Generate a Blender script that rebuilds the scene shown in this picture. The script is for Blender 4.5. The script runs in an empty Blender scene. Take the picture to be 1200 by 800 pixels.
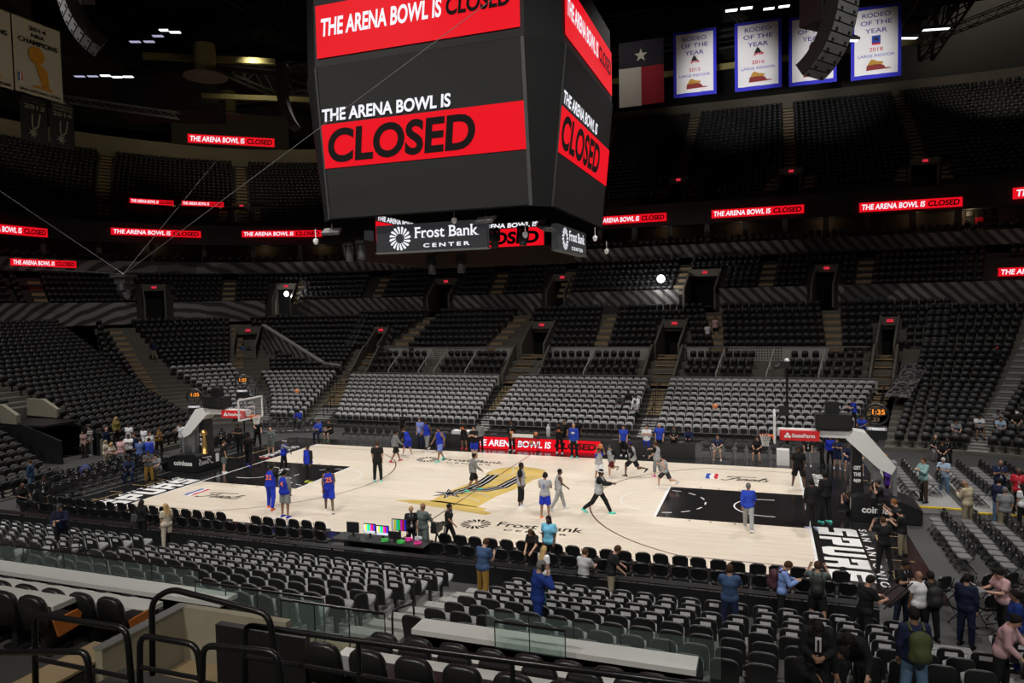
import bpy, bmesh, math, random
import numpy as np
from mathutils import Vector, Matrix, Euler
random.seed(7); np.random.seed(7)
PI = math.pi
SC = bpy.context.scene
COL = SC.collection

# ------------------------------------------------------------------ camera, world, exposure
cam = bpy.data.objects.new('camera', bpy.data.cameras.new('camera'))
COL.objects.link(cam)
cam.location = (12.7714, -30.9753, 8.562)
cam.rotation_euler = (1.521670, 0.021317, 0.340528)
cam.data.sensor_width = 36.0
cam.data.lens = 25.115
cam.data.clip_start = 0.1
cam.data.clip_end = 400
SC.camera = cam
W = bpy.data.worlds.new('world'); SC.world = W
W.use_nodes = True
W.node_tree.nodes['Background'].inputs[0].default_value = (0.9, 0.95, 1.0, 1)
W.node_tree.nodes['Background'].inputs[1].default_value = 0.012
vs = SC.view_settings
vs.view_transform = 'Standard'; vs.look = 'None'; vs.gamma = 1.0; vs.use_curve_mapping = False
vs.exposure = 0.0
SC.display_settings.display_device = 'sRGB'
cy = SC.cycles
cy.max_bounces = 6; cy.diffuse_bounces = 3; cy.glossy_bounces = 3; cy.transmission_bounces = 4; cy.transparent_max_bounces = 10
cy.use_denoising = True
cy.sample_clamp_indirect = 3.0
cy.caustics_reflective = False; cy.caustics_refractive = False

# ------------------------------------------------------------------ materials
MATS = {}
def mat(name, col, rough=0.6, metal=0.0, emit=None, estr=1.0, alpha=1.0, var=0.12, vscale=6.0, spec=0.5, trans=0.0):
    """a procedural material: a base colour that varies a little with a noise texture"""
    if name in MATS: return MATS[name]
    m = bpy.data.materials.new(name); m.use_nodes = True
    nt = m.node_tree; b = nt.nodes['Principled BSDF']
    b.inputs['Roughness'].default_value = rough
    b.inputs['Metallic'].default_value = metal
    b.inputs['Specular IOR Level'].default_value = spec
    if trans: b.inputs['Transmission Weight'].default_value = trans
    c = (*col, 1)
    if emit is not None:
        b.inputs['Base Color'].default_value = c
        b.inputs['Emission Color'].default_value = (*emit, 1)
        b.inputs['Emission Strength'].default_value = estr; b.inputs['Specular IOR Level'].default_value = .12
    elif var > 0:
        tc = nt.nodes.new('ShaderNodeTexCoord'); nz = nt.nodes.new('ShaderNodeTexNoise')
        nz.inputs['Scale'].default_value = vscale; nz.inputs['Detail'].default_value = 3
        mr = nt.nodes.new('ShaderNodeMapRange')
        mr.inputs['To Min'].default_value = 1 - var; mr.inputs['To Max'].default_value = 1 + var
        mx = nt.nodes.new('ShaderNodeMix'); mx.data_type = 'RGBA'; mx.blend_type = 'MULTIPLY'
        mx.inputs['Factor'].default_value = 1
        mx.inputs[6].default_value = c
        nt.links.new(tc.outputs['Object'], nz.inputs['Vector'])
        nt.links.new(nz.outputs['Fac'], mr.inputs['Value'])
        nt.links.new(mr.outputs['Result'], mx.inputs[7])
        nt.links.new(mx.outputs[2], b.inputs['Base Color'])
    else:
        b.inputs['Base Color'].default_value = c
    if alpha < 1: b.inputs['Alpha'].default_value = alpha
    MATS[name] = m
    return m

def srgb(r, g, b):
    f = lambda c: (c / 255 / 12.92) if c / 255 <= .04045 else ((c / 255 + .055) / 1.055) ** 2.4
    return (f(r), f(g), f(b))

BLACK = mat('black_plastic', (.013, .013, .014), .42)
SHELL = mat('seat_shell_black', (.011, .011, .012), .38)
CUSH = mat('seat_cushion_charcoal', (.05, .05, .054), .65)
TRIM = mat('seat_edge_grey', (.13, .134, .138), .5)
PANG = mat('seat_pan_grey', (.22, .225, .235), .5)
GREYB = mat('seat_back_grey', (.37, .37, .38), .6)
GREYU = mat('seat_base_dark', (.022, .022, .024), .6)
FARSEAT = mat('seat_far_black', (.023, .023, .0245), .5)
PAPER = mat('paper_white', (.72, .72, .75), .8)
METAL = mat('steel_grey', (.35, .36, .37), .4, .7)
BLKMET = mat('rail_black', (.012, .012, .013), .3, .2)
CONC = mat('concrete', (.115, .108, .092), .85, var=.25, vscale=1.3)
CONCL = mat('concrete_light', (.34, .335, .32), .8, var=.2, vscale=.9)
CONCD = mat('concrete_dark', (.032, .031, .029), .9, var=.25, vscale=.8)
TAN = mat('aisle_tan', (.27, .20, .115), .85, var=.2, vscale=2)
RETR = mat('riser_grey', (.26, .26, .255), .7, var=.15)
DARK = mat('dark_void', (.004, .004, .0045), .9)  # near-black: unlit depth of passages painted in; also on counter fronts
CEIL = mat('ceiling_black', (.010, .010, .010), .9)
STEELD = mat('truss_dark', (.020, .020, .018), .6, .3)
WHITE = mat('white_paint', (.8, .8, .8), .35)
LEDRED = mat('led_red', (.02, 0, 0), .5, emit=(1.0, .006, .018), estr=.80)
LEDWHT = mat('led_white', (.02, .02, .02), .5, emit=(.92, .93, 1.0), estr=1.0)
LEDBLK = mat('led_black', (.004, .002, .002), .8, spec=.2)
SCREEN = mat('screen_grey', (.014, .014, .0145), .7, var=.06, spec=.3)
FRAMEB = mat('board_frame', (.007, .007, .0075), .6, spec=.3)
EXITR = mat('exit_red', (.1, 0, 0), .5, emit=(1.0, .04, .08), estr=.8)
GLASS = None

# ------------------------------------------------------------------ mesh builder
class MB:
    def __init__(s): s.v = []; s.f = []; s.m = []
    def add(s, vs_, fs, mi=0):
        o = len(s.v); s.v += [tuple(p) for p in vs_]; s.f += [tuple(i + o for i in f) for f in fs]; s.m += [mi] * len(fs); return s
    def box(s, c, d, mi=0, rz=0.0, M=None):
        x, y, z = d[0] / 2, d[1] / 2, d[2] / 2
        vs_ = [Vector((i * x, j * y, k * z)) for k in (-1, 1) for j in (-1, 1) for i in (-1, 1)]
        R = M if M is not None else Matrix.Rotation(rz, 3, 'Z')
        return s.add([R @ p + Vector(c) for p in vs_], [(0, 2, 3, 1), (4, 5, 7, 6), (0, 1, 5, 4), (2, 6, 7, 3), (0, 4, 6, 2), (1, 3, 7, 5)], mi)
    def tube(s, pts, r, n=8, mi=0, cap=True):
        pts = [Vector(p) for p in pts]; rr = r if hasattr(r, '__len__') else [r] * len(pts)
        rings = []; up = None
        for i, p in enumerate(pts):
            t = (pts[min(i + 1, len(pts) - 1)] - pts[max(i - 1, 0)])
            t = t.normalized() if t.length > 1e-9 else Vector((0, 0, 1))
            if up is None: up = t.orthogonal().normalized()
            a = (up - t * up.dot(t)); a = a.normalized() if a.length > 1e-6 else t.orthogonal().normalized()
            up = a; b = t.cross(a)
            rings.append([p + (a * math.cos(2 * PI * k / n) + b * math.sin(2 * PI * k / n)) * rr[i] for k in range(n)])
        o = [q for ring in rings for q in ring]; fs = []
        for i in range(len(pts) - 1):
            for k in range(n):
                fs.append((i * n + k, i * n + (k + 1) % n, (i + 1) * n + (k + 1) % n, (i + 1) * n + k))
        if cap: fs += [tuple(range(n))[::-1], tuple((len(pts) - 1) * n + k for k in range(n))]
        return s.add(o, fs, mi)
    def prism(s, poly, o, u, v, t, mi=0):
        """polygon in the (u,v) plane at origin o, extruded by vector t"""
        o, u, v, t = Vector(o), Vector(u), Vector(v), Vector(t); n = len(poly)
        a = [o + u * p[0] + v * p[1] for p in poly]; b = [p + t for p in a]
        return s.add(a + b, [tuple(range(n))[::-1], tuple(range(n, 2 * n))] + [(i, (i + 1) % n, n + (i + 1) % n, n + i) for i in range(n)], mi)
    def poly(s, poly, o, u, v, mi=0):
        o, u, v = Vector(o), Vector(u), Vector(v)
        return s.add([o + u * p[0] + v * p[1] for p in poly], [tuple(range(len(poly)))], mi)
    def lathe(s, prof, c=(0, 0, 0), n=12, mi=0, axis=None):
        c = Vector(c); R = axis if axis is not None else Matrix.Identity(3); o = []; fs = []
        for (r, z) in prof: o += [R @ Vector((r * math.cos(2 * PI * k / n), r * math.sin(2 * PI * k / n), z)) + c for k in range(n)]
        for i in range(len(prof) - 1):
            for k in range(n): fs.append((i * n + k, i * n + (k + 1) % n, (i + 1) * n + (k + 1) % n, (i + 1) * n + k))
        fs += [tuple(range(n))[::-1], tuple((len(prof) - 1) * n + k for k in range(n))]
        return s.add(o, fs, mi)
    def quad(s, a, b, c, d, mi=0): return s.add([a, b, c, d], [(0, 1, 2, 3)], mi)
    def mesh(s, name, mats, smooth=False):
        me = bpy.data.meshes.new(name); me.from_pydata([tuple(p) for p in s.v], [], s.f)
        for m in (mats if isinstance(mats, (list, tuple)) else [mats]): me.materials.append(m)
        if len(set(s.m)) > 1 or (s.m and s.m[0]): me.polygons.foreach_set('material_index', s.m)
        if smooth: me.polygons.foreach_set('use_smooth', [True] * len(me.polygons))
        me.update(); return me
    def build(s, name, mats, parent=None, smooth=False, **kw):
        return link(name, s.mesh(name, mats, smooth), parent, **kw)

def link(name, me, parent=None, loc=None, rz=None, **kw):
    o = bpy.data.objects.new(name, me); COL.objects.link(o)
    if parent is not None: o.parent = parent
    if loc is not None: o.location = loc
    if rz is not None: o.rotation_euler = (0, 0, rz)
    return tag(o, **kw)
def tag(o, label=None, cat=None, group=None, kind=None):
    if label: o['label'] = label
    if cat: o['category'] = cat
    if group: o['group'] = group
    if kind: o['kind'] = kind
    return o
def thing(name, label, cat, loc=(0, 0, 0), rz=0.0, group=None):
    return link(name, None, None, loc, rz, label=label, cat=cat, group=group)

# ------------------------------------------------------------------ lettering
_TX = {}
def glyphs(txt, bold=0.0, shear=0.0, spacing=1.0):
    """2-D triangles/polys of a text, from the built-in font, normalised to its own bounding box (0..1)"""
    k = (txt, bold, shear, spacing)
    if k in _TX: return _TX[k]
    cu = bpy.data.curves.new('t', 'FONT'); cu.body = txt; cu.offset = bold; cu.shear = shear; cu.space_character = spacing; cu.resolution_u = 5
    ob = bpy.data.objects.new('t', cu); COL.objects.link(ob)
    dg = bpy.context.evaluated_depsgraph_get(); me = bpy.data.meshes.new_from_object(ob.evaluated_get(dg))
    vs_ = np.array([v.co[:2] for v in me.vertices]); fs = [tuple(p.vertices) for p in me.polygons]
    bpy.data.objects.remove(ob); bpy.data.curves.remove(cu); bpy.data.meshes.remove(me)
    lo, hi = vs_.min(0), vs_.max(0); asp = (hi[0] - lo[0]) / (hi[1] - lo[1])
    _TX[k] = ((vs_ - lo) / (hi - lo), fs, asp); return _TX[k]
def letter(mb, txt, o, u, v, w=None, h=None, mi=0, bold=0.02, shear=0.0, spacing=1.0, anchor='c', lift=0.0):
    """write txt on the plane through o with axes u (reading) and v (up); anchor c = centred, l = left-bottom"""
    g, fs, asp = glyphs(txt, bold, shear, spacing)
    u, v, o = Vector(u).normalized(), Vector(v).normalized(), Vector(o)
    if w is None: w = h * asp
    if h is None: h = w / asp
    n = u.cross(v) * lift
    ox, oy = (-w / 2, -h / 2) if anchor == 'c' else (0, 0)
    mb.add([o + n + u * (p[0] * w + ox) + v * (p[1] * h + oy) for p in g], fs, mi)
def stroke(mb, pts, width, o, u, v, mi=0, lift=0.0, closed=False):
    """ribbon of a given width along a 2-D polyline (pen strokes, painted lines)"""
    o, u, v = Vector(o), Vector(u).normalized(), Vector(v).normalized(); n = u.cross(v) * lift
    p = np.array(pts, float); m = len(p); L = []; Rr = []
    ws = width if hasattr(width, '__len__') else [width] * m
    for i in range(m):
        a = p[(i - 1) % m] if (closed or i > 0) else p[i]; b = p[(i + 1) % m] if (closed or i < m - 1) else p[i]
        t = b - a; t = t / (np.hypot(*t) + 1e-9); nn = np.array([-t[1], t[0]]) * ws[i] / 2
        L.append(p[i] + nn); Rr.append(p[i] - nn)
    V = [o + n + u * q[0] + v * q[1] for q in L + Rr]
    rng = range(m if closed else m - 1)
    mb.add(V, [(m + i, m + (i + 1) % m, (i + 1) % m, i) for i in rng], mi)
def arc(cx, cy_, r, a0, a1, n=24): return [(cx + r * math.cos(a0 + (a1 - a0) * i / n), cy_ + r * math.sin(a0 + (a1 - a0) * i / n)) for i in range(n + 1)]
def bez(pts, n=8):
    """smooth polyline through points (Catmull-Rom)"""
    P_ = [np.array(p, float) for p in pts]; P_ = [2 * P_[0] - P_[1]] + P_ + [2 * P_[-1] - P_[-2]]; out = []
    for i in range(1, len(P_) - 2):
        for k in range(n):
            t = k / n; a, b, c, d = P_[i - 1:i + 3]
            out.append(.5 * ((2 * b) + (-a + c) * t + (2 * a - 5 * b + 4 * c - d) * t * t + (-a + 3 * b - 3 * c + d) * t ** 3))
    out.append(P_[-2]); return [tuple(q) for q in out]
def petals(mb, o, u, v, r, n=16, inner=.36, mi=0, lift=0.0, sx=1.0):
    o, u, v = Vector(o), Vector(u).normalized(), Vector(v).normalized(); nn = u.cross(v) * lift
    for k in range(n):
        a = 2 * PI * k / n; s = .62 * PI / n
        pp = [(inner, -s * .7), (.62, -s * .95), (.92, -s * .95), (1.0, -s * .45), (1.0, s * .45), (.92, s * .95), (.62, s * .95), (inner, s * .7)]
        q = [(r * rr * math.cos(a + d + .25 * (rr - .4)), r * rr * math.sin(a + d + .25 * (rr - .4))) for rr, d in pp]
        mb.add([o + nn + u * x * sx + v * y for x, y in q], [tuple(range(8))], mi)

# ------------------------------------------------------------------ bowl shape
def cpar(d):
    t = (d - 13.7) / 29.3
    return 21.5 + 7.5 * t, 5 + 11 * t
def BP(q, d):
    """plan point and inward direction of the bowl line at distance d behind the court centre; q runs along it"""
    xc, yc = cpar(d); R = d - yc; s = 1 if q >= 0 else -1; a = abs(q)
    if a <= 1: return (s * a * xc, d, 0.0, -1.0)
    if a <= 2:
        th = (a - 1) * PI / 2
        return (s * (xc + R * math.sin(th)), yc + R * math.cos(th), -s * math.sin(th), -math.cos(th))
    return (s * (xc + R), yc - (a - 2) * yc, -s, 0.0)

# ------------------------------------------------------------------ lights: rig over the court as bare spots with no fixtures, plus added fill
def spot(name, loc, target, power, size=60, blend=.8, radius=.5, col=(1, .965, .91)):
    l = bpy.data.lights.new(name, 'SPOT'); l.energy = power; l.spot_size = math.radians(size); l.spot_blend = blend
    l.shadow_soft_size = radius; l.color = col
    o = bpy.data.objects.new(name, l); COL.objects.link(o); o.location = loc
    o.rotation_euler = (Vector(target) - Vector(loc)).to_track_quat('-Z', 'Y').to_euler()
    return o
for sx in (-21, -7, 7, 21):
    for sy in (-17, 17):
        spot('court_light', (sx, sy, 29.0), (sx * .45, sy * .12, 0), 11000, 78, 1.0)
for sx in (-24, 0, 24):
    spot('bowl_light', (sx, 8, 31.0), (sx * 1.4, 17, 0), 9000, 105, 1.0)
    spot('stand_light', (sx, -40, 27.0), (sx * .8, -13, 0), 11000, 80, .9)
spot('banner_light', (9.5, 8, 19.5), (9.8, 34, 27.4), 26000, 21, .8)
spot('banner_light', (19, 8, 19.5), (18.9, 34, 27.4), 26000, 21, .8)
spot('soffit_light', (33, 46, 29), (40, 62, 37.5), 2600, 90, .7, col=(1, .93, .8))
spot('wall_light', (-38, 34, 33), (-47, 46, 31.5), 2600, 100, .8, col=(1, .86, .6))
spot('wall_light', (-54, 20, 33), (-64, 30, 31), 1300, 90, .8, col=(1, .86, .55))
spot('house_fill', (7, -33, 17), (4.5, -22, 3), 2300, 80, 1.0, .6, (1, .88, .66))  # unseen warm spot added to brighten the near suites and stairwell
spot('end_fill', (-25, -8, 30), (-24, 1, 0), 15000, 66, 1.0)  # unseen fill spots added to brighten both ends of the floor
spot('end_fill', (25, -8, 30), (22, 2, 0), 10000, 66, 1.0)
spot('banner_light', (-20, 6, 26), (-40, 9, 27.5), 1300, 40, .6, col=(1, .85, .6))
# low work light on the upper bowl, the stairs and the roof steel
for (x, y, z, p) in ((-30, 22, 31, 500), (0, 30, 33, 500), (30, 26, 33, 500)):
    spot('house_fill', (x, y, z), (x * 1.35, y + 24, 20), p, 120, 1.0, .6, (1, .9, .7))

# ------------------------------------------------------------------ floor and court
HL, HW = 14.325, 7.62
def wood_mat():
    m = bpy.data.materials.new('maple_court'); m.use_nodes = True
    nt = m.node_tree; b = nt.nodes['Principled BSDF']; N = nt.nodes.new; L = nt.links.new
    tc = N('ShaderNodeTexCoord')
    br = N('ShaderNodeTexBrick'); br.inputs['Scale'].default_value = 1.0
    br.inputs['Brick Width'].default_value = 1.3; br.inputs['Row Height'].default_value = .115
    br.inputs['Mortar Size'].default_value = .0012
    br.inputs['Color1'].default_value = (.69, .60, .49, 1); br.inputs['Color2'].default_value = (.77, .69, .585, 1)
    br.inputs['Mortar'].default_value = (.52, .42, .32, 1)
    nz = N('ShaderNodeTexNoise'); nz.inputs['Scale'].default_value = 2.5; nz.inputs['Detail'].default_value = 4
    mp = N('ShaderNodeMapping'); mp.inputs['Scale'].default_value = (.6, 9, 1)
    mr = N('ShaderNodeMapRange'); mr.inputs['To Min'].default_value = .93; mr.inputs['To Max'].default_value = 1.06
    mx = N('ShaderNodeMix'); mx.data_type = 'RGBA'; mx.blend_type = 'MULTIPLY'; mx.inputs['Factor'].default_value = 1
    L(tc.outputs['Object'], br.inputs['Vector']); L(tc.outputs['Object'], mp.inputs['Vector']); L(mp.outputs['Vector'], nz.inputs['Vector'])
    L(nz.outputs['Fac'], mr.inputs['Value']); L(br.outputs['Color'], mx.inputs[6]); L(mr.outputs['Result'], mx.inputs[7])
    L(mx.outputs[2], b.inputs['Base Color'])
    b.inputs['Roughness'].default_value = .28; b.inputs['Specular IOR Level'].default_value = .35
    return m
MAPLE = wood_mat()
PAINT = mat('court_black', (.012, .012, .013), .16, var=.2, vscale=.8)
FLOORB = mat('arena_floor', (.045, .045, .046), .7, var=.2, vscale=.5)
CLINE = mat('court_line_maroon', (.10, .022, .03), .3)
GOLD = mat('court_gold', (.60, .43, .12), .3, var=.15, vscale=1.5)
GOLDL = mat('court_gold_line', (.42, .30, .14), .3)
SILV = mat('court_silver', (.55, .55, .56), .3)
NBLUE = mat('logo_blue', (.02, .06, .38), .4); NRED = mat('logo_red', (.55, .01, .03), .4)
X3, Y3, Z3 = (1, 0, 0), (0, 1, 0), (0, 0, 1)
MB().box((0, 12, -.06), (130, 110, .1)).build('floor', FLOORB, kind='structure')
# black painted surround with the maple playing area on it
MB().box((0, .35, 0), (2 * 17.6, 2 * 9.0, .02)).build('floor_court_apron', PAINT, kind='structure')
MB().box((0, 0, .010), (2 * HL, 2 * HW, .012)).build('floor_court', MAPLE, kind='structure')
ZF = .0165
def decal(name, fn, mats_, z=ZF):
    mb = MB(); fn(mb); return mb.build(name, mats_, kind='structure')
def keys(mb):
    for s in (-1, 1):
        mb.box((s * (HL - 2.895), 0, ZF), (5.79, 4.877, .002), 0)
decal('floor_key_paint', keys, PAINT)
ZL = .0185
def lines(mb):
    o = (0, 0, ZL)
    for s in (-1, 1):
        hx = s * (HL - 1.575)
        # baselines, white line of the key, free throw circle, restricted area, dashes
        stroke(mb, [(s * HL, -HW), (s * HL, HW)], .09, o, X3, Y3, 0)
        stroke(mb, [(s * (HL - 5.79), -2.44), (s * (HL - 5.79), 2.44)], .12, o, X3, Y3, 0)
        a0 = PI / 2 if s > 0 else -PI / 2
        stroke(mb, arc(s * (HL - 5.79), 0, 1.8, a0, a0 + PI, 28), .06, o, X3, Y3, 0)
        for k in range(7):
            aa = a0 + PI + PI * (k + .25) / 7
            stroke(mb, arc(s * (HL - 5.79), 0, 1.8, aa, aa + PI / 14, 4), .06, o, X3, Y3, 0)
        stroke(mb, [(s * (HL - 1.22), 1.25)] + arc(hx, 0, 1.25, PI / 2 if s > 0 else PI / 2, 3 * PI / 2 if s > 0 else -PI / 2, 20) + [(s * (HL - 1.22), -1.25)], .06, o, X3, Y3, 0)
        # three-point line
        xs = s * (HL - 4.27); th = math.asin(6.706 / 7.24)
        pts = [(s * HL, 6.706)] + [(hx - s * 7.24 * math.cos(t), 7.24 * math.sin(t)) for t in np.linspace(th, -th, 40)] + [(s * HL, -6.706)]
        stroke(mb, pts, .06, o, X3, Y3, 1)
        for yy in (-1, 1): stroke(mb, [(s * 5.8, yy * HW), (s * 5.8, yy * (HW - .92))], .06, o, X3, Y3, 1)
        for yy in (-2.6, 2.6):
            for dx in (2.1, 2.7, 3.6, 4.4): mb.box((s * (HL - dx), yy, ZL), (.06, .16, .001), 1)
    stroke(mb, [(0, -HW), (0, HW)], .06, o, X3, Y3, 1)
decal('floor_court_lines', lines, [WHITE, CLINE])

# trophy picture with the spur emblem at mid court
def trophy_art(mb):
    o = (0, 0, ZF + .001)
    mb.poly([(-2.9, -3.05), (1.9, -4.05), (2.05, -3.75), (1.5, -3.45), (1.6, -3.15), (-.8, -2.6), (-2.2, -2.75)], o, X3, Y3, 0)
    mb.poly([(-1.3, -2.75), (-1.15, -.9), (-.75, .9), (-.35, 2.1), (2.0, 2.0), (1.75, .4), (1.25, -1.4), (1.1, -3.1)], o, X3, Y3, 0)
    mb.poly(arc(.75, 3.1, 1.55, 0, 2 * PI, 36)[:-1], (0, 0, ZF + .0012), X3, Y3, 0)
    w = (0, 0, ZF + .0024)
    stroke(mb, arc(.75, 3.1, 1.5, 0, 2 * PI, 36), .05, w, X3, Y3, 1)
    for k in range(5):
        stroke(mb, bez([(-1.05 + .1 * k, -2.2 + .85 * k), (.1 + .1 * k, -1.75 + .85 * k), (.9 + .12 * k, -2.3 + .85 * k)]), .06, w, X3, Y3, 2)
    stroke(mb, bez([(-.7, 3.3), (.3, 2.6), (1.4, 2.9), (2.2, 3.6)]), .05, w, X3, Y3, 2)
    stroke(mb, bez([(.1, 4.4), (.5, 3.2), (.3, 1.8)]), .05, w, X3, Y3, 2)
    for t in (-3.3, -3.6): stroke(mb, [(-2.1, t + .35), (1.6, t - .3)], .04, w, X3, Y3, 1)
decal('floor_trophy_art', trophy_art, [GOLD, GOLDL, SILV])
def spur_art(mb):
    o = (0, 0, ZF + .003); p = (0, 0, ZF + .004); c = (-.95, -1.35)
    for (wd, oo, mi) in ((.62, o, 0), (.34, p, 1), (.20, (0, 0, ZF + .005), 0)):
        stroke(mb, [(-.75, -1.0), (-.45, -.3), (-.25, .9), (-.3, 2.6)], wd, oo, X3, Y3, mi)
        stroke(mb, [(-.45, -.4), (.45, -.3), (.95, .4), (1.2, 2.5)], wd, oo, X3, Y3, mi)
    for (rr, oo, mi) in ((.85, (0, 0, ZF + .006), 0), (.6, (0, 0, ZF + .007), 1), (.46, (0, 0, ZF + .008), 0)):
        mb.poly([(c[0] + rr * (1 if k % 2 == 0 else .38) * math.cos(PI * k / 7 + .3), c[1] + rr * (1 if k % 2 == 0 else .38) * math.sin(PI * k / 7 + .3)) for k in range(14)], oo, X3, Y3, mi)
decal('floor_spur_emblem', spur_art, [PAINT, SILV])

# serif lettering for the arena name: built-in letters plus slab serifs
def frost(mb, o, u, v, w, mi=0, lift=0.0, bold=.012):
    """Frost Bank / CENTER beside the sixteen-petal rosette; w is the full width"""
    o, u, v = Vector(o), Vector(u).normalized(), Vector(v).normalized()
    h = w * .20
    petals(mb, o + u * (h * .62), u, v, h * .62, 16, .40, mi, lift)
    x0 = h * 1.5; tw = w - x0
    letter(mb, 'Frost Bank', o + u * x0 + v * (-h * .03), u, v, w=tw, h=h * .56, mi=mi, bold=bold, anchor='l', lift=lift)
    g, fs, asp = glyphs('Frost Bank', bold)
    n = u.cross(v) * lift; H = h * .56; b0 = -h * .03
    def ser(fx, fy, ww=.05, hh=.045):
        c = o + n + u * (x0 + fx * tw) + v * (b0 + fy * H)
        a, b = u * (ww * tw / 2), v * (hh * H)
        mb.add([c - a, c + a, c + a + b, c - a + b], [(0, 1, 2, 3)], mi)
    for fx in (.012, .135, .562, .772, .905, .987): ser(fx, .02, .055)
    for fx in (.012, .562, .905): ser(fx, .93, .05)
    letter(mb, 'CENTER', o + u * (x0 + tw * .5) + v * (-h * .42), u, v, w=tw * .74, h=h * .20, mi=mi, bold=.03, spacing=1.5, lift=lift)
def frost_floor(mb):
    for s in (1, -1):
        if s > 0: frost(mb, (1.35, -5.3, ZF + .001), (1, .01, 0), (0, 1, 0), 4.9, 0)
        else: frost(mb, (-5.95, 5.15, ZF + .001), (1, -.02, 0), (0, 1, 0), 5.2, 0)
decal('floor_arena_name', frost_floor, PAINT)

# script Finals mark with the small blue and red shield
FINALS = [[(.30, 1.05), (.05, .95), (.15, 1.15), (.8, 1.2), (1.5, 1.22), (2.1, 1.35)], [(.95, 1.15), (.75, .6), (.45, .05), (.1, -.1), (0, .1)], [(.45, .62), (.8, .68), (1.15, .72)],
          [(1.2, .55), (1.1, .15), (1.25, .05), (1.5, .5), (1.42, .1)], [(1.5, .45), (1.7, .55), (1.75, .3), (1.68, .05), (1.9, .25)], [(2.35, .5), (2.1, .55), (1.95, .25), (2.1, .05), (2.3, .3), (2.4, .5), (2.33, .1), (2.5, .15)],
          [(2.55, .2), (2.9, .9), (2.85, 1.1), (2.7, .7), (2.65, .1), (2.85, .1)], [(3.3, .5), (3.05, .5), (3.2, .25), (3.25, .05), (2.95, .05)]]
def finals(mb, o, u, v, h, mi=0, lift=0.0, shear=.35):
    for st in FINALS:
        p = [((x + shear * y) * h, y * h) for x, y in bez(st, 5)]
        stroke(mb, p, .15 * h, o, u, v, mi, lift)
def shield(mb, o, u, v, w, h, ib, ir, iw, lift=0.0):
    o, u, v = Vector(o), Vector(u).normalized(), Vector(v).normalized(); n = u.cross(v)
    def P_(l, pts, mi): mb.poly([(x * w, y * h) for x, y in pts], o + n * (lift + l), u, v, mi)
    P_(0, [(0, 0), (1, 0), (1, 1), (0, 1)], iw)
    P_(.002, [(.06, .03), (.42, .03), (.30, .5), (.42, .97), (.06, .97)], ib)
    P_(.002, [(.62, .97), (.70, .55), (.60, .35), (.80, .03), (.94, .03), (.94, .97)], ir)
FSC = mat('script_black', (.01, .01, .01), .3)
def finals_floor(mb):
    finals(mb, (10.75, 4.45, ZF + .001), (1, 0, 0), (0, 1, 0), .62, 0)
    shield(mb, (9.93, 4.45, ZF + .001), (1, 0, 0), (0, 1, 0), .66, 1.15, 1, 2, 3)
    finals(mb, (-12.35, -4.85, ZF + .001), (1, 0, 0), (0, 1, 0), .66, 0)
    shield(mb, (-13.2, -4.85, ZF + .001), (1, .0, 0), (0, 1, 0), .62, 1.25, 1, 2, 3)
decal('floor_script_marks', finals_floor, [FSC, NBLUE, NRED, WHITE])

# block capitals on the baselines
BLK = {'S': [[(.0, .0), (1, 0), (1, .62), (.36, .62), (.36, .72), (1, .72), (1, 1), (.12, 1), (0, .88), (0, .42), (.64, .42), (.64, .28), (0, .28)]],
       'P': [[(0, 0), (.34, 0), (.34, .3), (.9, .3), (1, .4), (1, 1), (0, 1), (0, .58), (.34, .58), (.34, .72), (.66, .72), (.66, .54), (0, .54)]],
       'U': [[(0, 1), (0, .14), (.14, 0), (.86, 0), (1, .14), (1, 1), (.66, 1), (.66, .28), (.34, .28), (.34, 1)]],
       'R': [[(0, 0), (.34, 0), (.34, .3), (.58, .3), (.66, .2), (.66, 0), (1, 0), (1, .28), (.9, .38), (1, .48), (1, 1), (0, 1), (0, .62), (.34, .62), (.34, .74), (.66, .74), (.66, .56), (0, .56)]]}
def spurs(mb):
    for s in (1, -1):
        u, v = (0, -s, 0), (s, 0, 0)
        for i, ch in enumerate('SPURS'):
            for poly in BLK[ch]:
                mb.poly([(x * .88, y * 1.32) for x, y in poly], (s * 14.58, s * (-2.12 if s > 0 else 7.22) - s * i * 1.12 if s > 0 else -7.25 + i * 1.04, ZF + .001), u, v, 0)
        letter(mb, 'SAN ANTONIO', (s * 16.12, -4.9, ZF + .001), u, v, w=5.7, h=.27, bold=.02, spacing=1.6)
        # photographers' boxes marked in gold on the black surround
        for (y0, y1) in ((-2.6, -3.9), (-5.2, -7.9), (2.8, 5.9)):
            stroke(mb, [(s * 17.3, y0), (s * 16.5, y0), (s * 16.5, y1), (s * 17.3, y1)], .07, (0, 0, ZF + .001), X3, Y3, 1)
            stroke(mb, [(s * 16.5, (y0 + y1) / 2), (s * 16.9, (y0 + y1) / 2)], .06, (0, 0, ZF + .001), X3, Y3, 1)
        letter(mb, 'SAN ANTONIO', (s * 15.2, 5.0, ZF + .001), u, v, w=3.4, h=.62, bold=.02, shear=.3)
        mb.box((s * 14.9, 3.2, ZF), (.7, .16, .002), 2)
decal('floor_baseline_letters', spurs, [WHITE, GOLDL, NRED])

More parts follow.
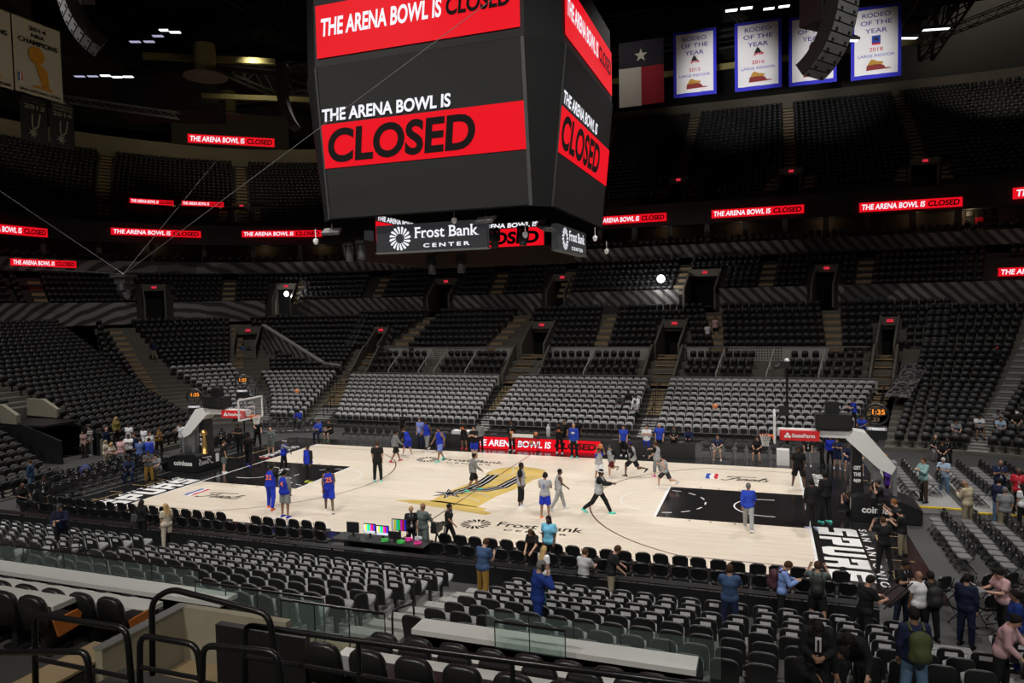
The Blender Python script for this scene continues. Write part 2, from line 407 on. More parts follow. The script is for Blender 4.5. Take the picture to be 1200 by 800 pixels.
# ------------------------------------------------------------------ seating tiers (stepped concrete)
def tier(name, rows, q0, q1, m, nq=None, drop=None, back=0.8, step=.42, cut=()):
    """stepped bank: rows = [(d, z)] seat lines, tread reaches step in front of the seat line"""
    nq = nq or max(2, int(abs(q1 - q0) * 14)); qs = sorted(set(np.linspace(q0, q1, nq + 1)) | {e for c in cut for e in c if q0 < e < q1}); nq = len(qs) - 1; V = []; F = []
    prof = []; zp = drop if drop is not None else rows[0][1] - .4
    for i, (d, z) in enumerate(rows):
        prof += [(d - step, zp), (d - step, z)]; zp = z
    prof.append((rows[-1][0] + back, zp))
    for q in qs:
        for (d, z) in prof:
            p = BP(q, d); V.append((p[0], p[1], z))
    n = len(prof)
    for i in range(nq):
        qm = (qs[i] + qs[i + 1]) / 2; k0 = 8 if any(a < qm < b for a, b in cut) else 0
        for k in range(k0, n - 1): F.append((i * n + k, i * n + k + 1, (i + 1) * n + k + 1, (i + 1) * n + k))
    mb = MB(); mb.v = V; mb.f = F; mb.m = [0] * len(F)
    return mb.build(name, m, kind='structure')
def aisle(name, rows, qa, qb, wid, m, step=.42, half=True):
    """stair running up through a bank: qa at the first row, qb at the last; each tread has a half step"""
    mb = MB(); n = len(rows)
    for i, (d, z) in enumerate(rows):
        t = i / max(1, n - 1); q = qa + (qb - qa) * t
        zn = rows[i + 1][1] if i < n - 1 else z; dn = rows[i + 1][0] if i < n - 1 else d + .8
        p = BP(q, d - step + (dn - d) * .25 + .02); pp = BP(q, d - step + (dn - d) * .75)
        ang = math.atan2(-p[2], p[3]) + PI
        mb.box((p[0], p[1], z + .01), (wid, (dn - d) * .52, .02), 0, ang)
        mb.box((pp[0], pp[1], (z + (zn - z) * .5) / 1 - (zn - z) * .25 + .01), (wid, (dn - d) * .5, (zn - z) * .5 + .02), 0, ang)
        e = BP(q, d - step + (dn - d) * .5)
        mb.box((e[0], e[1], z + (zn - z) * .5 + .012), (wid, .05, .012), 1, ang)
    return mb.build(name, [m, CONCD], kind='structure')
def seat_xf(rows, a0, b0, a1, b1, pitch=.53, skip=None, stagger=True):
    """seat places of a block: [(x, y, z, heading, row, number, count)]; q edges a,b at first and last row"""
    out = []; n = len(rows)
    for i, (d, z) in enumerate(rows):
        t = i / max(1, n - 1); a = a0 + (a1 - a0) * t; b = b0 + (b1 - b0) * t
        pa, pb = BP(a, d), BP(b, d); L = math.hypot(pb[0] - pa[0], pb[1] - pa[1]); c = max(1, int(L / pitch))
        for j in range(c):
            q = a + (b - a) * (j + .5) / c
            if skip and skip(q, i): continue
            p = BP(q, d)
            out.append((p[0], p[1], z, math.atan2(-p[2], p[3]), i, j, c))
    return out
def cart_xf(rows, ya, yb, sgn=-1, pitch=.53, skip=None):
    """straight banks on the ends: rows = [(|x|, z)], seats along y from ya(i) to yb(i), facing the court"""
    out = []
    for i, (x, z) in enumerate(rows):
        y0, y1 = ya(i), yb(i); c = max(1, int((y1 - y0) / pitch))
        for j in range(c):
            y = y0 + (y1 - y0) * (j + .5) / c
            if skip and skip(y, i): continue
            out.append((sgn * x, y, z, PI / 2 if sgn > 0 else -PI / 2, i, j, c))
    return out
def cart_tier(name, rows, ya, yb, sgn, m, step=.42):
    mb = MB(); zp = 0
    for i, (x, z) in enumerate(rows):
        xn = rows[i + 1][0] if i < len(rows) - 1 else x + .9
        xa, xb = x - step, xn - step; y0, y1 = ya(i) - .02, yb(i) + .02
        mb.box((sgn * (xa + xb) / 2, (y0 + y1) / 2, z / 2 + .001), (xb - xa, y1 - y0, max(z, .01)), 0)
    return mb.build(name, m, kind='structure')

def back_outline(w=.235, z0=.34, z1=.88, n=10):
    pts = [(-w * .96, z0), (w * .96, z0)]
    for k in range(n + 1):
        a = PI * k / n; c, s_ = math.cos(a), math.sin(a)
        pts.append((w * math.copysign(abs(c) ** .6, c), z1 - .17 + .17 * abs(s_) ** .75))
    return pts
def seat_parts(lo=False):
    """meshes of one tip-up seat facing +y: backrest (shell, edge, cushion), pan, paper"""
    def ring(sc, y, n):
        o = back_outline(n=n); zc = .61
        return [(x * sc, y + .30 * x * x - .20 * (z - .4) * .9, zc + (z - zc) * (1 - (1 - sc) * .9)) for x, z in o]
    n = 4 if lo else 10
    mb = MB(); rs = [ring(.94, -.034, n), ring(1.0, -.016, n), ring(1.0, .012, n), ring(.9, .05, n)]
    N = len(rs[0]); V = [p for r in rs for p in r]; F = [tuple(range(N))[::1], tuple(3 * N + k for k in range(N))[::-1]]; Mi = [0, 2]
    for r in range(3):
        for k in range(N):
            F.append((r * N + k, (r + 1) * N + k, (r + 1) * N + (k + 1) % N, r * N + (k + 1) % N)); Mi.append((0, 1, 2)[r])
    mb.v, mb.f, mb.m = V, F, Mi
    pan = MB(); a = math.radians(52 if lo else 13)
    pts = [(-.21, 0), (.21, 0), (.225, .2), (.2, .38), (.12, .42), (-.12, .42), (-.2, .38), (-.225, .2)]
    pan.prism(pts, (0, .03, .42), (1, 0, 0), (0, math.cos(a), math.sin(a)), (0, -math.sin(a) * .07, math.cos(a) * .07))
    leg = MB(); leg.box((0, -.02, .19), (.06, .10, .38)); leg.box((0, -.05, .015), (.3, .08, .03))
    pp = MB(); pp.box((0, 0, 0), (.22, .004, .095))
    return mb, pan, leg, pp

TPL = {}
def template(mbs):
    """merge MBs with material slots -> arrays for replication"""
    V = []; F = []; M = []
    for mb, mm in mbs:
        o = len(V); V += [tuple(p) for p in mb.v]; F += [tuple(i + o for i in f) for f in mb.f]; M += [mm[i] for i in mb.m]
    return np.array(V, np.float32), F, M
def replicate(name, jobs, mats_, **kw):
    """one mesh holding many copies of templates: jobs = [(template, [(x,y,z,heading)...])]"""
    Vs = []; LS = []; LI = []; MI = []; nv = 0; nl = 0
    for (V, F, M), xf in jobs:
        if not len(xf): continue
        X = np.array([x[:4] for x in xf], np.float32); c, s_ = np.cos(X[:, 3]), np.sin(X[:, 3]); k = len(X)
        P_ = np.empty((k, len(V), 3), np.float32)
        P_[:, :, 0] = V[None, :, 0] * c[:, None] - V[None, :, 1] * s_[:, None] + X[:, 0:1]
        P_[:, :, 1] = V[None, :, 0] * s_[:, None] + V[None, :, 1] * c[:, None] + X[:, 1:2]
        P_[:, :, 2] = V[None, :, 2] + X[:, 2:3]
        Vs.append(P_.reshape(-1, 3))
        idx = np.array([i for f in F for i in f], np.int32); tot = np.array([len(f) for f in F], np.int32); st = np.concatenate([[0], np.cumsum(tot)[:-1]]).astype(np.int32)
        LI.append((idx[None, :] + (nv + np.arange(k, dtype=np.int32) * len(V))[:, None]).ravel())
        LS.append((st[None, :] + (nl + np.arange(k, dtype=np.int32) * len(idx))[:, None]).ravel())
        MI.append(np.tile(np.array(M, np.int32), k)); nv += k * len(V); nl += k * len(idx)
    V = np.concatenate(Vs); LI = np.concatenate(LI); LS = np.concatenate(LS); MI = np.concatenate(MI)
    me = bpy.data.meshes.new(name); me.vertices.add(len(V)); me.vertices.foreach_set('co', V.ravel())
    me.loops.add(len(LI)); me.loops.foreach_set('vertex_index', LI)
    me.polygons.add(len(LS)); me.polygons.foreach_set('loop_start', LS)
    for m in mats_: me.materials.append(m)
    me.polygons.foreach_set('material_index', MI); me.update(calc_edges=True); me.validate()
    return link(name, me, None, **kw)

_b, _p, _l, _pp = seat_parts(); _bl, _pl, _ll, _ = seat_parts(True)
SEATM = [SHELL, TRIM, CUSH, GREYB, GREYU, FARSEAT, PAPER, PANG]
T_NEAR = template([(_b, {0: 0, 1: 1, 2: 2}), (_p, {0: 7}), (_l, {0: 0})])
T_FAR = template([(_bl, {0: 0, 1: 5, 2: 5}), (_pl, {0: 5}), (_ll, {0: 0})])
# far grey seats stand with the base tipped up; upholstery light on the back, dark on the base
_gp = MB(); _gp.prism([(-.2, 0), (.2, 0), (.21, .3), (.12, .36), (-.12, .36), (-.21, .3)], (0, .07, .36), (1, 0, 0), (0, .16, .98), (0, -.05, .01))
_bg = MB(); _bg.v = [(x * 1.06, y, z) for x, y, z in _bl.v]; _bg.f, _bg.m = _bl.f, _bl.m
T_GREY = template([(_bg, {0: 4, 1: 3, 2: 3}), (_gp, {0: 4}), (_ll, {0: 4})])

ORD = ['zeroth', 'first', 'second', 'third', 'fourth', 'fifth', 'sixth', 'seventh', 'eighth', 'ninth', 'tenth', 'eleventh', 'twelfth', 'thirteenth', 'fourteenth', 'fifteenth', 'sixteenth', 'seventeenth', 'eighteenth', 'nineteenth', 'twentieth']
def ordinal(n):
    if n <= 20: return ORD[n]
    t = {2: 'twenty', 3: 'thirty', 4: 'forty', 5: 'fifty'}[n // 10]
    return t + '-' + ORD[n % 10] if n % 10 else {2: 'twentieth', 3: 'thirtieth', 4: 'fortieth', 5: 'fiftieth'}[n // 10]
CAMP = Vector(cam.location)
dist = lambda x: (Vector((x[0], x[1], x[2])) - CAMP).length

prof_pts = [(9, .9), (13.7, .92), (22.1, 3.15), (27.3, 5.2), (28.1, 5.5), (33.2, 8.5), (34.5, 9.9), (40, 13.2)]
def prof(d): return float(np.interp(d, [p[0] for p in prof_pts], [p[1] for p in prof_pts])) - .86
R1 = [(14.1 + .84 * k, .17 + .23 * k) for k in range(10)]
RC = [(14.1 + .84 * k, prof(14.1 + .84 * k)) for k in range(23)]
RT = [(23.8 + 1.2 * k, 2.95 + .5 * k) for k in range(3)]
RM = [(28.1 + .85 * k, 4.64 + .5 * k) for k in range(7)]
RL = [(35.2 + .95 * k, 9.3 + .57 * k) for k in range(6)]
RU = [(45 + .84 * k, 19.44 + .546 * k) for k in range(24)]
PORT = ((-.285, -.197), (.172, .254), (.815, .869), (-.90, -.845))
LPORT = ((-2.2, -2.12), (-1.66, -1.60), (-1.30, -1.24), (-.73, -.636), (-.262, -.19), (.216, .322), (.609, .678), (1.42, 1.48))
UPORT = [(-1.43, -1.385), (-.84, -.78), (-.52, -.46), (-.215, -.155), (.105, .17), (.47, .545), (.86, .945), (1.25, 1.31)]
tier('seating_tier_lower', R1, -.90, .83, CONCD, drop=0)
tier('seating_tier_corner', RC, .885, 2.9, CONC, drop=0)
tier('seating_tier_corner', RC, -1.80, -.905, CONC, drop=0)
tier('seating_tier_terrace', RT, -.90, .88, CONC, drop=2.3, step=.75, back=1.2)
tier('seating_tier_middle', RM, -1.02, .90, CONC, drop=3.95, back=.95, step=.5, cut=PORT)
tier('seating_tier_loge', RL, -2.9, 2.4, CONCD, drop=7.7, step=.7, back=.9, cut=LPORT)
tier('seating_tier_upper', RU[:18], -3.0, -1.15, CONCD, drop=18.4, step=.5, back=.8, cut=UPORT)
tier('seating_tier_upper', RU, -1.15, 2.6, CONCD, drop=18.4, step=.5, back=.8, cut=UPORT)
RE = [(22 + .84 * k, float(np.interp(22 + .84 * k, [22, 33, 47], [.92, 3.93, 8.5])) - .86) for k in range(30)]
ye0 = lambda i: 2.3 if i > 8 else 1.6 - .05 * i
ye1 = lambda i: float(np.interp(RE[i][0], [22, 24.3, 46.5], [6.6, 7.6, 15.3]))
cart_tier('seating_tier_end', RE[1:], lambda i: -1.0 if i + 1 > 11 else 1.4, lambda i: ye1(i + 1) + .6, -1, CONC)
yl1 = lambda i: -4.6 + .28 * (RE[i][0] - 21)
cart_tier('seating_tier_end', [(21.2, .05)] + RE[:11], lambda i: -16, lambda i: yl1(max(i - 1, 0)) + .1, -1, CONC)
cart_tier('seating_tier_end', RE[12:], lambda i: -16, lambda i: -1.0, -1, CONC)

# ---- grey seats across the court
grey = []
def gblock(nm, rows, a0, b0, a1, b1): grey.extend((x, nm) for x in seat_xf(rows, a0, b0, a1, b1))
gblock('left section facing the benches', R1, -.80, -.28, -.88, -.305)
gblock('centre section behind the red table', R1, -.235, .222, -.235, .195)
gblock('right section behind the white chairs', R1, .29, .80, .262, .835)
gblock('corner section', RC[:11], -1.10, -.925, -1.27, -.955)
gblock('far corner section', RC[:13], -1.325, -1.185, -1.60, -1.385)
grey.sort(key=lambda s: dist(s[0]))
gm = None
GNAME = {'left section facing the benches': 'left section', 'centre section behind the red table': 'middle section', 'right section behind the white chairs': 'right section', 'corner section': 'left corner section', 'far corner section': 'far left corner section'}
_v, _f, _m = T_GREY
_t = MB(); _t.v = [tuple(map(float, p)) for p in _v]; _t.f = _f; _t.m = [{3: 0, 4: 1}[i] for i in _m]
gm = _t.mesh('grey_arena_chair', [GREYB, GREYU])
for (x, nm) in grey[:300]:
    link('grey_arena_chair', gm, None, x[:3], x[3], label='grey arena seat, %s from left, %s row, %s across the court' % (ordinal(x[5] + 1), ordinal(x[4] + 1), GNAME[nm]),
         cat='seat', group='grey seats across the court')
replicate('grey_arena_chairs', [(T_GREY, [x for x, _ in grey[300:]])], SEATM, label='grey arena seats in the higher rows and corners across the court', cat='seats', kind='stuff', group='grey seats across the court')

# ---- black seats far away: one mass
far = []
far += seat_xf(RC, .905, 1.12, .945, 1.15) + seat_xf(RC, 1.175, 1.5, 1.20, 1.5) + seat_xf(RC, 1.55, 1.95, 1.55, 1.95)
far += seat_xf(RC[11:], -1.29, -.95, -1.36, -.96, skip=lambda q, i: -1.40 < q < -1.25 and i < 9) + seat_xf(RC[13:], -1.60, -1.40, -1.70, -1.42)
far += seat_xf(RC[5:], -1.80, -1.675, -1.80, -1.775)
far += cart_xf(RE[1:], lambda i: ye0(i + 1), lambda i: ye1(i + 1))
far += cart_xf([(21.2, .05)] + RE[:11], lambda i: -16, lambda i: yl1(max(i - 1, 0)) - .35)
for a, b in ((-.847, -.74), (-.735, -.625), (-.55, -.445), (-.438, -.32), (-.187, -.026), (-.018, .141), (.288, .388), (.397, .493), (.583, .677), (.686, .795)):
    far += seat_xf(RT, a, b, a + .002, b - .004, .55)
pskip = lambda q, i: any(a - .012 < q < b + .012 for a, b in PORT) and i < 4
for a0, b0, a1, b1 in ((-1.0, -.83, -1.0, -.70), (-.73, -.42, -.66, -.352), (-.30, -.032, -.292, -.045), (.012, .352, .010, .29), (.38, .68, .348, .644), (.722, 1.0, .70, 1.0)):
    far += seat_xf(RM, a0, b0, a1, b1, .53, pskip)
lskip = lambda q, i: (any(a - .02 < q < b + .02 for a, b in LPORT) and i < 4) or (1.06 < q < 1.33 and i < 4)
for a0, b0 in ((-2.8, -2.4), (-2.36, -1.95), (-1.9, -1.45), (-1.41, -1.02), (-.93, -.495), (-.43, -.222), (-.178, .18), (.216, .445), (.495, .73), (.78, 1.06), (1.1, 1.4), (1.44, 1.9)):
    far += seat_xf(RL, a0, b0, a0, b0, .53, lskip)
uskip = lambda q, i: (any(a - .03 < q < b + .03 for a, b in UPORT) and i < 4) or (-1.735 < q < -1.40 and i < 4)
ue0 = [-2.7, -2.3, -2.0, -1.738, -1.40, -1.1, -.81, -.49, -.185, .138, .508, .905, 1.28, 1.6, 1.9]
ue1 = [-2.7, -2.3, -2.0, -1.704, -1.424, -1.1, -.79, -.47, -.175, .129, .448, .797, 1.10, 1.5, 1.9]
for k in range(len(ue0) - 1): far += seat_xf(RU[:18] if ue1[k] < -1.11 else RU, ue0[k] + .018, ue0[k + 1] - .018, ue1[k] + .018, ue1[k + 1] - .018, .55, uskip)

# ------------------------------------------------------------------ people: place, height, heading, pose, clothes
PEOPLE = [
 (-7.50, -5.63, 0.00, 2.02, 12, 'ready', [('long', 'black'), ('vest', 'blue')], ('long', 'blue'), 'orange', 'd', 'short', 'player in blue jersey 32 and blue trousers seen from behind', {'num': ('32', 'orangetxt')}),
 (-6.07, -6.54, 0.00, 2.04, 0, 'stand', [('long', 'grey'), ('vest', 'blue')], ('short', 'grey'), 'blue', 'm', 'bun', 'player in blue jersey 4 with grey sleeves seen from behind', {'num': ('4', 'orangetxt')}),
 (-11.70, 0.78, 0.00, 1.72, -75, 'reach', [('long', 'grey'), ('vest', 'blue')], ('long', 'black'), 'white', 'd', 'headband', 'player in blue jersey with white headband reaching right, in the left paint', {}),
 (-8.76, -1.14, 0.00, 1.94, 172, 'stand', [('long', 'black'), ('vest', 'blue')], ('long', 'black'), 'yellow', 'd', 'hood', 'player in blue jersey with black hood up facing the camera', {}),
 (-4.71, -5.40, 0.00, 2.06, 35, 'walk', [('vest', 'blue')], ('short', 'blue'), 'white', 'd', 'short', 'player in sleeveless blue jersey and blue shorts, right of jersey 4', {'num': ('25', 'orangetxt')}),
 (-14.52, -0.54, 0.00, 1.79, -30, 'stand', [('short', 'black')], ('short', 'greygreen'), 'white', 'l', 'buzz', 'man in black tee and grey shorts by the left base', {}),
 (-14.33, 1.18, 0.00, 1.82, -150, 'walk', [('short', 'black')], ('long', 'black'), 'blue', 'd', 'buzz', 'man in black with blue shoes behind the left paint', {}),
 (-15.09, 4.04, 0.00, 1.70, 178, 'hips', [('long', 'greygreen')], ('short', 'greygreen'), 'white', 'l', 'bald', 'man in grey green sweats with hands on hips', {}),
 (-17.37, 3.99, 0.00, 1.88, 178, 'phone', [('short', 'black')], ('long', 'black'), 'black', 'm', 'buzz', 'man in black holding a device under the left basket, left of two', {}),
 (-18.37, 3.75, 0.00, 1.62, 178, 'phone', [('short', 'black')], ('long', 'black'), 'black', 'd', 'buzz', 'man in black with lanyard left of the left basket', {'lan': 1}),
 (-17.73, 6.07, 0.00, 1.81, -130, 'reach', [('short', 'black')], ('long', 'black'), 'black', 'l', 'short', 'man in black behind the net of the left basket', {}),
 (-19.57, 13.01, 0.00, 1.80, 180, 'sit', [('long', 'blue')], ('long', 'black'), 'black', 'd', 'buzz', 'man in blue seated high at the far left corner', {'lan': 1}),
 (-15.24, 9.20, 0.00, 1.80, 180, 'sit', [('long', 'royal')], ('long', 'navy'), 'black', 'l', 'buzz', 'man in bright blue jacket seated on the far left bench', {'lan': 1}),
 (-14.38, 9.20, 0.00, 1.80, 170, 'sit', [('short', 'black')], ('short', 'black'), 'green', 'l', 'buzz', 'person in black seated holding a basketball on the far left bench', {}),
 (-5.44, -0.10, 0.00, 2.06, 25, 'stand', [('short', 'black')], ('long', 'black'), 'mint', 'l', 'short', 'man in black with mint shoes standing on the court left of centre', {}),
 (-6.78, 4.18, 0.00, 1.83, -40, 'walk', [('long', 'grey')], ('short', 'black'), 'red', 'm', 'buzz', 'man in grey sweater and black shorts near the far left sideline', {}),
 (-6.83, 5.81, 0.00, 1.75, 75, 'bend2', [('long', 'black'), ('vest', 'blue')], ('short', 'blue'), 'white', 'l', 'short', 'player in blue jersey leaning forward near the far sideline', {}),
 (-9.59, 10.30, 0.00, 1.80, 180, 'stand', [('short', 'black')], ('long', 'black'), 'black', 'd', 'buzz', 'man in black standing behind the left black table', {}),
 (-7.31, 8.27, 0.00, 1.85, 178, 'stand', [('short', 'bluewhite')], ('long', 'navy'), 'black', 'l', 'short', 'man in blue and white polo with lanyard at the far sideline', {'lan': 1}),
 (-6.42, 7.42, 0.00, 1.96, 172, 'walk', [('vest', 'blue')], ('capri', 'grey'), 'white', 'd', 'dreads', 'player in blue jersey with dreadlocks and grey capri trousers', {}),
 (-4.43, 4.99, 0.00, 2.02, 160, 'walk', [('vest', 'blue')], ('short', 'bluewhite'), 'mint', 'm', 'buzz', 'player in sleeveless blue jersey with mint shoes by the far left sideline', {}),
 (-5.61, 7.87, 0.00, 1.71, 178, 'bend', [('short', 'royal')], ('short', 'grey'), 'black', 'd', 'short', 'man in blue tee bent over before the left black table', {}),
 (-4.45, 8.41, 0.00, 1.82, 178, 'phone', [('short', 'black')], ('short', 'black'), 'red', 'm', 'short', 'man in black tee with orange print looking at a phone, left of the red table', {'print': 'orange'}),
 (-2.72, 5.87, 0.00, 1.94, 170, 'cross', [('short', 'black')], ('short', 'blue'), 'white', 'l', 'short', 'man in black tee and blue shorts with crossed arms', {}),
 (-3.29, 8.17, 0.00, 1.79, 5, 'stand', [('long', 'grey')], ('long', 'black'), 'black', 'm', 'short', 'person in grey sweater with back turned at the left end of the red table', {}),
 (-0.10, -0.56, 0.00, 1.85, -55, 'walk', [('long', 'grey')], ('short', 'black'), 'mint', 'm', 'short', 'man in grey pullover walking over the trophy emblem', {}),
 (1.07, -8.97, 0.00, 1.70, -150, 'stand', [('short', 'black')], ('long', 'denimdark'), 'black', 'l', 'bunblond', 'woman in black polo and glasses left of the bald man', {'lan': 1}),
 (1.59, -9.09, 0.00, 1.89, -20, 'cross', [('long', 'greygreen')], ('short', 'greygreen'), 'white', 'm', 'bald', 'bald man in grey green hooded top and shorts behind the technicians table', {}),
 (2.02, -7.96, 0.00, 1.62, -90, 'walk', [('short', 'black')], ('long', 'black'), 'black', 'm', 'bun', 'woman in black with striped trousers walking along the near sideline', {'lan': 1, 'stripe': 1}),
 (-1.45, 8.61, 0.00, 1.89, 172, 'stand', [('long', 'black')], ('long', 'black'), 'white', 'd', 'buzz', 'man in black jacket standing at the red table, left of the ball rack', {'lan': 1}),
 (2.92, -2.52, 0.00, 1.95, -80, 'stand', [('short', 'black'), ('vest', 'silver')], ('capri', 'black'), 'white', 'd', 'dreads', 'player in grey vest with dreadlocks and long black shorts', {}),
 (4.37, -3.78, 0.00, 1.88, 4, 'phone', [('short', 'silver')], ('short', 'blue'), 'orange', 'm', 'afro', 'player in grey shirt 1 and blue shorts seen from behind', {'num': ('1', 'bluetxt')}),
 (4.57, -2.47, 0.00, 1.81, -65, 'walk', [('vest', 'silver')], ('long', 'lightgrey'), 'white', 'd', 'buzz', 'player in grey vest and grey tights beside shirt 1', {}),
 (1.50, 8.57, 0.00, 1.90, 180, 'phone', [('short', 'black')], ('long', 'black'), 'white', 'd', 'short', 'man in black tee with orange print before the red table', {'print': 'orange'}),
 (1.48, 9.70, 0.00, 1.80, 180, 'stand', [('short', 'black')], ('long', 'black'), 'black', 'l', 'short', 'man in black behind the red table, right of the ball rack', {}),
 (2.61, 7.64, 0.00, 1.98, 175, 'stand', [('long', 'royal')], ('long', 'black'), 'mint', 'l', 'bald', 'man in blue long-sleeved shirt with white chest band', {'print': 'white'}),
 (2.14, 10.40, 0.00, 1.80, 180, 'stand', [('short', 'black')], ('long', 'black'), 'black', 'd', 'short', 'man in black tee behind the red table, behind the blue shirt', {}),
 (5.06, 2.98, 0.00, 1.62, -150, 'shoot', [('short', 'blue'), ('vest', 'silver')], ('short', 'white'), 'white', 'm', 'short', 'player in grey vest with blue sleeves holding a ball up', {'ball': 'basketball held up by the player with blue sleeves'}),
 (6.32, -2.63, 0.00, 2.01, -90, 'stride', [('long', 'black'), ('vest', 'silver')], ('long', 'black'), 'mint', 'd', 'headband', 'player in grey vest and black tights striding right with white headband', {}),
 (5.53, 3.83, 0.00, 1.76, 150, 'run', [('long', 'black'), ('vest', 'silver')], ('short', 'redblack'), 'white', 'l', 'cap', 'player in grey vest with black cap and red trimmed shorts', {}),
 (5.20, 8.75, 0.00, 1.79, 180, 'stand', [('short', 'royal')], ('long', 'black'), 'white', 'l', 'short', 'man in blue tee with black trousers at the right black table', {}),
 (4.90, 11.30, 0.00, 1.80, 180, 'sit', [('short', 'black')], ('long', 'black'), 'black', 'd', 'buzz', 'man in black tee with orange print seated behind the right black table', {'print': 'orange'}),
 (6.54, 4.09, 0.00, 1.92, 80, 'run', [('long', 'black'), ('vest', 'silver')], ('short', 'black'), 'black', 'd', 'headband2', 'player in grey vest running left with dark headband', {}),
 (6.45, 9.05, 0.00, 1.79, 180, 'cross', [('short', 'white')], ('short', 'blue'), 'white', 'l', 'short', 'man in white tee and blue shorts with crossed arms', {}),
 (7.68, 4.38, 0.00, 1.75, 65, 'reach', [('short', 'black'), ('vest', 'silver')], ('capri', 'grey'), 'pink', 'l', 'brown', 'player in grey vest with pink shoes pointing left', {}),
 (7.14, 9.22, 0.00, 1.89, 180, 'stand', [('short', 'royal')], ('short', 'black'), 'black', 'l', 'bald', 'bald man in blue tee and black shorts at the right black table', {}),
 (7.91, 9.41, 0.00, 1.73, 180, 'hands', [('short', 'black')], ('short', 'black'), 'white', 'm', 'short', 'man in black with lanyard and joined hands at the right black table', {'lan': 1}),
 (8.36, 2.32, 0.00, 1.64, 70, 'run', [('vest', 'silver')], ('short', 'blackgrey'), 'white', 'l', 'bun', 'player in grey vest with hair bun jogging left', {}),
 (8.54, 11.20, 0.00, 1.80, 180, 'sit', [('long', 'navy')], ('long', 'black'), 'black', 'm', 'short', 'person in dark blue seated behind the right end of the black table', {}),
 (10.28, 9.25, 0.00, 1.80, 180, 'sit', [('short', 'navy')], ('short', 'khaki'), 'white', 'l', 'buzz', 'man in navy polo and khaki shorts seated on the far right bench', {'lan': 1}),
 (12.35, 9.25, 0.00, 1.80, 170, 'sit', [('short', 'black')], ('short', 'black'), 'black', 'l', 'short', 'person in black seated behind the net of the right basket', {}),
 (12.14, -3.19, 0.00, 1.85, 0, 'walk', [('long', 'royal')], ('long', 'lightgrey'), 'white', 'm', 'grey', 'man in blue sweater and grey trousers standing in the right paint', {}),
 (14.17, 3.69, 0.00, 1.96, 172, 'wide', [('short', 'black')], ('short', 'black'), 'white', 'd', 'buzz', 'man in black tee and shorts standing on the right baseline', {}),
 (14.37, -2.36, 0.00, 1.91, 25, 'stand', [('long', 'black')], ('long', 'black'), 'whiteblue', 'd', 'short', 'man in black tracksuit with white shoes at the right baseline', {}),
 (14.91, -1.44, 0.00, 2.02, 40, 'stand', [('long', 'black')], ('long', 'black'), 'mint', 'd', 'short', 'man in black tracksuit with mint shoes at the right baseline', {}),
 (14.81, 8.51, 0.00, 1.62, 180, 'stand', [('short', 'black')], ('long', 'grey'), 'white', 'l', 'short', 'man in black tee and grey trousers beyond the right sponsor panel', {'lan': 1}),
 (15.45, 8.27, 0.00, 1.62, 90, 'reach', [('long', 'black')], ('long', 'black'), 'black', 'l', 'short', 'person all in black beyond the right sponsor panel', {}),
 (15.89, 8.78, 0.00, 1.62, 170, 'stand', [('long', 'blue')], ('long', 'black'), 'black', 'm', 'short', 'person in blue top beyond the right stanchion', {}),
 (16.16, 8.25, 0.00, 1.62, 172, 'phone', [('short', 'navy')], ('short', 'navy'), 'whiteblue', 'l', 'buzz', 'man in navy tee and shorts holding a phone beyond the right stanchion', {}),
 (16.68, 8.30, 0.00, 1.80, 180, 'sit', [('short', 'navy')], ('short', 'navy'), 'white', 'l', 'cap', 'person in navy with cap seated at the far right corner', {}),
 (17.06, 7.60, 0.00, 1.80, 175, 'sit', [('short', 'grey')], ('short', 'navy'), 'whiteblue', 'l', 'buzz', 'person in grey tee seated at the far right corner', {}),
 (15.95, 0.02, 0.00, 1.65, 65, 'floor', [('short', 'black')], ('long', 'black'), 'black', 'l', 'longbrown', 'woman in black sitting on the floor filming beside the right base', {}),
 (16.75, 16.23, 0.84, 1.80, 175, 'sit', [('long', 'navy')], ('long', 'navy'), 'black', 'l', 'grey', 'man in navy seated among the grey seats above the right stanchion', {}),
 (17.78, 16.20, 0.84, 1.80, 100, 'phone', [('short', 'royal')], ('long', 'black'), 'black', 'l', 'grey', 'man in blue polo standing above the right display box', {}),
 (18.14, 15.29, 0.39, 1.80, 150, 'sit', [('short', 'royal')], ('long', 'black'), 'black', 'm', 'buzz', 'man in blue polo seated beside the right shot clock', {}),
 (22.77, 14.68, 0.39, 1.80, 180, 'sit', [('short', 'grey')], ('long', 'black'), 'black', 'l', 'short', 'man in grey tee seated in the right corner seats, leftmost of five', {'print': 'blue'}),
 (24.05, 15.37, 0.61, 1.80, 180, 'sit', [('short', 'white')], ('short', 'black'), 'black', 'm', 'short', 'man in white tee seated in the right corner seats', {'print': 'blue'}),
 (25.06, 15.81, 0.84, 1.80, 180, 'sit', [('short', 'grey')], ('long', 'black'), 'black', 'm', 'short', 'man in grey tee seated behind the pale blue shirt', {}),
 (24.95, 14.89, 0.61, 1.80, 175, 'sit', [('short', 'paleblue')], ('long', 'black'), 'white', 'l', 'short', 'man in pale blue shirt seated in the right corner seats', {}),
 (25.89, 15.53, 0.84, 1.80, 170, 'sit', [('short', 'black')], ('short', 'khaki'), 'white', 'l', 'capwhite', 'man in black with white cap seated at the right edge', {}),
 (21.14, 11.65, 0.00, 1.80, -170, 'sit', [('short', 'black')], ('long', 'grey'), 'black', 'l', 'bald', 'bald man in black with grey trousers seated beyond the risers', {'lan': 1}),
 (21.25, 10.43, 0.00, 1.65, 170, 'sit', [('short', 'black')], ('long', 'black'), 'black', 'l', 'longbrown', 'woman in black seated between two men beyond the risers', {}),
 (21.68, 11.25, 0.00, 1.80, 160, 'sit', [('long', 'black')], ('long', 'black'), 'black', 'm', 'short', 'man in dark suit seated beyond the risers', {'lan': 1}),
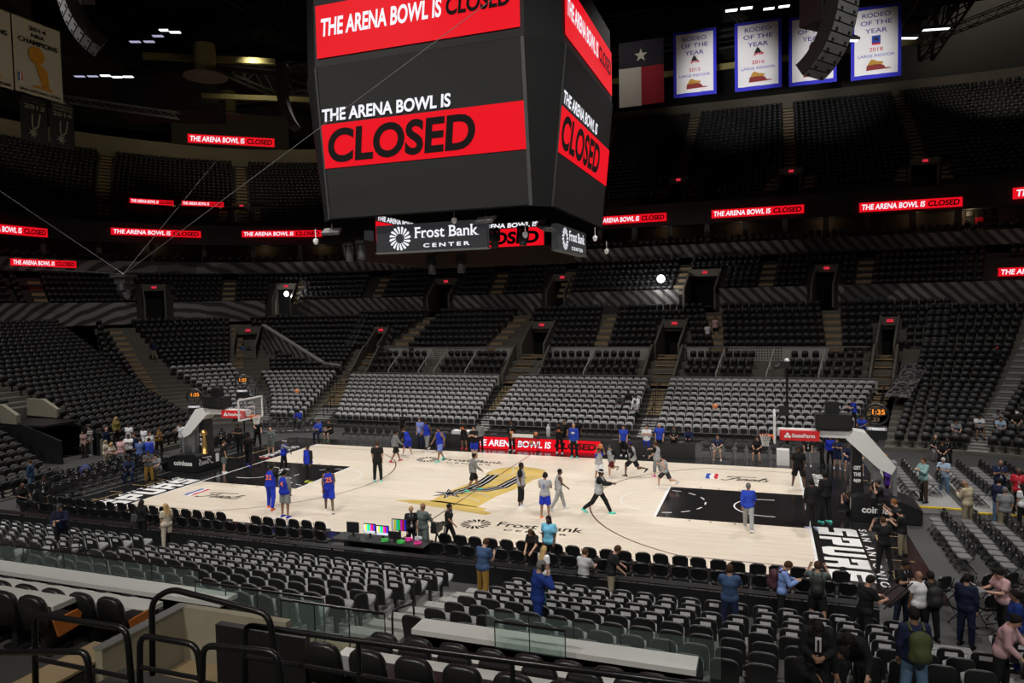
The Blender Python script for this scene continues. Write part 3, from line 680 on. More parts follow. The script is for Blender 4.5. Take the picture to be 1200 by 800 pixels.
 (18.79, 1.62, 0.26, 1.86, 120, 'cross', [('long', 'teal')], ('long', 'brownpant'), 'black', 'l', 'brown', 'bearded man in pale teal shirt with crossed arms on the riser', {}),
 (19.96, 3.73, 0.00, 1.77, 150, 'phone', [('short', 'paleblue')], ('long', 'jeans'), 'white', 'l', 'white', 'white-haired man in pale blue tee and jeans on the walkway', {}),
 (19.72, -1.09, 0.00, 1.88, 40, 'phone', [('long', 'beige')], ('long', 'khaki'), 'white', 'm', 'bald', 'bald man in beige overshirt beside the risers', {}),
 (21.61, 2.26, 0.26, 1.80, 180, 'phone', [('short', 'navy')], ('long', 'black'), 'black', 'm', 'bald', 'bald bearded man in navy polo among the right risers', {'lan': 1}),
 (21.81, 0.71, 0.26, 1.80, 170, 'stand', [('short', 'redpolo')], ('long', 'black'), 'black', 'd', 'bald', 'man in red polo at the right edge', {'lan': 1}),
 (20.98, -0.03, 0.00, 1.80, -40, 'stand', [('long', 'navy')], ('long', 'jeans'), 'black', 'l', 'short', 'man in navy jacket at the right risers', {}),
 (20.78, -1.50, 0.00, 1.80, 0, 'stand', [('short', 'grey')], ('long', 'khaki'), 'white', 'l', 'grey', 'grey-haired man in grey tee seen from behind at the right', {}),
 (21.67, -0.29, 0.00, 1.68, 30, 'stand', [('short', 'white')], ('long', 'black'), 'black', 'l', 'longdark', 'woman in white cut by the right edge', {}),
 (16.85, -1.01, 0.00, 1.71, 100, 'camera', [('short', 'black')], ('long', 'black'), 'black', 'l', 'cap', 'cameraman in black tee and cap before the right padded base', {}),
 (17.57, 1.72, 0.00, 1.68, 120, 'stand', [('short', 'purple')], ('long', 'black'), 'black', 'l', 'longbrown', 'woman in purple tee behind the right stanchion', {}),
 (17.78, 3.66, 0.00, 1.80, 120, 'camera', [('short', 'black')], ('long', 'black'), 'black', 'l', 'ginger', 'bearded man in black with a camera behind the purple tee', {}),
 (17.33, -2.31, 0.00, 1.80, 80, 'crouch', [('short', 'black')], ('long', 'black'), 'black', 'l', 'ginger', 'cameraman in black crouching right of the right base', {}),
 (16.23, -6.46, 0.00, 1.79, 25, 'camera', [('short', 'black')], ('long', 'black'), 'black', 'l', 'buzz', 'photographer in black seen from behind on the black baseline floor', {}),
 (17.01, -4.74, 0.00, 1.62, 60, 'phone', [('short', 'black')], ('long', 'khaki'), 'black', 'l', 'cap', 'photographer in black tee and khaki trousers beside the other photographer', {}),
 (16.10, -10.38, 0.00, 1.85, -135, 'phone', [('short', 'black')], ('long', 'denimdark'), 'black', 'm', 'short', 'man in black polo with lanyard writing at the near right corner', {'lan': 1}),
 (16.37, -11.13, 0.00, 1.78, 25, 'stand', [('short', 'white')], ('long', 'black'), 'black', 'm', 'bald', 'balding man in white tee with shoulder strap', {}),
 (16.63, -11.05, 0.00, 1.78, 15, 'stand', [('short', 'black')], ('long', 'black'), 'black', 'm', 'short', 'man in black with black backpack beside the white tee', {'pack': ('black', 'black backpack worn by the man beside the white tee')}),
 (17.38, -11.15, 0.00, 1.83, -35, 'stand', [('long', 'navyd')], ('long', 'navyd'), 'black', 'l', 'short', 'man in dark navy hooded top at the near right corner', {}),
 (18.36, -10.36, 0.00, 1.82, 110, 'laptop', [('short', 'pinkpale')], ('long', 'black'), 'black', 'l', 'curly', 'curly-haired man in pale pink polo holding an open laptop', {}),
 (17.84, -13.17, 0.47, 1.80, 85, 'stand', [('long', 'suitblue')], ('long', 'suitblue'), 'black', 'm', 'short', 'man in blue suit at the right edge facing the pink polo', {}),
 (16.84, -15.89, 1.15, 1.70, -115, 'reach2', [('long', 'pinkpale')], ('long', 'black'), 'black', 'l', 'bundark', 'woman in pale pink sweater at the lower right', {}),
 (14.90, -13.17, 0.47, 1.82, -60, 'laptop', [('short', 'black')], ('long', 'black'), 'black', 'l', 'short', 'young man in black tee carrying a folded chair', {'lan': 1}),
 (15.10, -17.73, 1.60, 1.82, 12, 'stand', [('long', 'navy')], ('long', 'jeans'), 'black', 'm', 'short', 'man in navy jacket with green backpack among the near seats', {'pack': ('olive', 'olive green backpack worn by the man in navy jacket')}),
 (14.02, -11.18, 0.00, 1.80, -5, 'camera', [('short', 'greygreen')], ('short', 'black'), 'black', 'l', 'short', 'photographer in grey shirt with black backpack at the near sideline', {'pack': ('black', 'black backpack worn by the photographer in grey shirt')}),
 (13.13, -11.23, 0.00, 1.80, -80, 'phone2', [('long', 'paleblue2')], ('long', 'black'), 'black', 'l', 'short', 'man in pale blue shirt looking down at a phone at the near sideline', {'pack': ('maroon', 'black and maroon backpack worn by the man in pale blue shirt')}),
 (11.93, -13.28, 0.47, 1.80, 0, 'cross', [('short', 'slate')], ('long', 'navy'), 'black', 'l', 'brown', 'man in slate blue tee seen from behind at the near sideline', {}),
 (13.55, -18.68, 1.83, 1.80, 178, 'phone3', [('long', 'black')], ('long', 'black'), 'black', 'm', 'short', 'man in black suit and white shirt looking down among the near seats', {'tie': 1}),
 (13.32, -18.68, 1.83, 1.78, -70, 'lean', [('short', 'black')], ('long', 'black'), 'black', 'm', 'short', 'man in black bending low among the near seats', {}),
 (14.19, -17.67, 1.60, 1.80, 165, 'lean2', [('long', 'black')], ('long', 'black'), 'black', 'l', 'short', 'black-haired man in black shirt leaning on a near seat', {}),
 (5.18, -12.51, 0.24, 1.80, -15, 'phone2', [('short', 'slate')], ('long', 'ochre'), 'black', 'l', 'brown', 'man in slate blue tee and ochre trousers on the near stair', {}),
 (8.16, -16.72, 1.38, 1.80, -55, 'call', [('long', 'suitblue')], ('long', 'suitblue'), 'black', 'l', 'grey', 'man in blue suit on the phone among the near seats', {}),
 (6.15, -9.17, 0.00, 1.83, 172, 'stand', [('short', 'tiedye')], ('long', 'black'), 'black', 'd', 'dreads', 'man in blue tie-dye tee smiling at the near sideline', {}),
 (5.86, -9.83, 0.00, 1.66, 165, 'reach2', [('short', 'black')], ('long', 'black'), 'black', 'l', 'longbrown', 'woman in black top with long brown hair at the near sideline', {}),
 (6.67, -11.46, 0.00, 1.62, -30, 'stand', [('short', 'white')], ('long', 'black'), 'black', 'l', 'longblond', 'blonde woman in white among the courtside chairs', {}),
 (7.66, -10.75, 0.00, 1.80, -20, 'sit', [('short', 'silver')], ('long', 'navy'), 'black', 'l', 'buzz', 'man in grey polo seated in the courtside chairs', {}),
 (8.57, -11.17, 0.00, 1.75, -60, 'reach2', [('short', 'black')], ('long', 'khaki'), 'black', 'l', 'brown', 'bearded man in black polo leaning to the seated man', {'lan': 1}),
 (-9.18, -10.86, 0.00, 1.68, 5, 'stand', [('long', 'black')], ('long', 'black'), 'black', 'l', 'longdark', 'dark-haired woman in black with grey bag among the left courtside chairs', {'bag': 1}),
 (-7.88, -10.98, 0.00, 1.68, 70, 'stand', [('short', 'cream')], ('long', 'cream'), 'black', 'l', 'longblond', 'blonde woman in cream dress among the left courtside chairs', {}),
 (-9.01, -14.20, 0.69, 1.80, -150, 'hold', [('long', 'navyd')], ('long', 'black'), 'black', 'l', 'cap', 'man in navy jacket holding a monopod in the left near seats', {'mono': 1}),
 (-20.79, -6.54, 0.00, 1.68, 120, 'stand', [('long', 'denim')], ('long', 'jeans'), 'black', 'l', 'brown', 'woman in denim jacket and jeans at the left floor chairs', {}),
 (-16.57, -9.01, 0.00, 1.75, -160, 'stand', [('long', 'black')], ('long', 'khaki'), 'black', 'd', 'short', 'man in black with lanyard and khaki trousers at the left floor chairs', {'lan': 1}),
 (-17.90, -9.12, 0.00, 1.80, -100, 'sit', [('short', 'black')], ('long', 'black'), 'black', 'd', 'bald', 'man in black seated bent forward at the left edge', {}),
 (-26.00, 0.61, 0.00, 1.68, -170, 'stand', [('short', 'mauve')], ('long', 'brownpant'), 'black', 'l', 'longdark', 'woman in mauve top and dark wide trousers, leftmost of the standing group', {}),
 (-26.04, 1.11, 0.00, 1.89, 160, 'stand', [('short', 'striped')], ('long', 'grey'), 'white', 'l', 'short', 'man in striped shirt and grey trousers beside the leftmost woman', {}),
 (-24.94, 1.28, 0.00, 1.80, -80, 'stand', [('long', 'navy')], ('long', 'khaki'), 'black', 'l', 'bald', 'balding man in navy suit jacket in the left standing group', {}),
 (-24.28, 1.42, 0.75, 1.68, -100, 'stand', [('long', 'olive')], ('long', 'black'), 'black', 'l', 'longblond', 'blonde woman in olive jacket in the left standing group', {}),
 (-21.71, -1.57, 0.06, 1.62, -60, 'stand', [('short', 'cream')], ('long', 'khaki'), 'black', 'l', 'longblond2', 'grey-blonde woman low in the left standing group', {}),
 (-22.35, -0.75, 0.00, 1.80, -90, 'sit', [('short', 'cream')], ('long', 'black'), 'black', 'l', 'longblond', 'blonde woman in cream seated in the left group', {}),
 (-23.24, 1.40, 0.29, 1.80, -170, 'stand', [('short', 'white')], ('long', 'black'), 'black', 'd', 'short', 'dark-haired man in white polo at the back of the left group', {}),
 (-21.17, -1.05, 0.00, 1.75, 10, 'stand', [('short', 'pinkpale')], ('long', 'grey'), 'black', 'l', 'short', 'man in pink shirt seen from behind in the left group', {}),
 (-21.43, -0.30, 0.00, 1.80, -160, 'cross', [('short', 'white')], ('long', 'black'), 'black', 'd', 'short', 'man in white polo in the middle of the left group', {}),
 (-21.53, 0.25, 0.00, 1.75, 150, 'stand', [('long', 'navy')], ('long', 'navy'), 'black', 'l', 'short', 'person in dark suit in the left group', {}),
 (-22.21, 1.51, 0.06, 1.85, 170, 'stand', [('short', 'white')], ('long', 'black'), 'black', 'd', 'short', 'tall man in white polo in the left group', {}),
 (-20.88, 0.66, 0.00, 1.80, -100, 'stand', [('long', 'white')], ('long', 'navy'), 'black', 'l', 'buzz', 'man in white jacket in the left group', {}),
 (-19.61, -1.24, 0.00, 1.80, 30, 'phone2', [('short', 'slateblue')], ('long', 'navy'), 'black', 'l', 'short', 'man in blue tee seen from behind in the left group', {}),
 (-19.29, -0.90, 0.00, 1.80, 20, 'stand', [('long', 'royal')], ('long', 'navy'), 'black', 'l', 'short', 'man in royal blue suit jacket in the left group', {}),
 (-21.96, 2.36, 0.00, 1.77, -120, 'phone', [('short', 'black'), ('vest', 'ochre')], ('long', 'black'), 'black', 'l', 'short', 'photographer in black and yellow vest right of the left group', {'lan': 1}),
 (-17.97, -3.42, 0.00, 1.80, -140, 'sit', [('long', 'navy')], ('long', 'navy'), 'black', 'd', 'short', 'man in navy seated in a wheelchair behind the left baseline', {'chair': 'wheel'}),
 (-16.86, -3.26, 0.00, 1.71, -130, 'phone', [('short', 'slategrey')], ('long', 'ochre'), 'black', 'm', 'short', 'man in grey shirt and ochre trousers behind the left baseline', {}),
 (-17.03, -2.53, 0.00, 1.80, -170, 'sit', [('short', 'grey')], ('long', 'brownpant'), 'black', 'l', 'short', 'man in grey tee seated right of the ochre trousers', {}),
 (-21.14, 3.34, 0.00, 1.91, -170, 'call', [('short', 'white')], ('long', 'grey'), 'black', 'm', 'buzz', 'man in white shirt and grey trousers behind the left stanchion', {}),
 (8.30, 29.50, 5.10, 1.80, 0, 'walk', [('short', 'white')], ('short', 'black'), 'black', 'm', 'short', 'man in white tee climbing the far stair, left of two', {}),
 (8.86, 30.20, 5.60, 1.80, 0, 'walk', [('short', 'pinkpale')], ('short', 'black'), 'black', 'l', 'short', 'man in pale pink tee climbing the far stair, right of two', {}),
 (-35.02, 25.44, 3.75, 1.80, 0, 'stand', [('short', 'slateblue')], ('long', 'khaki'), 'black', 'm', 'short', 'man in dim corner entrance behind the left basket, left of two', {}),
 (-34.54, 25.70, 3.49, 1.80, 0, 'stand', [('short', 'navy')], ('long', 'black'), 'black', 'm', 'short', 'man in dim corner entrance behind the left basket, right of two', {}),
 (-39.45, 19.05, 4.43, 1.80, -150, 'stand', [('long', 'navy')], ('long', 'khaki'), 'black', 'd', 'short', 'usher in dark jacket and khaki on the left stair', {}),
 (27.26, 24.34, 3.44, 1.80, 150, 'stand', [('long', 'black')], ('long', 'black'), 'black', 'd', 'capred', 'usher in black with red cap high in the right corner', {}),
 (3.44, 17.05, 1.06, 1.80, 180, 'sit', [('long', 'darkgrey')], ('long', 'black'), 'black', 'm', 'short', 'man in dark grey seated in the middle grey section, left of four', {}),
 (3.87, 17.89, 1.28, 1.80, 175, 'sit', [('long', 'black')], ('long', 'black'), 'black', 'd', 'short', 'man in black seated in the middle grey section, top of four', {}),
 (4.50, 17.29, 1.06, 1.80, 170, 'sit', [('long', 'white')], ('long', 'black'), 'black', 'd', 'short', 'man in white seated in the middle grey section, right of four', {}),
 (4.63, 16.21, 0.84, 1.80, 165, 'sit', [('long', 'lightgrey')], ('long', 'black'), 'black', 'm', 'short', 'man in pale sweater seated in the middle grey section, lowest of four', {}),
]

# ------------------------------------------------------------------ near stand: eight straight rows looking at the court
RN = [(-12.72 - .89 * k, .24 + .227 * k) for k in range(8)]
def near_tier(name, x0, x1):
    mb = MB(); prev = -11.95
    for k, (y, z) in enumerate(RN):
        ya = y + .45; yb = (RN[k + 1][0] + .45) if k < 7 else y - .55
        mb.box(((x0 + x1) / 2, (ya + yb) / 2, z / 2), (x1 - x0, ya - yb, z))
    return mb.build(name, RETR, kind='structure')
near_tier('seating_tier_near', -18.5, 22.5)
def near_aisle(x0, x1, rows):
    mb = MB()
    for k, (y, z) in enumerate(rows):
        mb.box(((x0 + x1) / 2, y + .52, z + .055), (x1 - x0, .30, .11), 0)
        mb.box(((x0 + x1) / 2, y - .05, z + .012), (x1 - x0, .8, .024), 0)
        mb.box(((x0 + x1) / 2, y + .44, z + .028), (x1 - x0, .05, .012), 1)
    mb.build('stair_aisle', [RETR, CONCD], kind='structure')
AIS = [(-6.75, -5.45), (4.55, 5.85), (16.15, 17.25)]
for i, a in enumerate(AIS): near_aisle(*a, RN if i < 2 else RN[:3])
near = []
for bi, (x0, x1) in enumerate(((-17.6, -6.8), (-5.4, 4.5), (5.9, 16.1), (17.3, 21.8))):
    for k, (y, z) in enumerate(RN):
        if bi == 2 and k > 2: x1 = 17.2
        n = int((x1 - x0) / .575)
        off = .12 * ((k * 3) % 4 - 1.5) / 2
        for j in range(n):
            x = x0 + .2 + (x1 - x0 - .4) * (j + .5) / n + off * .5
            if any(abs(p[0] - x) < .40 and abs(p[1] - y) < .42 for p in PEOPLE): continue
            near.append((x, y, z, 0.0, k, j, n, bi))
def in_frame(x, y, z):
    M = cam.matrix_world if False else Matrix.LocRotScale(cam.location, cam.rotation_euler, None)
    p = M.inverted() @ Vector((x, y, z)); u = 600 + 837.18 * p.x / -p.z; v = 400 - 837.18 * p.y / -p.z
    return p.z < 0 and -15 < u < 1215 and -10 < v < 805, u, v
vis = [s for s in near if in_frame(s[0], s[1], s[2] + .6)[0]]
vis.sort(key=dist)
BLKN = ['far left block', 'left block', 'middle block', 'right block']
nb = _b.mesh('backrest', [SHELL, TRIM, CUSH]); np_ = _p.mesh('seat_pan', PANG); nl = _l.mesh('pedestal', SHELL); npp = _pp.mesh('paper_notice', PAPER)
root_n = None
def near_seat(s):
    x, y, z, rz, k, j, n, bi = s
    pap = k < 4 and bi != 3 or (k < 3)
    o = link('arena_chair', nb, None, (x, y, z), rz, label='black arena seat%s, %s from left in %s near row, %s' % (' with paper' if pap else '', ordinal(j + 1), ordinal(k + 1), BLKN[bi]),
             cat='seat', group='black seats of the near stand')
    link('seat_pan', np_, o); link('pedestal', nl, o)
    if pap: q = link('paper_notice', npp, o, (0, -.105, .755)); q.rotation_euler = (.18, 0, 0)
for s in vis[:300]: near_seat(s)
rest = [s for s in near if s not in set(vis[:300]) and s in set(vis)]
_tp = template([(_pp, {0: 0})]); _v = _tp[0].copy(); _v[:, 1] += -.105 - _v[:, 2] * .18; _v[:, 2] += .755
T_PAP = (_v, _tp[1], [6] * len(_tp[1]))
replicate('arena_chairs', [(T_FAR, far), (T_NEAR, rest), (T_PAP, [s for s in rest if s[4] < 4])], SEATM,
          label='black arena seats filling the far and side stands up to the upper deck', cat='seats', kind='stuff', group='black seats round the arena')

# ------------------------------------------------------------------ folding chairs on the floor
PADB = mat('chair_pad_black', (.012, .012, .013), .32); PADG = mat('chair_seat_grey', (.16, .162, .168), .38); CHAIRF = mat('chair_frame_black', (.02, .02, .021), .35, .5); CHROME = mat('chair_chrome', (.5, .5, .52), .25, .9)
def fold_parts():
    bk = MB(); n = 8; rings = []
    for sc, y in ((.88, -.03), (1, -.01), (1, .015), (.88, .035)):
        o = []
        for k in range(2 * n):
            a = 2 * PI * k / (2 * n); c, s_ = math.cos(a), math.sin(a)
            x = .235 * math.copysign(abs(c) ** .72, c) * sc; z = .20 * math.copysign(abs(s_) ** .8, s_) * sc
            o.append((x, -.20 + y + .25 * x * x - .22 * z, .70 + z))
        rings.append(o)
    N = 2 * n; bk.v = [p for r in rings for p in r]; bk.f = [tuple(range(N)), tuple(3 * N + k for k in range(N))[::-1]]; bk.m = [0, 0]
    for r in range(3):
        for k in range(N): bk.f.append((r * N + k, (r + 1) * N + k, (r + 1) * N + (k + 1) % N, r * N + (k + 1) % N)); bk.m.append(0)
    pt = MB(); pt.box((.0, -.158, .80), (.10, .006, .035), 0, M=Matrix.Rotation(.22, 3, 'X'))
    st = MB(); st.prism([(-.21, -.2), (.21, -.2), (.225, .05), (.20, .21), (.12, .235), (-.12, .235), (-.20, .21), (-.225, .05)], (0, 0, .43), (1, 0, 0), (0, 1, 0), (0, 0, .055))
    fr = MB()
    for s_ in (-1, 1):
        fr.tube([(s_ * .225, -.29, .85), (s_ * .225, -.17, .5), (s_ * .225, .24, .02)], .012, 6)
        fr.tube([(s_ * .205, .16, .44), (s_ * .205, -.24, .02)], .012, 6)
        fr.box((s_ * .225, .24, .012), (.035, .05, .024)); fr.box((s_ * .205, -.24, .012), (.035, .05, .024))
    fr.tube([(-.225, .13, .16), (.225, .13, .16)], .010, 6); fr.tube([(-.205, -.18, .09), (.205, -.18, .09)], .010, 6)
    return bk, st, fr, pt
_fb, _fs, _ff, _ft = fold_parts()
fbm = _fb.mesh('backrest', PADB); fsm = _fs.mesh('seat', PADB); fsg = _fs.mesh('seat', PADG); ffm = _ff.mesh('frame', CHAIRF); ffc = _ff.mesh('frame', CHROME); ftm = _ft.mesh('row_tag', mat('tag_white', (.45, .45, .46), .6))
def fold_chair(x, y, z, rz, label, group, grey_seat=False, chrome=False, tag_=False, tilt=0.0):
    o = link('folding_chair', fbm, None, (x, y, z), rz, label=label, cat='chair', group=group)
    if tilt: o.rotation_euler = (tilt, 0, rz)
    link('seat', fsg if grey_seat else fsm, o); link('frame', ffc if chrome else ffm, o)
    if tag_: link('row_tag', ftm, o)
    return o
n = 0
for r, yy in enumerate((-8.95, -9.85)):
    c = 0
    for j in range(57):
        x = -16.6 + .56 * j + .1 * r
        if -6.6 + r * .2 < x < -5.75 and r == 0: continue
        if (-2.1 < x < 1.9) if r == 0 else (-1.75 < x < 2.5): continue
        if 15.2 < x: continue
        if r == 1 and (4.0 < x < 4.5): continue
        c += 1
        fold_chair(x, yy + .03 * math.sin(j * 7.1), 0, .06 * math.sin(j * 3.3 + r), 'black folding chair, %s from left in the %s' % (ordinal(c), ('front courtside row, near sideline', 'second courtside row, near sideline')[r]), 'courtside chairs on the near sideline')
for r, xx in enumerate((18.65, 19.65, 20.6, 21.6)):
    for j in range(9):
        y = -1.6 - .57 * j
        if r == 0 and j > 7: continue
        fold_chair(xx + .02 * math.sin(j * 5), y - r * .0, 0, PI / 2 + .03 * math.sin(j * 2.7), 'black folding chair, grey seat, %s from walkway, row %s behind right baseline' % (ordinal(j + 1), ['one', 'two', 'three', 'four'][r]), 'chairs behind the right baseline', True, tag_=True)
for r, (xx, y0, y1) in enumerate(((18.5, 1.7, 6.6), (19.45, 2.9, 4.4), (20.8, 1.6, 7.2), (21.75, 1.2, 7.4), (22.7, .6, 7.4))):
    for j in range(int((y1 - y0) / .57)):
        fold_chair(xx, y0 + .57 * j, .28, PI / 2 + .03 * math.sin(j * 3.7), 'black folding chair, %s from walkway, riser row %s beyond right basket' % (ordinal(j + 1), ['one', 'two', 'three', 'four', 'five'][r]), 'chairs on the risers beyond the right basket', True)
for j in range(6):
    fold_chair(16.7 + .60 * j, -8.9 + .27 * j, 0, .55, 'black folding chair, %s from left, front slanted row, near right corner' % ordinal(j + 1), 'slanted chairs at the near right corner')
for j in range(5):
    fold_chair(17.6 + .60 * j, -9.9 + .27 * j, 0, .5, 'black folding chair, %s from left, second slanted row, near right corner' % ordinal(j + 1), 'slanted chairs at the near right corner')
for r, (xx, y0, nn) in enumerate(((-18.15, -5.7, 9), (-19.15, -5.9, 11), (-20.1, -5.4, 10))):
    for j in range(nn):
        fold_chair(xx, y0 + .57 * j, .02, -PI / 2, 'black folding chair with row tag, %s from near end, row %s, left baseline' % (ordinal(j + 1), ['one', 'two', 'three'][r]), 'chairs behind the left baseline', tag_=True)
for r, (xx, yy) in enumerate(((-15.9, -8.9), (-17.1, -8.6), (-18.3, -8.5))):
    for j in range(5):
        fold_chair(xx - .17 * j - (1.3 if r == 0 else .5), yy + .1 + .57 * j, 0, -PI / 2 - .3, 'black folding chair, %s in slanted row %s at near left corner' % (ordinal(j + 1), ['one', 'two', 'three'][r]), 'slanted chairs at the near left corner')
for j in range(9):
    fold_chair(-13.3 + .60 * j, 9.35, 0, PI, 'black bench chair, chrome frame, %s from left on far left sideline' % ordinal(j + 1), 'bench chairs on the far left sideline', chrome=True)
for j in range(9):
    fold_chair(9.65 + .60 * j, 9.35, 0, PI, 'black bench chair, chrome frame, %s from left on far right sideline' % ordinal(j + 1), 'bench chairs on the far right sideline', chrome=True)
for j in range(8):
    fold_chair(-20.6 + .55 * j, 10.4 + .2 * j, 0, PI + .3, 'black folding chair, %s from left in the row at the far left corner' % ordinal(j + 1), 'chairs at the far left corner', chrome=True)
for r in range(2):
    for j in range(6):
        fold_chair(-18.3 - .9 * r, 3.2 + .57 * j, 0, -PI / 2, 'black folding chair, %s from near end, row %s beyond left basket' % (ordinal(j + 1), ['one', 'two'][r]), 'chairs beyond the left basket')
# low black ledge behind the courtside chairs, with posts
mb = MB(); mb.box((-1, -10.75, .62), (33, .30, .03)); mb.box((-1, -10.95, .3), (33, .02, .58))
for k in range(23): mb.box((-17.2 + 1.47 * k, -10.72, .31), (.04, .04, .62))
t = mb.build('drink_ledge', BLKMET, label='long low black ledge running behind the courtside chairs', cat='ledge')
# platforms with yellow nosing
YEL = mat('nosing_yellow', (.75, .52, .03), .6)
def riser(x0, x1, y0, y1, h):
    mb = MB(); mb.box(((x0 + x1) / 2, (y0 + y1) / 2, h / 2), (x1 - x0, y1 - y0, h), 0); mb.box(((x0 + x1) / 2, y0 + .04, h + .002), (x1 - x0 - .02, .09, .006), 1); mb.box(((x0 + x1) / 2, y0 - .005, h - .03), (x1 - x0 - .02, .01, .05), 1)
    mb.build('floor_platform', [RETR, YEL], kind='structure')
riser(17.9, 20.0, .9, 7.6, .26); riser(20.45, 23.4, .5, 7.6, .26)

# ------------------------------------------------------------------ suite boxes: counters, big chairs, glass, rails
SLAB = mat('counter_white', (.58, .59, .58), .35, var=.06)
LEATH = mat('leather_black', (.014, .014, .015), .36, var=.2, vscale=14); WOODO = mat('arm_wood_orange', (.42, .13, .025), .4, var=.25, vscale=5)
mb = MB(); mb.box((9.1, -20.8, 1.15), (5.0, 1.25, 2.3)); mb.box((-.3, -20.8, 1.15), (7.0, 1.25, 2.3)); mb.box((9.4, -22.0, 1.4), (6, 1.15, 2.78)); mb.box((-.5, -22.0, 1.4), (7.0, 1.15, 2.78))
mb.box((9.4, -23.3, 1.62), (6.5, 1.5, 3.22)); mb.box((-.5, -23.3, 1.62), (7.0, 1.5, 3.22))
mb.build('floor_suite_steps', CONCD, kind='structure')
mb = MB(); mb.box((4.2, -21.6, 1.1), (2.2, 4.6, 2.0), 0); mb.box((2.2, -24.6, 1.4), (7, 1.4, 2.9), 0)
mb.box((2.75, -22.0, 2.80), (.62, 1.1, .04), 0); mb.box((2.75, -23.3, 3.24), (.62, 1.5, .04), 0)
mb.box((4.25, -22.5, 2.3), (1.98, 2.1, .5), 0)
mb.build('floor_suite_walkway', TAN, kind='structure')
def counter(x0, x1, y, z, label, dpt=.46):
    t = thing('counter', label, 'counter', ((x0 + x1) / 2, y, z - .9))
    a = MB(); a.box((0, 0, .86), (x1 - x0, dpt, .09)); a.build('counter_top', SLAB, t)
    b = MB(); b.box((0, .12, .41), (x1 - x0 - .1, .06, .8)); b.build('counter_front', DARK, t)
counter(-5.0, 2.75, -19.82, 2.92, 'long white counter behind the near seats, left of the stairwell', .50)
counter(6.9, 11.75, -19.82, 2.95, 'long white counter behind the near seats, right of the stairwell', .46)
counter(-5, 2.35, -21.25, 3.30, 'white counter between first and second rows of leather chairs, left side', .40)
counter(6.9, 12.4, -21.25, 3.22, 'white counter between first and second rows of leather chairs, right side', .36)
counter(-3, 1.6, -22.38, 3.74, 'white counter in front of the tall leather chairs, left side', .42)
counter(7.0, 12.6, -22.4, 3.66, 'white counter in front of the tall leather chairs, right side', .34)
def lounge_parts():
    bk = MB(); rings = []
    for sc, y in ((.9, -.075), (1, -.04), (1, .03), (.86, .075)):
        o = []
        for k in range(16):
            a = PI * k / 15; c, s_ = math.cos(a), math.sin(a)
            o.append((.262 * math.copysign(abs(c) ** .55, c) * sc, .72 + (.28 * abs(s_) ** .8) * sc))
        o += [(-.24 * sc, .42), (.24 * sc, .42)]
        rings.append([(x, -.16 + y - .20 * (z - .45), z) for x, z in o])
    N = 18; bk.v = [p for r in rings for p in r]; bk.f = [tuple(range(N)), tuple(3 * N + k for k in range(N))[::-1]]
    for r in range(3):
        for k in range(N): bk.f.append((r * N + k, (r + 1) * N + k, (r + 1) * N + (k + 1) % N, r * N + (k + 1) % N))
    bk.m = [0] * len(bk.f)
    st = MB(); st.prism([(-.24, -.1), (.24, -.1), (.25, .25), (.2, .38), (-.2, .38), (-.25, .25)], (0, 0, .38), (1, 0, 0), (0, 1, 0), (0, .0, .12))
    bs = MB(); bs.box((0, .05, .19), (.12, .3, .38)); bs.box((0, .05, .02), (.4, .4, .04))
    ar = MB(); ar.prism([(-.05, .30), (.30, .34), (.36, .52), (.30, .60), (-.12, .58)], (.275, -.02, 0), (0, 1, 0), (0, 0, 1), (.04, 0, 0))
    return bk, st, bs, ar
_lb, _ls, _lc, _la = lounge_parts()
lbm, lsm, lcm, lam = _lb.mesh('backrest', LEATH, True), _ls.mesh('seat', LEATH), _lc.mesh('base', BLKMET), _la.mesh('arm_panel', WOODO)
def lounge(x, y, z, label, arm=False, s=1.0, rz=0.0):
    o = thing('leather_chair', label, 'chair', (x, y, z), rz, 'leather suite chairs'); o.scale = (1, 1, s)
    link('backrest', lbm, o); link('seat', lsm, o); link('base', lcm, o)
    if arm: link('arm_panel', lam, o, label='orange wooden arm panel')
for side, (xa, xb, xc_) in {'left': ([-3.66 + .64 * k for k in range(9)], [-3.0 + .66 * k for k in range(9)], [-1.2 + .64 * k for k in range(6)]),
                        'right': ([6.9 + .62 * k for k in range(9)], [7.42 + .62 * k for k in range(9)], [7.3 + .66 * k for k in range(9)])}.items():
    for r, (xs, y, z, nm) in enumerate(((xa, -20.75, 2.32, 'front row'), (xb, -21.85, 2.80, 'middle row'), (xc_, -22.98, 3.24, 'rear row'))):
        for j, x in enumerate(xs):
            lounge(x, y, z, 'black leather chair, %s from left in the suite %s, %s of the stairwell' % (ordinal(j + 1), nm, side), side == 'left' and j == len(xs) - 1 and r > 0)
def glass_mat():
    m = bpy.data.materials.new('rail_glass'); m.use_nodes = True; nt = m.node_tree; b = nt.nodes['Principled BSDF']; out = nt.nodes['Material Output']
    tr = nt.nodes.new('ShaderNodeBsdfTransparent'); tr.inputs[0].default_value = (.86, .92, .90, 1)
    b.inputs['Base Color'].default_value = (.35, .42, .41, 1); b.inputs['Roughness'].default_value = .12
    mx = nt.nodes.new('ShaderNodeMixShader'); mx.inputs[0].default_value = .075
    nt.links.new(tr.outputs[0], mx.inputs[1]); nt.links.new(b.outputs[0], mx.inputs[2]); nt.links.new(mx.outputs[0], out.inputs[0])
    return m
GLASS = glass_mat(); GEDGE = mat('glass_edge_teal', (.02, .16, .12), .2)
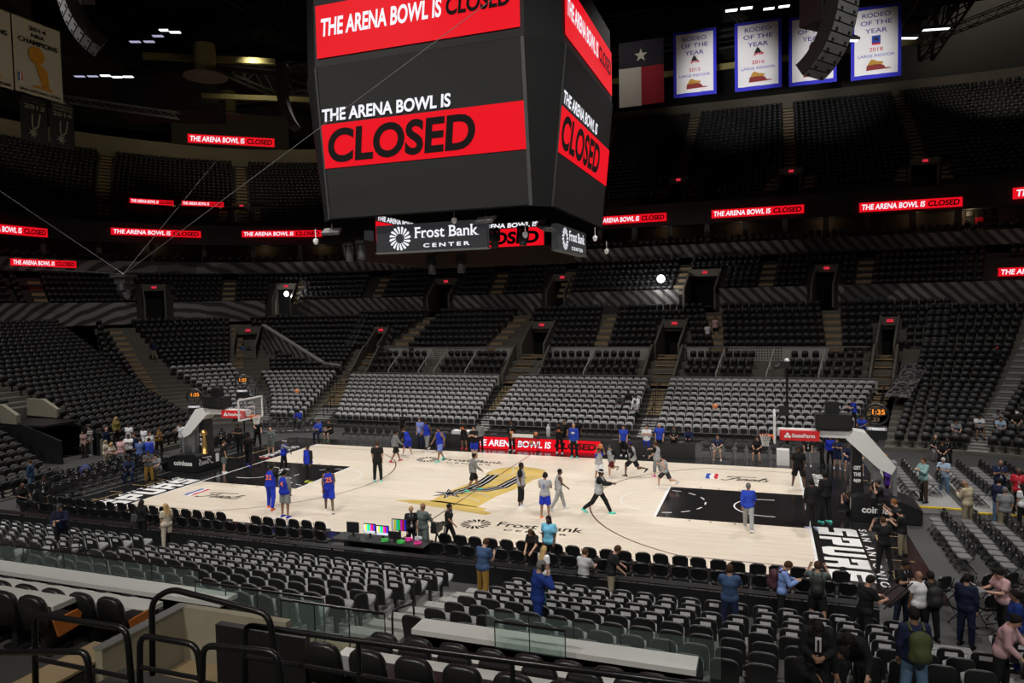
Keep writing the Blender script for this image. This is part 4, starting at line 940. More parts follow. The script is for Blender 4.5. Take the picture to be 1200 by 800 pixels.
def glass_rail(p0, p1, z0, z1, label, npane=3, rail=True):
    p0, p1 = Vector((*p0, 0)), Vector((*p1, 0)); L = (p1 - p0).length; a = math.atan2(p1.y - p0.y, p1.x - p0.x)
    t = thing('glass_railing', label, 'railing', (*((p0 + p1) / 2).xy, z0), a)
    for k in range(npane):
        w = L / npane; g = MB(); g.box((-L / 2 + w * (k + .5), 0, (z1 - z0) / 2), (w - .02, .012, z1 - z0)); g.build('glass_pane', GLASS, t)
    for k in range(npane + 1): e = MB(); e.box((-L / 2 + L * k / npane, 0, (z1 - z0) / 2), (.012, .02, z1 - z0)); e.build('post', BLKMET, t)
    if rail: r = MB(); r.box((0, 0, z1 - z0 + .015), (L, .04, .03)); r.build('top_rail', BLKMET, t)
glass_rail((-4.6, -19.53), (1.75, -19.53), 2.45, 3.27, 'long glass railing with black top rail behind the near seats at far left', 5)
glass_rail((1.85, -19.75), (4.9, -19.75), 2.3, 3.12, 'glass railing with black top rail before the stairwell', 4)
glass_rail((4.6, -20.6), (6.7, -20.6), 2.3, 3.42, 'glass railing with black top rail right of the stairwell', 3)
glass_rail((8.1, -19.53), (12.1, -19.53), 2.6, 3.22, 'clear glass panels behind the near seats, right of the stairwell', 5, False)
glass_rail((8.55, -20.25), (9.75, -20.25), 2.95, 3.38, 'short glass railing above the right white counter', 2)
# stairwell parapets
mb = MB(); mb.box((3.12, -22.2, 2.4), (.16, 1.7, 2.1)); mb.box((4.2, -21.38, 2.4), (2.3, .14, 2.14)); mb.box((5.3, -21.9, 2.3), (.14, 1.2, 1.9)); mb.build('wall_stairwell', mat('concrete_stairwell', (.27, .25, .19), .85, var=.25, vscale=1.5), kind='structure')
mb = MB(); mb.box((3.12, -22.2, 3.46), (.2, 1.72, .03)); mb.build('trim_parapet_cap', METAL, kind='structure')
mb = MB(); mb.box((6.15, -23.0, 3.4), (1.5, .12, 1.5)); mb.build('wall_suite_back', BLACK, kind='structure')
# foreground black pipe railings
def pipe_rail(pts, label, r=.032, drops=(), low=None):
    t = thing('pipe_railing', label, 'railing', pts[0])
    o = Vector(pts[0]); a = MB(); a.tube([Vector(p) - o for p in bez3(pts)], r, 10); a.build('handrail', BLKMET, t, True)
    for p, zb in drops: d = MB(); d.tube([Vector(p) - o, Vector((p[0], p[1], zb)) - o], r * .8, 8); d.build('post', BLKMET, t)
    if low: b = MB(); b.tube([Vector(p) - o for p in low], r * .75, 8); b.build('lower_rail', BLKMET, t)
def bez3(pts, rad=.14):
    out = [Vector(pts[0])]; P_ = [Vector(p) for p in pts]
    for i in range(1, len(P_) - 1):
        a, b, c = P_[i - 1], P_[i], P_[i + 1]; ra = min(rad, (a - b).length * .45); rc = min(rad, (c - b).length * .45)
        s, e = b + (a - b).normalized() * ra, b + (c - b).normalized() * rc
        out += [s + (b - s) * t * 2 * (1 - t) * 1 + (e - s) * t * t for t in (0, .25, .5, .75, 1)]
    return out + [P_[-1]]
pipe_rail([(4.2, -25.5, 4.72), (5.95, -25.5, 4.99), (5.98, -25.5, 4.2)], 'black pipe railing at the bottom left corner, lowest', .036, low=[(4.2, -25.5, 4.3), (5.95, -25.5, 4.5)])
pipe_rail([(4.45, -25.0, 4.1), (4.5, -25.0, 5.0), (5.95, -25.0, 5.02), (6.0, -25.0, 4.1)], 'black pipe railing behind the orange arm panel', .036, low=[(4.5, -25, 4.45), (6, -25, 4.45)])
pipe_rail([(5.76, -24.5, 4.2), (5.8, -24.5, 5.12), (6.1, -24.5, 5.30), (7.0, -24.5, 5.22), (7.5, -24.5, 5.17), (7.66, -24.5, 4.2)], 'black pipe railing over the stairwell parapet, tallest', .036)
pipe_rail([(6.1, -25, 4.2), (6.14, -25, 4.97), (6.95, -25, 4.97), (7.02, -25, 4.2)], 'small black hoop railing in the stairwell', .034, low=[(6.12, -25, 4.6), (7.0, -25, 4.6)])
pipe_rail([(7.15, -25.2, 4.2), (7.22, -25.2, 5.1), (8.16, -25.2, 5.16), (8.24, -25.2, 4.2)], 'small black hoop railing right of the stairwell', .034, low=[(7.2, -25.2, 4.7), (8.2, -25.2, 4.7)])
pipe_rail([(6.87, -24.2, 4.0), (6.9, -24.2, 4.84), (8.46, -24.2, 4.86), (10.29, -24.2, 4.9), (13.4, -24.2, 4.98)], 'long black pipe railing behind the leather chairs, bottom centre', .036,
          drops=[((8.46, -24.2, 4.86), 4.0), ((10.29, -24.2, 4.9), 4.0), ((12, -24.2, 4.95), 4.0)], low=[(6.9, -24.2, 4.45), (13.4, -24.2, 4.5)])
mb = MB(); mb.box((9, -24.6, 1.9), (9, 1.6, 3.7)); mb.build('floor_suite_landing', CONCD, kind='structure')
# aisle rails of the near stand
for i, (x, k0, k1) in enumerate(((4.5, 2, 3), (4.5, 5, 6), (-6.75, 3, 4), (-5.4, 4, 5), (5.9, 6, 7), (16.1, 0, 1), (17.3, 1, 2))):
    a, b = RN[k0], RN[k1]; z = .88
    pipe_rail([(x, a[0], a[1]), (x, a[0], a[1] + z), (x, b[0], b[1] + z), (x, b[0], b[1])], 'short black stair handrail, %s' % ['middle aisle row three', 'middle aisle row six', 'left aisle upper end', 'left aisle facing side', 'middle aisle right side', 'right aisle', 'right aisle far side'][i], .022)

# ------------------------------------------------------------------ stairs of the far stands
aisle('stair_far', R1[:4], -.258, -.26, .9, RETR); aisle('stair_far', R1[4:], -.26, -.265, .95, TAN)
aisle('stair_far', R1[:4], .256, .25, .9, RETR); aisle('stair_far', R1[4:], .25, .23, .95, TAN)
aisle('stair_far', R1[:4], -.865, -.875, 1.3, RETR); aisle('stair_far', R1[4:], -.875, -.915, 1.4, TAN)
aisle('stair_far', R1, .825, .855, .9, TAN)
aisle('stair_far', RC[:12], -1.145, -1.34, 1.1, RETR); aisle('stair_far', RC[1:], -1.63, -1.75, 1.1, TAN); aisle('stair_far', RC, 1.148, 1.175, 1.0, RETR)
aisle('stair_far', RC[13:], -1.37, -1.40, 1.0, TAN)
RS = [(22.5 + .55 * k, 2.45 + .24 * k) for k in range(9)]
aisle('stair_far', RS, -.265, -.245, 1.5, TAN, step=.1); aisle('stair_far', RS, .225, .215, 1.5, TAN, step=.1); aisle('stair_far', RS, .85, .845, 1.5, TAN, step=.1); aisle('stair_far', RS, -.91, -.88, 1.5, TAN, step=.1)
for a, b in ((-.785, -.68), (-.41, -.325), (-.025, .005), (.362, .318), (.70, .672)): aisle('stair_far', RM, a, b, 1.3, TAN)
for a in (-.955, -.462, -.20, .199, .47, .755, -1.22, -1.43, -1.92): aisle('stair_far', RL, a, a, 1.2, TAN, step=.6)
for a, b in ((-1.738, -1.704), (-1.40, -1.424), (-1.1, -1.1), (-.81, -.79), (-.49, -.47), (-.185, -.175), (.138, .129), (.508, .448), (.905, .797), (1.28, 1.10)):
    aisle('stair_upper', RU[4:] if a > -1.3 else RU[:18], a + (b - a) * .15, b, 1.25, TAN, step=.5)

# ------------------------------------------------------------------ walls of the far stands
def graphic_mat():
    m = bpy.data.materials.new('wall_graphic'); m.use_nodes = True; nt = m.node_tree; b = nt.nodes['Principled BSDF']; N = nt.nodes.new; L = nt.links.new
    tc = N('ShaderNodeTexCoord'); mp = N('ShaderNodeMapping'); mp.inputs['Rotation'].default_value = (0, .8, .5); mp.inputs['Scale'].default_value = (1, 1, 1.0)
    vo = N('ShaderNodeTexVoronoi'); vo.inputs['Scale'].default_value = .22
    wv = N('ShaderNodeTexWave'); wv.inputs['Scale'].default_value = .55; wv.inputs['Distortion'].default_value = 1.5; wv.inputs['Detail'].default_value = 1
    cr = N('ShaderNodeValToRGB'); cr.color_ramp.elements[0].position = .30; cr.color_ramp.elements[0].color = (.05, .047, .045, 1); cr.color_ramp.elements[1].position = .62; cr.color_ramp.elements[1].color = (.27, .255, .24, 1)
    mx = N('ShaderNodeMix'); mx.data_type = 'RGBA'; mx.blend_type = 'MULTIPLY'; mx.inputs['Factor'].default_value = .8
    L(tc.outputs['Object'], mp.inputs[0]); L(mp.outputs[0], vo.inputs['Vector']); L(mp.outputs[0], wv.inputs['Vector']); L(wv.outputs['Fac'], cr.inputs[0])
    bw = N('ShaderNodeRGBToBW'); L(vo.outputs['Color'], bw.inputs[0]); L(cr.outputs[0], mx.inputs[6]); L(bw.outputs[0], mx.inputs[7]); L(mx.outputs[2], b.inputs['Base Color']); b.inputs['Roughness'].default_value = .7
    return m
GRAPH = graphic_mat()
def curved_wall(name, q0, q1, d, z0, z1, m, th=.12, dz=0.0, d1=None, kind='structure'):
    """upright wall (or sloped band) following the bowl"""
    n = max(1, int(abs(q1 - q0) * 16)); V = []; F = []; d1 = d if d1 is None else d1
    for i in range(n + 1):
        q = q0 + (q1 - q0) * i / n
        for (dd, z) in ((d, z0), (d1, z1 + dz * i / n), (d1 + th, z1 + dz * i / n), (d + th, z0)):
            p = BP(q, dd); V.append((p[0], p[1], z))
    for i in range(n):
        for k in range(4): F.append((i * 4 + k, i * 4 + (k + 1) % 4, i * 4 + 4 + (k + 1) % 4, i * 4 + 4 + k))
    F += [(0, 1, 2, 3), tuple(n * 4 + k for k in (3, 2, 1, 0))]
    mb = MB(); mb.v, mb.f, mb.m = V, F, [0] * len(F)
    return mb.build(name, m, kind=kind)
for a, b, m in ((-.885, -.312, CONCL), (-.225, .195, GRAPH), (.262, .838, CONCL)):
    curved_wall('wall_ledge', a, b, 22.5, 2.2, 3.12, m); curved_wall('trim_ledge', a, b, 22.44, 3.12, 3.17, METAL, .22)
def perf_mat():
    m = bpy.data.materials.new('perforated_screen'); m.use_nodes = True; nt = m.node_tree; b = nt.nodes['Principled BSDF']; N = nt.nodes.new; L = nt.links.new
    tc = N('ShaderNodeTexCoord'); ck = N('ShaderNodeTexBrick'); ck.offset = 0; ck.inputs['Scale'].default_value = 1; ck.inputs['Brick Width'].default_value = .2; ck.inputs['Row Height'].default_value = .2; ck.inputs['Mortar Size'].default_value = .045
    ck.inputs['Color1'].default_value = (.03, .03, .03, 1); ck.inputs['Color2'].default_value = (.03, .03, .03, 1); ck.inputs['Mortar'].default_value = (.34, .33, .31, 1)
    mp = N('ShaderNodeMapping'); mp.inputs['Rotation'].default_value = (PI / 2, 0, 0); L(tc.outputs['Object'], mp.inputs[0]); L(mp.outputs[0], ck.inputs['Vector']); L(ck.outputs[0], b.inputs['Base Color'])
    return m
PERF = perf_mat()
for a, b, m in ((-.80, -.72, CONCL), (-.70, -.62, CONCL), (-.62, -.41, PERF), (-.38, -.312, CONCL), (-.187, .16, CONCL), (.275, .34, CONCL), (.40, .56, PERF), (.56, .69, CONCL)):
    curved_wall('wall_middle', a, b, 27.3, 3.7, 5.0, m)
curved_wall('trim_middle', -.83, -.30, 27.25, 5.0, 5.05, METAL, .2); curved_wall('trim_middle', -.19, .165, 27.25, 5.0, 5.05, METAL, .2); curved_wall('trim_middle', .265, .80, 27.25, 5.0, 5.05, METAL, .2)
for a, b in ((-2.6, -2.22), (-2.1, -1.68), (-1.58, -1.32), (-1.22, -.745), (-.62, -.275), (-.175, .205), (.335, .6), (.69, 1.17)):
    curved_wall('wall_concourse', a, b, 34.4, 7.6, 9.75, GRAPH)
for a, b in ((-2.6, -1.5), (-1.5, -.6), (-.6, .5), (.5, 2.0)): curved_wall('wall_band', a, b, 40.9, 12.95, 14.25, GRAPH, .1, d1=41.3)
# slanted parapet at the left corner entrance
mb = MB()
pp = [BP(-1.30, 28.2), BP(-.955, 23.4)]
mb.prism([(0, 3.0), (1, 2.2), (1, 3.6), (.8, 3.75), (0, 7.2)], (pp[0][0], pp[0][1], 0), (pp[1][0] - pp[0][0], pp[1][1] - pp[0][1], 0), Z3, (.1, .25, 0)); mb.build('wall_corner_ramp', GRAPH, kind='structure')
mb = MB(); mb.prism([(0, 7.2), (.8, 3.75), (1, 3.6), (1, 3.75), (.8, 3.9), (0, 7.35)], (pp[0][0] - .02, pp[0][1] - .05, 0), (pp[1][0] - pp[0][0], pp[1][1] - pp[0][1], 0), Z3, (.12, .35, 0)); mb.build('trim_corner_ramp', CONCL, kind='structure')

EX = MB(); EX.box((0, 0, 0), (.42, .06, .2), 0)
def exit_sign(p, rz, where):
    t = thing('exit_sign', 'small red exit sign ' + where, 'sign', p, rz, 'red exit signs'); a = MB(); a.box((0, 0, 0), (.42, .08, .20), 0); a.build('housing', EXITR, t)
    b = MB(); letter(b, 'EXIT', (0, -.045, 0), (1, 0, 0), (0, 0, 1), h=.11, bold=.02); b.build('lettering', LEDBLK, t)
def portal(q0, q1, df, db, z0, z1, where, rise=1.2):
    """entrance through the seats: two flank walls with a raking top, lintel, dark passage, exit sign"""
    a, b = BP(q0, df), BP(q0, db); mb = MB()
    for q in (q0, q1):
        s = .16 if q == q0 else -.16
        p0, p1 = Vector(BP(q, df)[:2] + (0,)), Vector(BP(q, db)[:2] + (0,)); e = (Vector(BP(q1, df)[:2] + (0,)) - Vector(BP(q0, df)[:2] + (0,))).normalized() * s
        mb.prism([(0, z0 - .3), (1, z0 - .3), (1, z1 + .35), (.0, z0 + rise)], p0, p1 - p0, Z3, e)
    mb.build('wall_portal', CONC, kind='structure')
    p0, p1 = Vector(BP(q0, db - .5)[:2] + (0,)), Vector(BP(q1, db - .5)[:2] + (0,)); n = Vector(BP((q0 + q1) / 2, db)[2:] + (0,))
    m2 = MB(); m2.prism([(0, z1 - .42), (1, z1 - .42), (1, z1 + .25), (0, z1 + .25)], p0, p1 - p0, Z3, n * .2); m2.build('wall_lintel', CONC, kind='structure')
    m3 = MB(); m3.prism([(0, z0), (1, z0), (1, z1 + .2), (0, z1 + .2)], p0 - n * 1.0, p1 - p0, Z3, -n * .05); m3.build('wall_passage_shade', DARK, kind='structure')  # near-black sheet stands in for the unlit depth of the passage
    m4 = MB(); f0, f1 = Vector(BP(q0, df)[:2] + (z0,)), Vector(BP(q1, df)[:2] + (z0,)); m4.quad(f0, f1, p1 + Vector((0, 0, z0)) - n, p0 + Vector((0, 0, z0)) - n); m4.build('floor_passage', TAN, kind='structure')
    c = (p0 + p1) / 2 + n * .27; exit_sign((c.x, c.y, z1 - .06), math.atan2(-n.x, n.y) + PI, where)
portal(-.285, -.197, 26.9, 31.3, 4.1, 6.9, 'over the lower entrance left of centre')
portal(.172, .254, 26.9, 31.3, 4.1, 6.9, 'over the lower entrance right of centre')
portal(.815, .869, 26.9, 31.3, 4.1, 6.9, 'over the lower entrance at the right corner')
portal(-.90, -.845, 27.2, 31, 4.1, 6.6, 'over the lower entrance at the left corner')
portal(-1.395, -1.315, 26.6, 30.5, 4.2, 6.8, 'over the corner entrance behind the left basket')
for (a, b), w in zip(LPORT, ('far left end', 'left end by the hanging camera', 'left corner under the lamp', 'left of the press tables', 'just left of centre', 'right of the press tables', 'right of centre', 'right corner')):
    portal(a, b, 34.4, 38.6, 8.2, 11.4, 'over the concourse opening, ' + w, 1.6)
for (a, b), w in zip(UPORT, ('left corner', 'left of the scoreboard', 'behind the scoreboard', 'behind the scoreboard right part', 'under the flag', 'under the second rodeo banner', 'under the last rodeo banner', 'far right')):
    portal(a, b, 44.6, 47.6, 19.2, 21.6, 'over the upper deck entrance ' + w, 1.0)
    for q in (a - .022, b + .022): aisle('stair_upper', RU[:4], q, q, 1.0, TAN, step=.5)

# ------------------------------------------------------------------ suites: floor, back wall, columns, seats, fascia with the ribbon boards
curved_wall('wall_suite', -2.9, 2.2, 46.5, 14.0, 16.9, mat('suite_wall', (.10, .075, .055), .8, var=.3, vscale=.4))
curved_wall('ceiling_suite', -2.9, 2.2, 42.4, 16.55, 16.6, CEIL, 4.2)
curved_wall('floor_suite', -2.9, 2.2, 41.3, 14.0, 14.05, CONCD, 5.2)
FASC = mat('fascia_black', (.012, .012, .012), .55)
for a, b in ((-2.9, -1.5), (-1.5, -.5), (-.5, .5), (.5, 2.2)): curved_wall('wall_fascia', a, b, 42.3, 16.3, 18.5, FASC, .2)
for k in range(26):
    q = -2.0 + .125 * k; p = BP(q, 43.6); mb = MB(); mb.box((0, 0, 0), (.5, .4, 2.6), 0); mb.build('column_suite', mat('column_beige', (.16, .14, .12), .8), loc=(p[0], p[1], 15.3), rz=math.atan2(-p[2], p[3]), kind='structure')
RSU = [(41.9, 14.02), (42.9, 14.3)]
suite = [s for s in seat_xf(RSU, -2.4, 1.6, -2.4, 1.6, .62) if s[5] % 13 < 11]
replicate('suite_seats', [(T_FAR, suite)], SEATM, label='dark chairs on the suite balconies under the ribbon boards', cat='seats', kind='stuff')
def wall_frame(q, d):
    """origin and axes of the bowl wall seen from the court"""
    p = BP(q, d); v = Vector((p[2], p[3], 0)); u = Z3v.cross(-v) if False else Vector((-p[3], p[2], 0)); return Vector((p[0], p[1], 0)) + v * .04, u, v
def ribbon(q0, q1, d, z, h, where, clip=None):
    qc = (q0 + q1) / 2; o, u, n = wall_frame(qc, d); a, b = Vector(BP(q0, d)[:2] + (0,)), Vector(BP(q1, d)[:2] + (0,)); w = (b - a).length
    c = (a + b) / 2 + n * .12
    rz = math.atan2(u.y, u.x); t = thing('ribbon_board', 'red ribbon board reading the arena bowl is closed, ' + where, 'display', (c.x, c.y, z), rz, 'red ribbon boards')
    m = MB(); m.box((0, 0, 0), (w, .16, h)); m.build('panel', LEDRED, t)
    closed_board(t, -.085, w * .95, h * .62)
def closed_board(t, y, w, h, z=0.0):
    a = MB(); letter(a, 'THE ARENA BOWL IS', (-w / 2, y, z - h / 2), (1, 0, 0), (0, 0, 1), w=w * .655, h=h, bold=.025, shear=.14, anchor='l'); a.build('white_lettering', LEDWHT, t)
    b = MB(); letter(b, 'CLOSED', (-w / 2 + w * .685, y, z - h / 2), (1, 0, 0), (0, 0, 1), w=w * .315, h=h, bold=.034, shear=.14, anchor='l'); b.build('black_lettering', LEDBLK, t)
ribbon(-2.115, -1.866, 42.2, 16.85, .85, 'at the left edge')
ribbon(-1.722, -1.506, 42.2, 17.45, .72, 'left corner under the lit club room')
ribbon(-1.399, -1.182, 42.2, 17.57, .72, 'next to the scoreboard on its left')
ribbon(-.145, .120, 42.2, 17.17, .80, 'half behind the scoreboard on its right')
ribbon(.272, .563, 42.2, 17.14, .78, 'under the middle rodeo banners')
ribbon(.727, 1.008, 42.2, 16.92, .82, 'under the last rodeo banner')
ribbon(1.098, 1.36, 42.2, 17.3, .95, 'at the right edge')
ribbon(-1.995, -1.832, 35.0, 13.33, .62, 'lowest at left')
ribbon(1.086, 1.30, 36.0, 10.44, .66, 'lowest at the right edge')
ribbon(-1.671, -1.571, 46.0, 21.4, .55, 'small left one above club room')
ribbon(-1.551, -1.45, 46.0, 21.47, .55, 'small right one above club room')
# dark hung panel with a ribbon board, upper left
o, u, n = wall_frame(-1.44, 59.3); rz = math.atan2(u.y, u.x)
t = thing('hung_panel', 'large dark panel with a red board along its foot, upper left', 'panel', (o.x, o.y, 33.4), rz)
m = MB(); m.box((0, .25, .4), (15.2, .2, 4.6)); m.build('panel', mat('panel_dark', (.022, .021, .016), .8), t)
m = MB(); m.box((0, .1, -1.05), (11.2, .1, 1.15)); m.build('red_board', LEDRED, t); closed_board(t, .04, 10.6, .72, -1.05)
# lit club room cut into the upper left stand
CLUB = mat('club_wall_warm', (.42, .30, .12), .7, var=.15); CLUBO = mat('club_wall_orange', (.42, .12, .02), .7)
for (a, b, m_) in ((-1.71, -1.60, FASC), (-1.60, -1.535, CLUB), (-1.535, -1.505, CLUBO), (-1.505, -1.41, CLUB)): curved_wall('wall_club', a, b, 48.6, 18.6, 21.3, m_)
curved_wall('ceiling_club', -1.73, -1.40, 46.2, 21.2, 21.35, FASC, 2.6); curved_wall('wall_club_front', -1.73, -1.40, 46.4, 18.4, 19.4, FASC, .1)
for q, pw in ((-1.62, 25), (-1.57, 70), (-1.46, 150)):
    p = BP(q, 47.6); l = bpy.data.lights.new('club_lamp', 'POINT'); l.energy = pw; l.color = (1, .72, .38); l.shadow_soft_size = .25; lo = bpy.data.objects.new('club_lamp', l); COL.objects.link(lo); lo.location = (p[0], p[1], 20.9)
o, u, n = wall_frame(-1.655, 47.2); t = thing('television', 'small lit blue television in the dark part of the club room', 'television', (o.x, o.y, 20.4), math.atan2(u.y, u.x)); m = MB(); m.box((0, 0, 0), (2.2, .1, 1.2)); m.build('frame', BLACK, t); m = MB(); m.box((0, -.06, 0), (2.0, .02, 1.05)); m.build('screen', mat('tv_blue', (.02, .03, .04), .3, emit=(.15, .25, .35), estr=.35), t)
for q, d, z, pw in ((1.02, 45.5, 16.3, 25), (.88, 45.6, 16.3, 6), (-.6, 45.6, 16.2, 5), (.35, 45.5, 16.2, 7), (.62, 45.5, 16.2, 7), (-1.2, 45.6, 16.3, 7), (-1.35, 45.6, 16.2, 6), (-1.62, 45.6, 16.2, 5), (.1, 45.5, 16.2, 6)):
    p = BP(q, d); l = bpy.data.lights.new('suite_lamp', 'POINT'); l.energy = pw; l.color = (1, .75, .45); l.shadow_soft_size = .2; lo = bpy.data.objects.new('suite_lamp', l); COL.objects.link(lo); lo.location = (p[0], p[1], z)
o, u, n = wall_frame(1.035, 46.3); t = thing('picture_cluster', 'group of framed pictures on the lit suite wall at far right', 'picture', (o.x, o.y, 15.9), math.atan2(u.y, u.x))
for i in range(3):
    for j in range(2): m = MB(); m.box((-.75 + .75 * i, 0, .4 - .75 * j), (.62, .05, .62)); m.build('picture_frame', NRED if (i, j) == (1, 1) else BLACK, t)

# ------------------------------------------------------------------ roof: back wall, soffit, steel, fixtures
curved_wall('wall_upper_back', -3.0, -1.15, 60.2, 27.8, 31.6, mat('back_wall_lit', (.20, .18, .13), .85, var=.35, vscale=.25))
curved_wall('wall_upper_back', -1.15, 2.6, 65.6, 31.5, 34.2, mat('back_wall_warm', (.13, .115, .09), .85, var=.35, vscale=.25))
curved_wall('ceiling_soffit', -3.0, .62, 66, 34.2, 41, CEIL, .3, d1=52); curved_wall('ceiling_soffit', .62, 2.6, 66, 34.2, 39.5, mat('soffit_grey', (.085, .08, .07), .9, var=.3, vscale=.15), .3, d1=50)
MB().box((0, 5, 45), (190, 170, .3)).build('ceiling', CEIL, kind='structure')
for (c, d) in (((0, 80, 20), (190, .3, 50)), ((-95, 0, 20), (.3, 170, 50)), ((95, 0, 20), (.3, 170, 50)), ((0, -80, 20), (190, .3, 50))): MB().box(c, d).build('wall_shell', CEIL, kind='structure')
def truss(p0, p1, h, w, label, m=None, r=.07, nb=None, grp='roof trusses'):
    """box truss from p0 to p1: four chords with zig-zag bracing"""
    p0, p1 = Vector(p0), Vector(p1); L = (p1 - p0).length; x = (p1 - p0).normalized(); y = Z3V.cross(x).normalized(); z = x.cross(y)
    t = thing('roof_truss', label, 'truss', p0, 0, grp); a = MB(); nb = nb or int(L / h)
    for sy in (-1, 1):
        for sz in (0, 1): a.tube([y * (sy * w / 2) + z * (sz * h), x * L + y * (sy * w / 2) + z * (sz * h)], r, 5)
    a.build('chords', m or STEELD, t); b = MB()
    for k in range(nb):
        for sy in (-1, 1):
            s = k % 2; b.tube([x * (L * k / nb) + y * (sy * w / 2) + z * (s * h), x * (L * (k + 1) / nb) + y * (sy * w / 2) + z * ((1 - s) * h)], r * .6, 4)
        b.tube([x * (L * k / nb) - y * (w / 2), x * (L * (k + 1) / nb) + y * (w / 2)], r * .5, 4)
    b.build('bracing', m or STEELD, t)
Z3V = Vector((0, 0, 1))
TNAMES = ['over the left stand', 'left of the scoreboard', 'over the scoreboard', 'right of the scoreboard', 'over the right stand']
for k, y in enumerate((-8, 6, 20, 34, 48)): truss((-60, y, 36.5), (60, y, 36.5), 3.2, 1.6, 'dark roof truss running along the court, %s from the near side' % ordinal(k + 1), r=.16)
for k, x in enumerate((-44, -30, -16, 16, 30, 44)): truss((x, -20, 35.2), (x, 62, 35.2), 2.4, 1.2, 'dark roof truss running across the court, %s from the left' % ordinal(k + 1), r=.14)
ALU = mat('truss_pale', (.16, .16, .13), .5, .4); YST = mat('steel_lit_yellow', (.30, .27, .10), .7, var=.2)  # YST: yellow lamplight on the roof steel is put into its colour
truss((-48, 12, 27.4), (-34, 17.5, 25.0), .5, .5, 'pale light truss hanging under the championship banners', ALU, .05, 26, 'hung light trusses')
truss((26.5, 46, 32.0), (42, 44, 36.0), .7, .7, 'pale light truss hanging at the upper right', ALU, .06, 22, 'hung light trusses')
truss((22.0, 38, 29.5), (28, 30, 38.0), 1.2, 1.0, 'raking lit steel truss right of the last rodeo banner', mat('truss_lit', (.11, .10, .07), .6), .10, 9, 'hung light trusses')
def catwalk(p0, p1, label):
    p0, p1 = Vector(p0), Vector(p1); L = (p1 - p0).length; a = math.atan2(p1.y - p0.y, p1.x - p0.x); t = thing('catwalk', label, 'catwalk', (p0 + p1) / 2, a, 'roof catwalks')
    m = MB(); m.box((0, 0, 0), (L, 1.3, .12)); m.build('deck', STEELD, t)
    m = MB()
    for s in (-.62, .62):
        m.box((0, s, 1.05), (L, .06, .06)); m.box((0, s, .55), (L, .04, .04))
    for k in range(int(L / 2.5)):
        for s in (-.62, .62): m.box((-L / 2 + 2.5 * k, s, .55), (.05, .05, 1.1))
    m.build('guard_rail', STEELD, t)
catwalk((-52, 9, 31.5), (-18, 40, 31.5), 'dark catwalk crossing the upper left roof'); catwalk((6, 42, 32.6), (26, 40, 32.6), 'dark catwalk behind the rodeo banners'); catwalk((-10, 44, 33.5), (6, 42, 33.0), 'dark catwalk behind the flag')
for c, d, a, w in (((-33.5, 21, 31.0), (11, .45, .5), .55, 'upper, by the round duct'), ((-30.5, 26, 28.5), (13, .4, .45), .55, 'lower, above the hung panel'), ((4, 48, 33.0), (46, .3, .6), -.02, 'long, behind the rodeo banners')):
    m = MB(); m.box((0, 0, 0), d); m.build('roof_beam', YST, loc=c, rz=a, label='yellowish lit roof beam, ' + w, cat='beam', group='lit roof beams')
def duct(c, r, w):
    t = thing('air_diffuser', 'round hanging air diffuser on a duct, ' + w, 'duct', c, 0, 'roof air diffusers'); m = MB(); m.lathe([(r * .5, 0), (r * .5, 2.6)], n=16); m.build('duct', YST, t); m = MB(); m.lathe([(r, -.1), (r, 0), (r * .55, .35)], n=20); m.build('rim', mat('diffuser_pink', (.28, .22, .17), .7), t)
duct((-31.5, 18.1, 28.4), 1.75, 'left of the scoreboard'); duct((-42, 33, 29.8), 1.6, 'above the hung panel')
for c, d, w in (((-41, 24, 28.8), (9, 5, 2.6), 'lower left'), ((-47, 9, 34.5), (8, 5, 2.6), 'upper left')):
    m = MB(); m.box((0, 0, 0), d); m.build('equipment_box', mat('box_grey', (.035, .034, .03), .8), loc=c, rz=.55, label='large grey equipment box under the roof, ' + w, cat='box', group='roof equipment boxes')
FIX = mat('lamp_glow', (.8, .8, .8), .4, emit=(.93, .95, 1.0), estr=2.2); FIXD = mat('lamp_glow_dim', (.3, .3, .3), .4, emit=(.55, .55, .8), estr=.7)
def fixture(p, rz, w, on=True, ln=.85):
    t = thing('floodlight', ('lit' if on else 'dim') + ' roof floodlight, ' + w, 'light', p, rz, 'roof floodlights'); m = MB(); m.box((0, 0, .16), (ln, .42, .22)); m.build('housing', STEELD, t); m = MB(); m.box((0, 0, .03), (ln * .92, .34, .05)); m.build('lens', FIX if on else FIXD, t); m = MB(); m.tube([(0, 0, .25), (0, 0, 3.0)], .04, 5); m.build('hanger', STEELD, t)
for i, (p, on) in enumerate([((-41.5, 14.6, 28.6), 0), ((-40.5, 15.0, 28.6), 0), ((-39.4, 15.3, 28.6), 1), ((-38.6, 15.7, 28.5), 1), ((-37.7, 16.0, 28.5), 1)]): fixture(p, .4, 'lower left row, %s from left' % ordinal(i + 1), on)
for i, (p, on) in enumerate([((-33.6, 13.0, 29.8), 0), ((-32.8, 13.6, 29.9), 0), ((-31.9, 13.6, 30.2), 0), ((-30.9, 13.3, 30.4), 1), ((-30.1, 13.5, 30.2), 1)]): fixture(p, .4, 'upper left row, %s from left' % ordinal(i + 1), on)
for i, (p, on) in enumerate([((10.6, 22.5, 28.9), 1), ((11.6, 22.5, 28.9), 1), ((13.1, 28.8, 31.0), 1), ((14.2, 28.8, 31.0), 1), ((15.8, 28.8, 30.9), 0), ((16.6, 28.0, 31), 1)]): fixture(p, .1, 'row above the rodeo banners, %s from left' % ordinal(i + 1), on)
for i, (p, a) in enumerate([((18.7, 31.5, 28.7), .4), ((24.0, 38.5, 30.5), .4), ((26.3, 38.5, 30.9), .2)]): fixture(p, a, ['between the last two rodeo banners', 'right of the last rodeo banner', 'farthest right of the last rodeo banner'][i], True, 2.2)
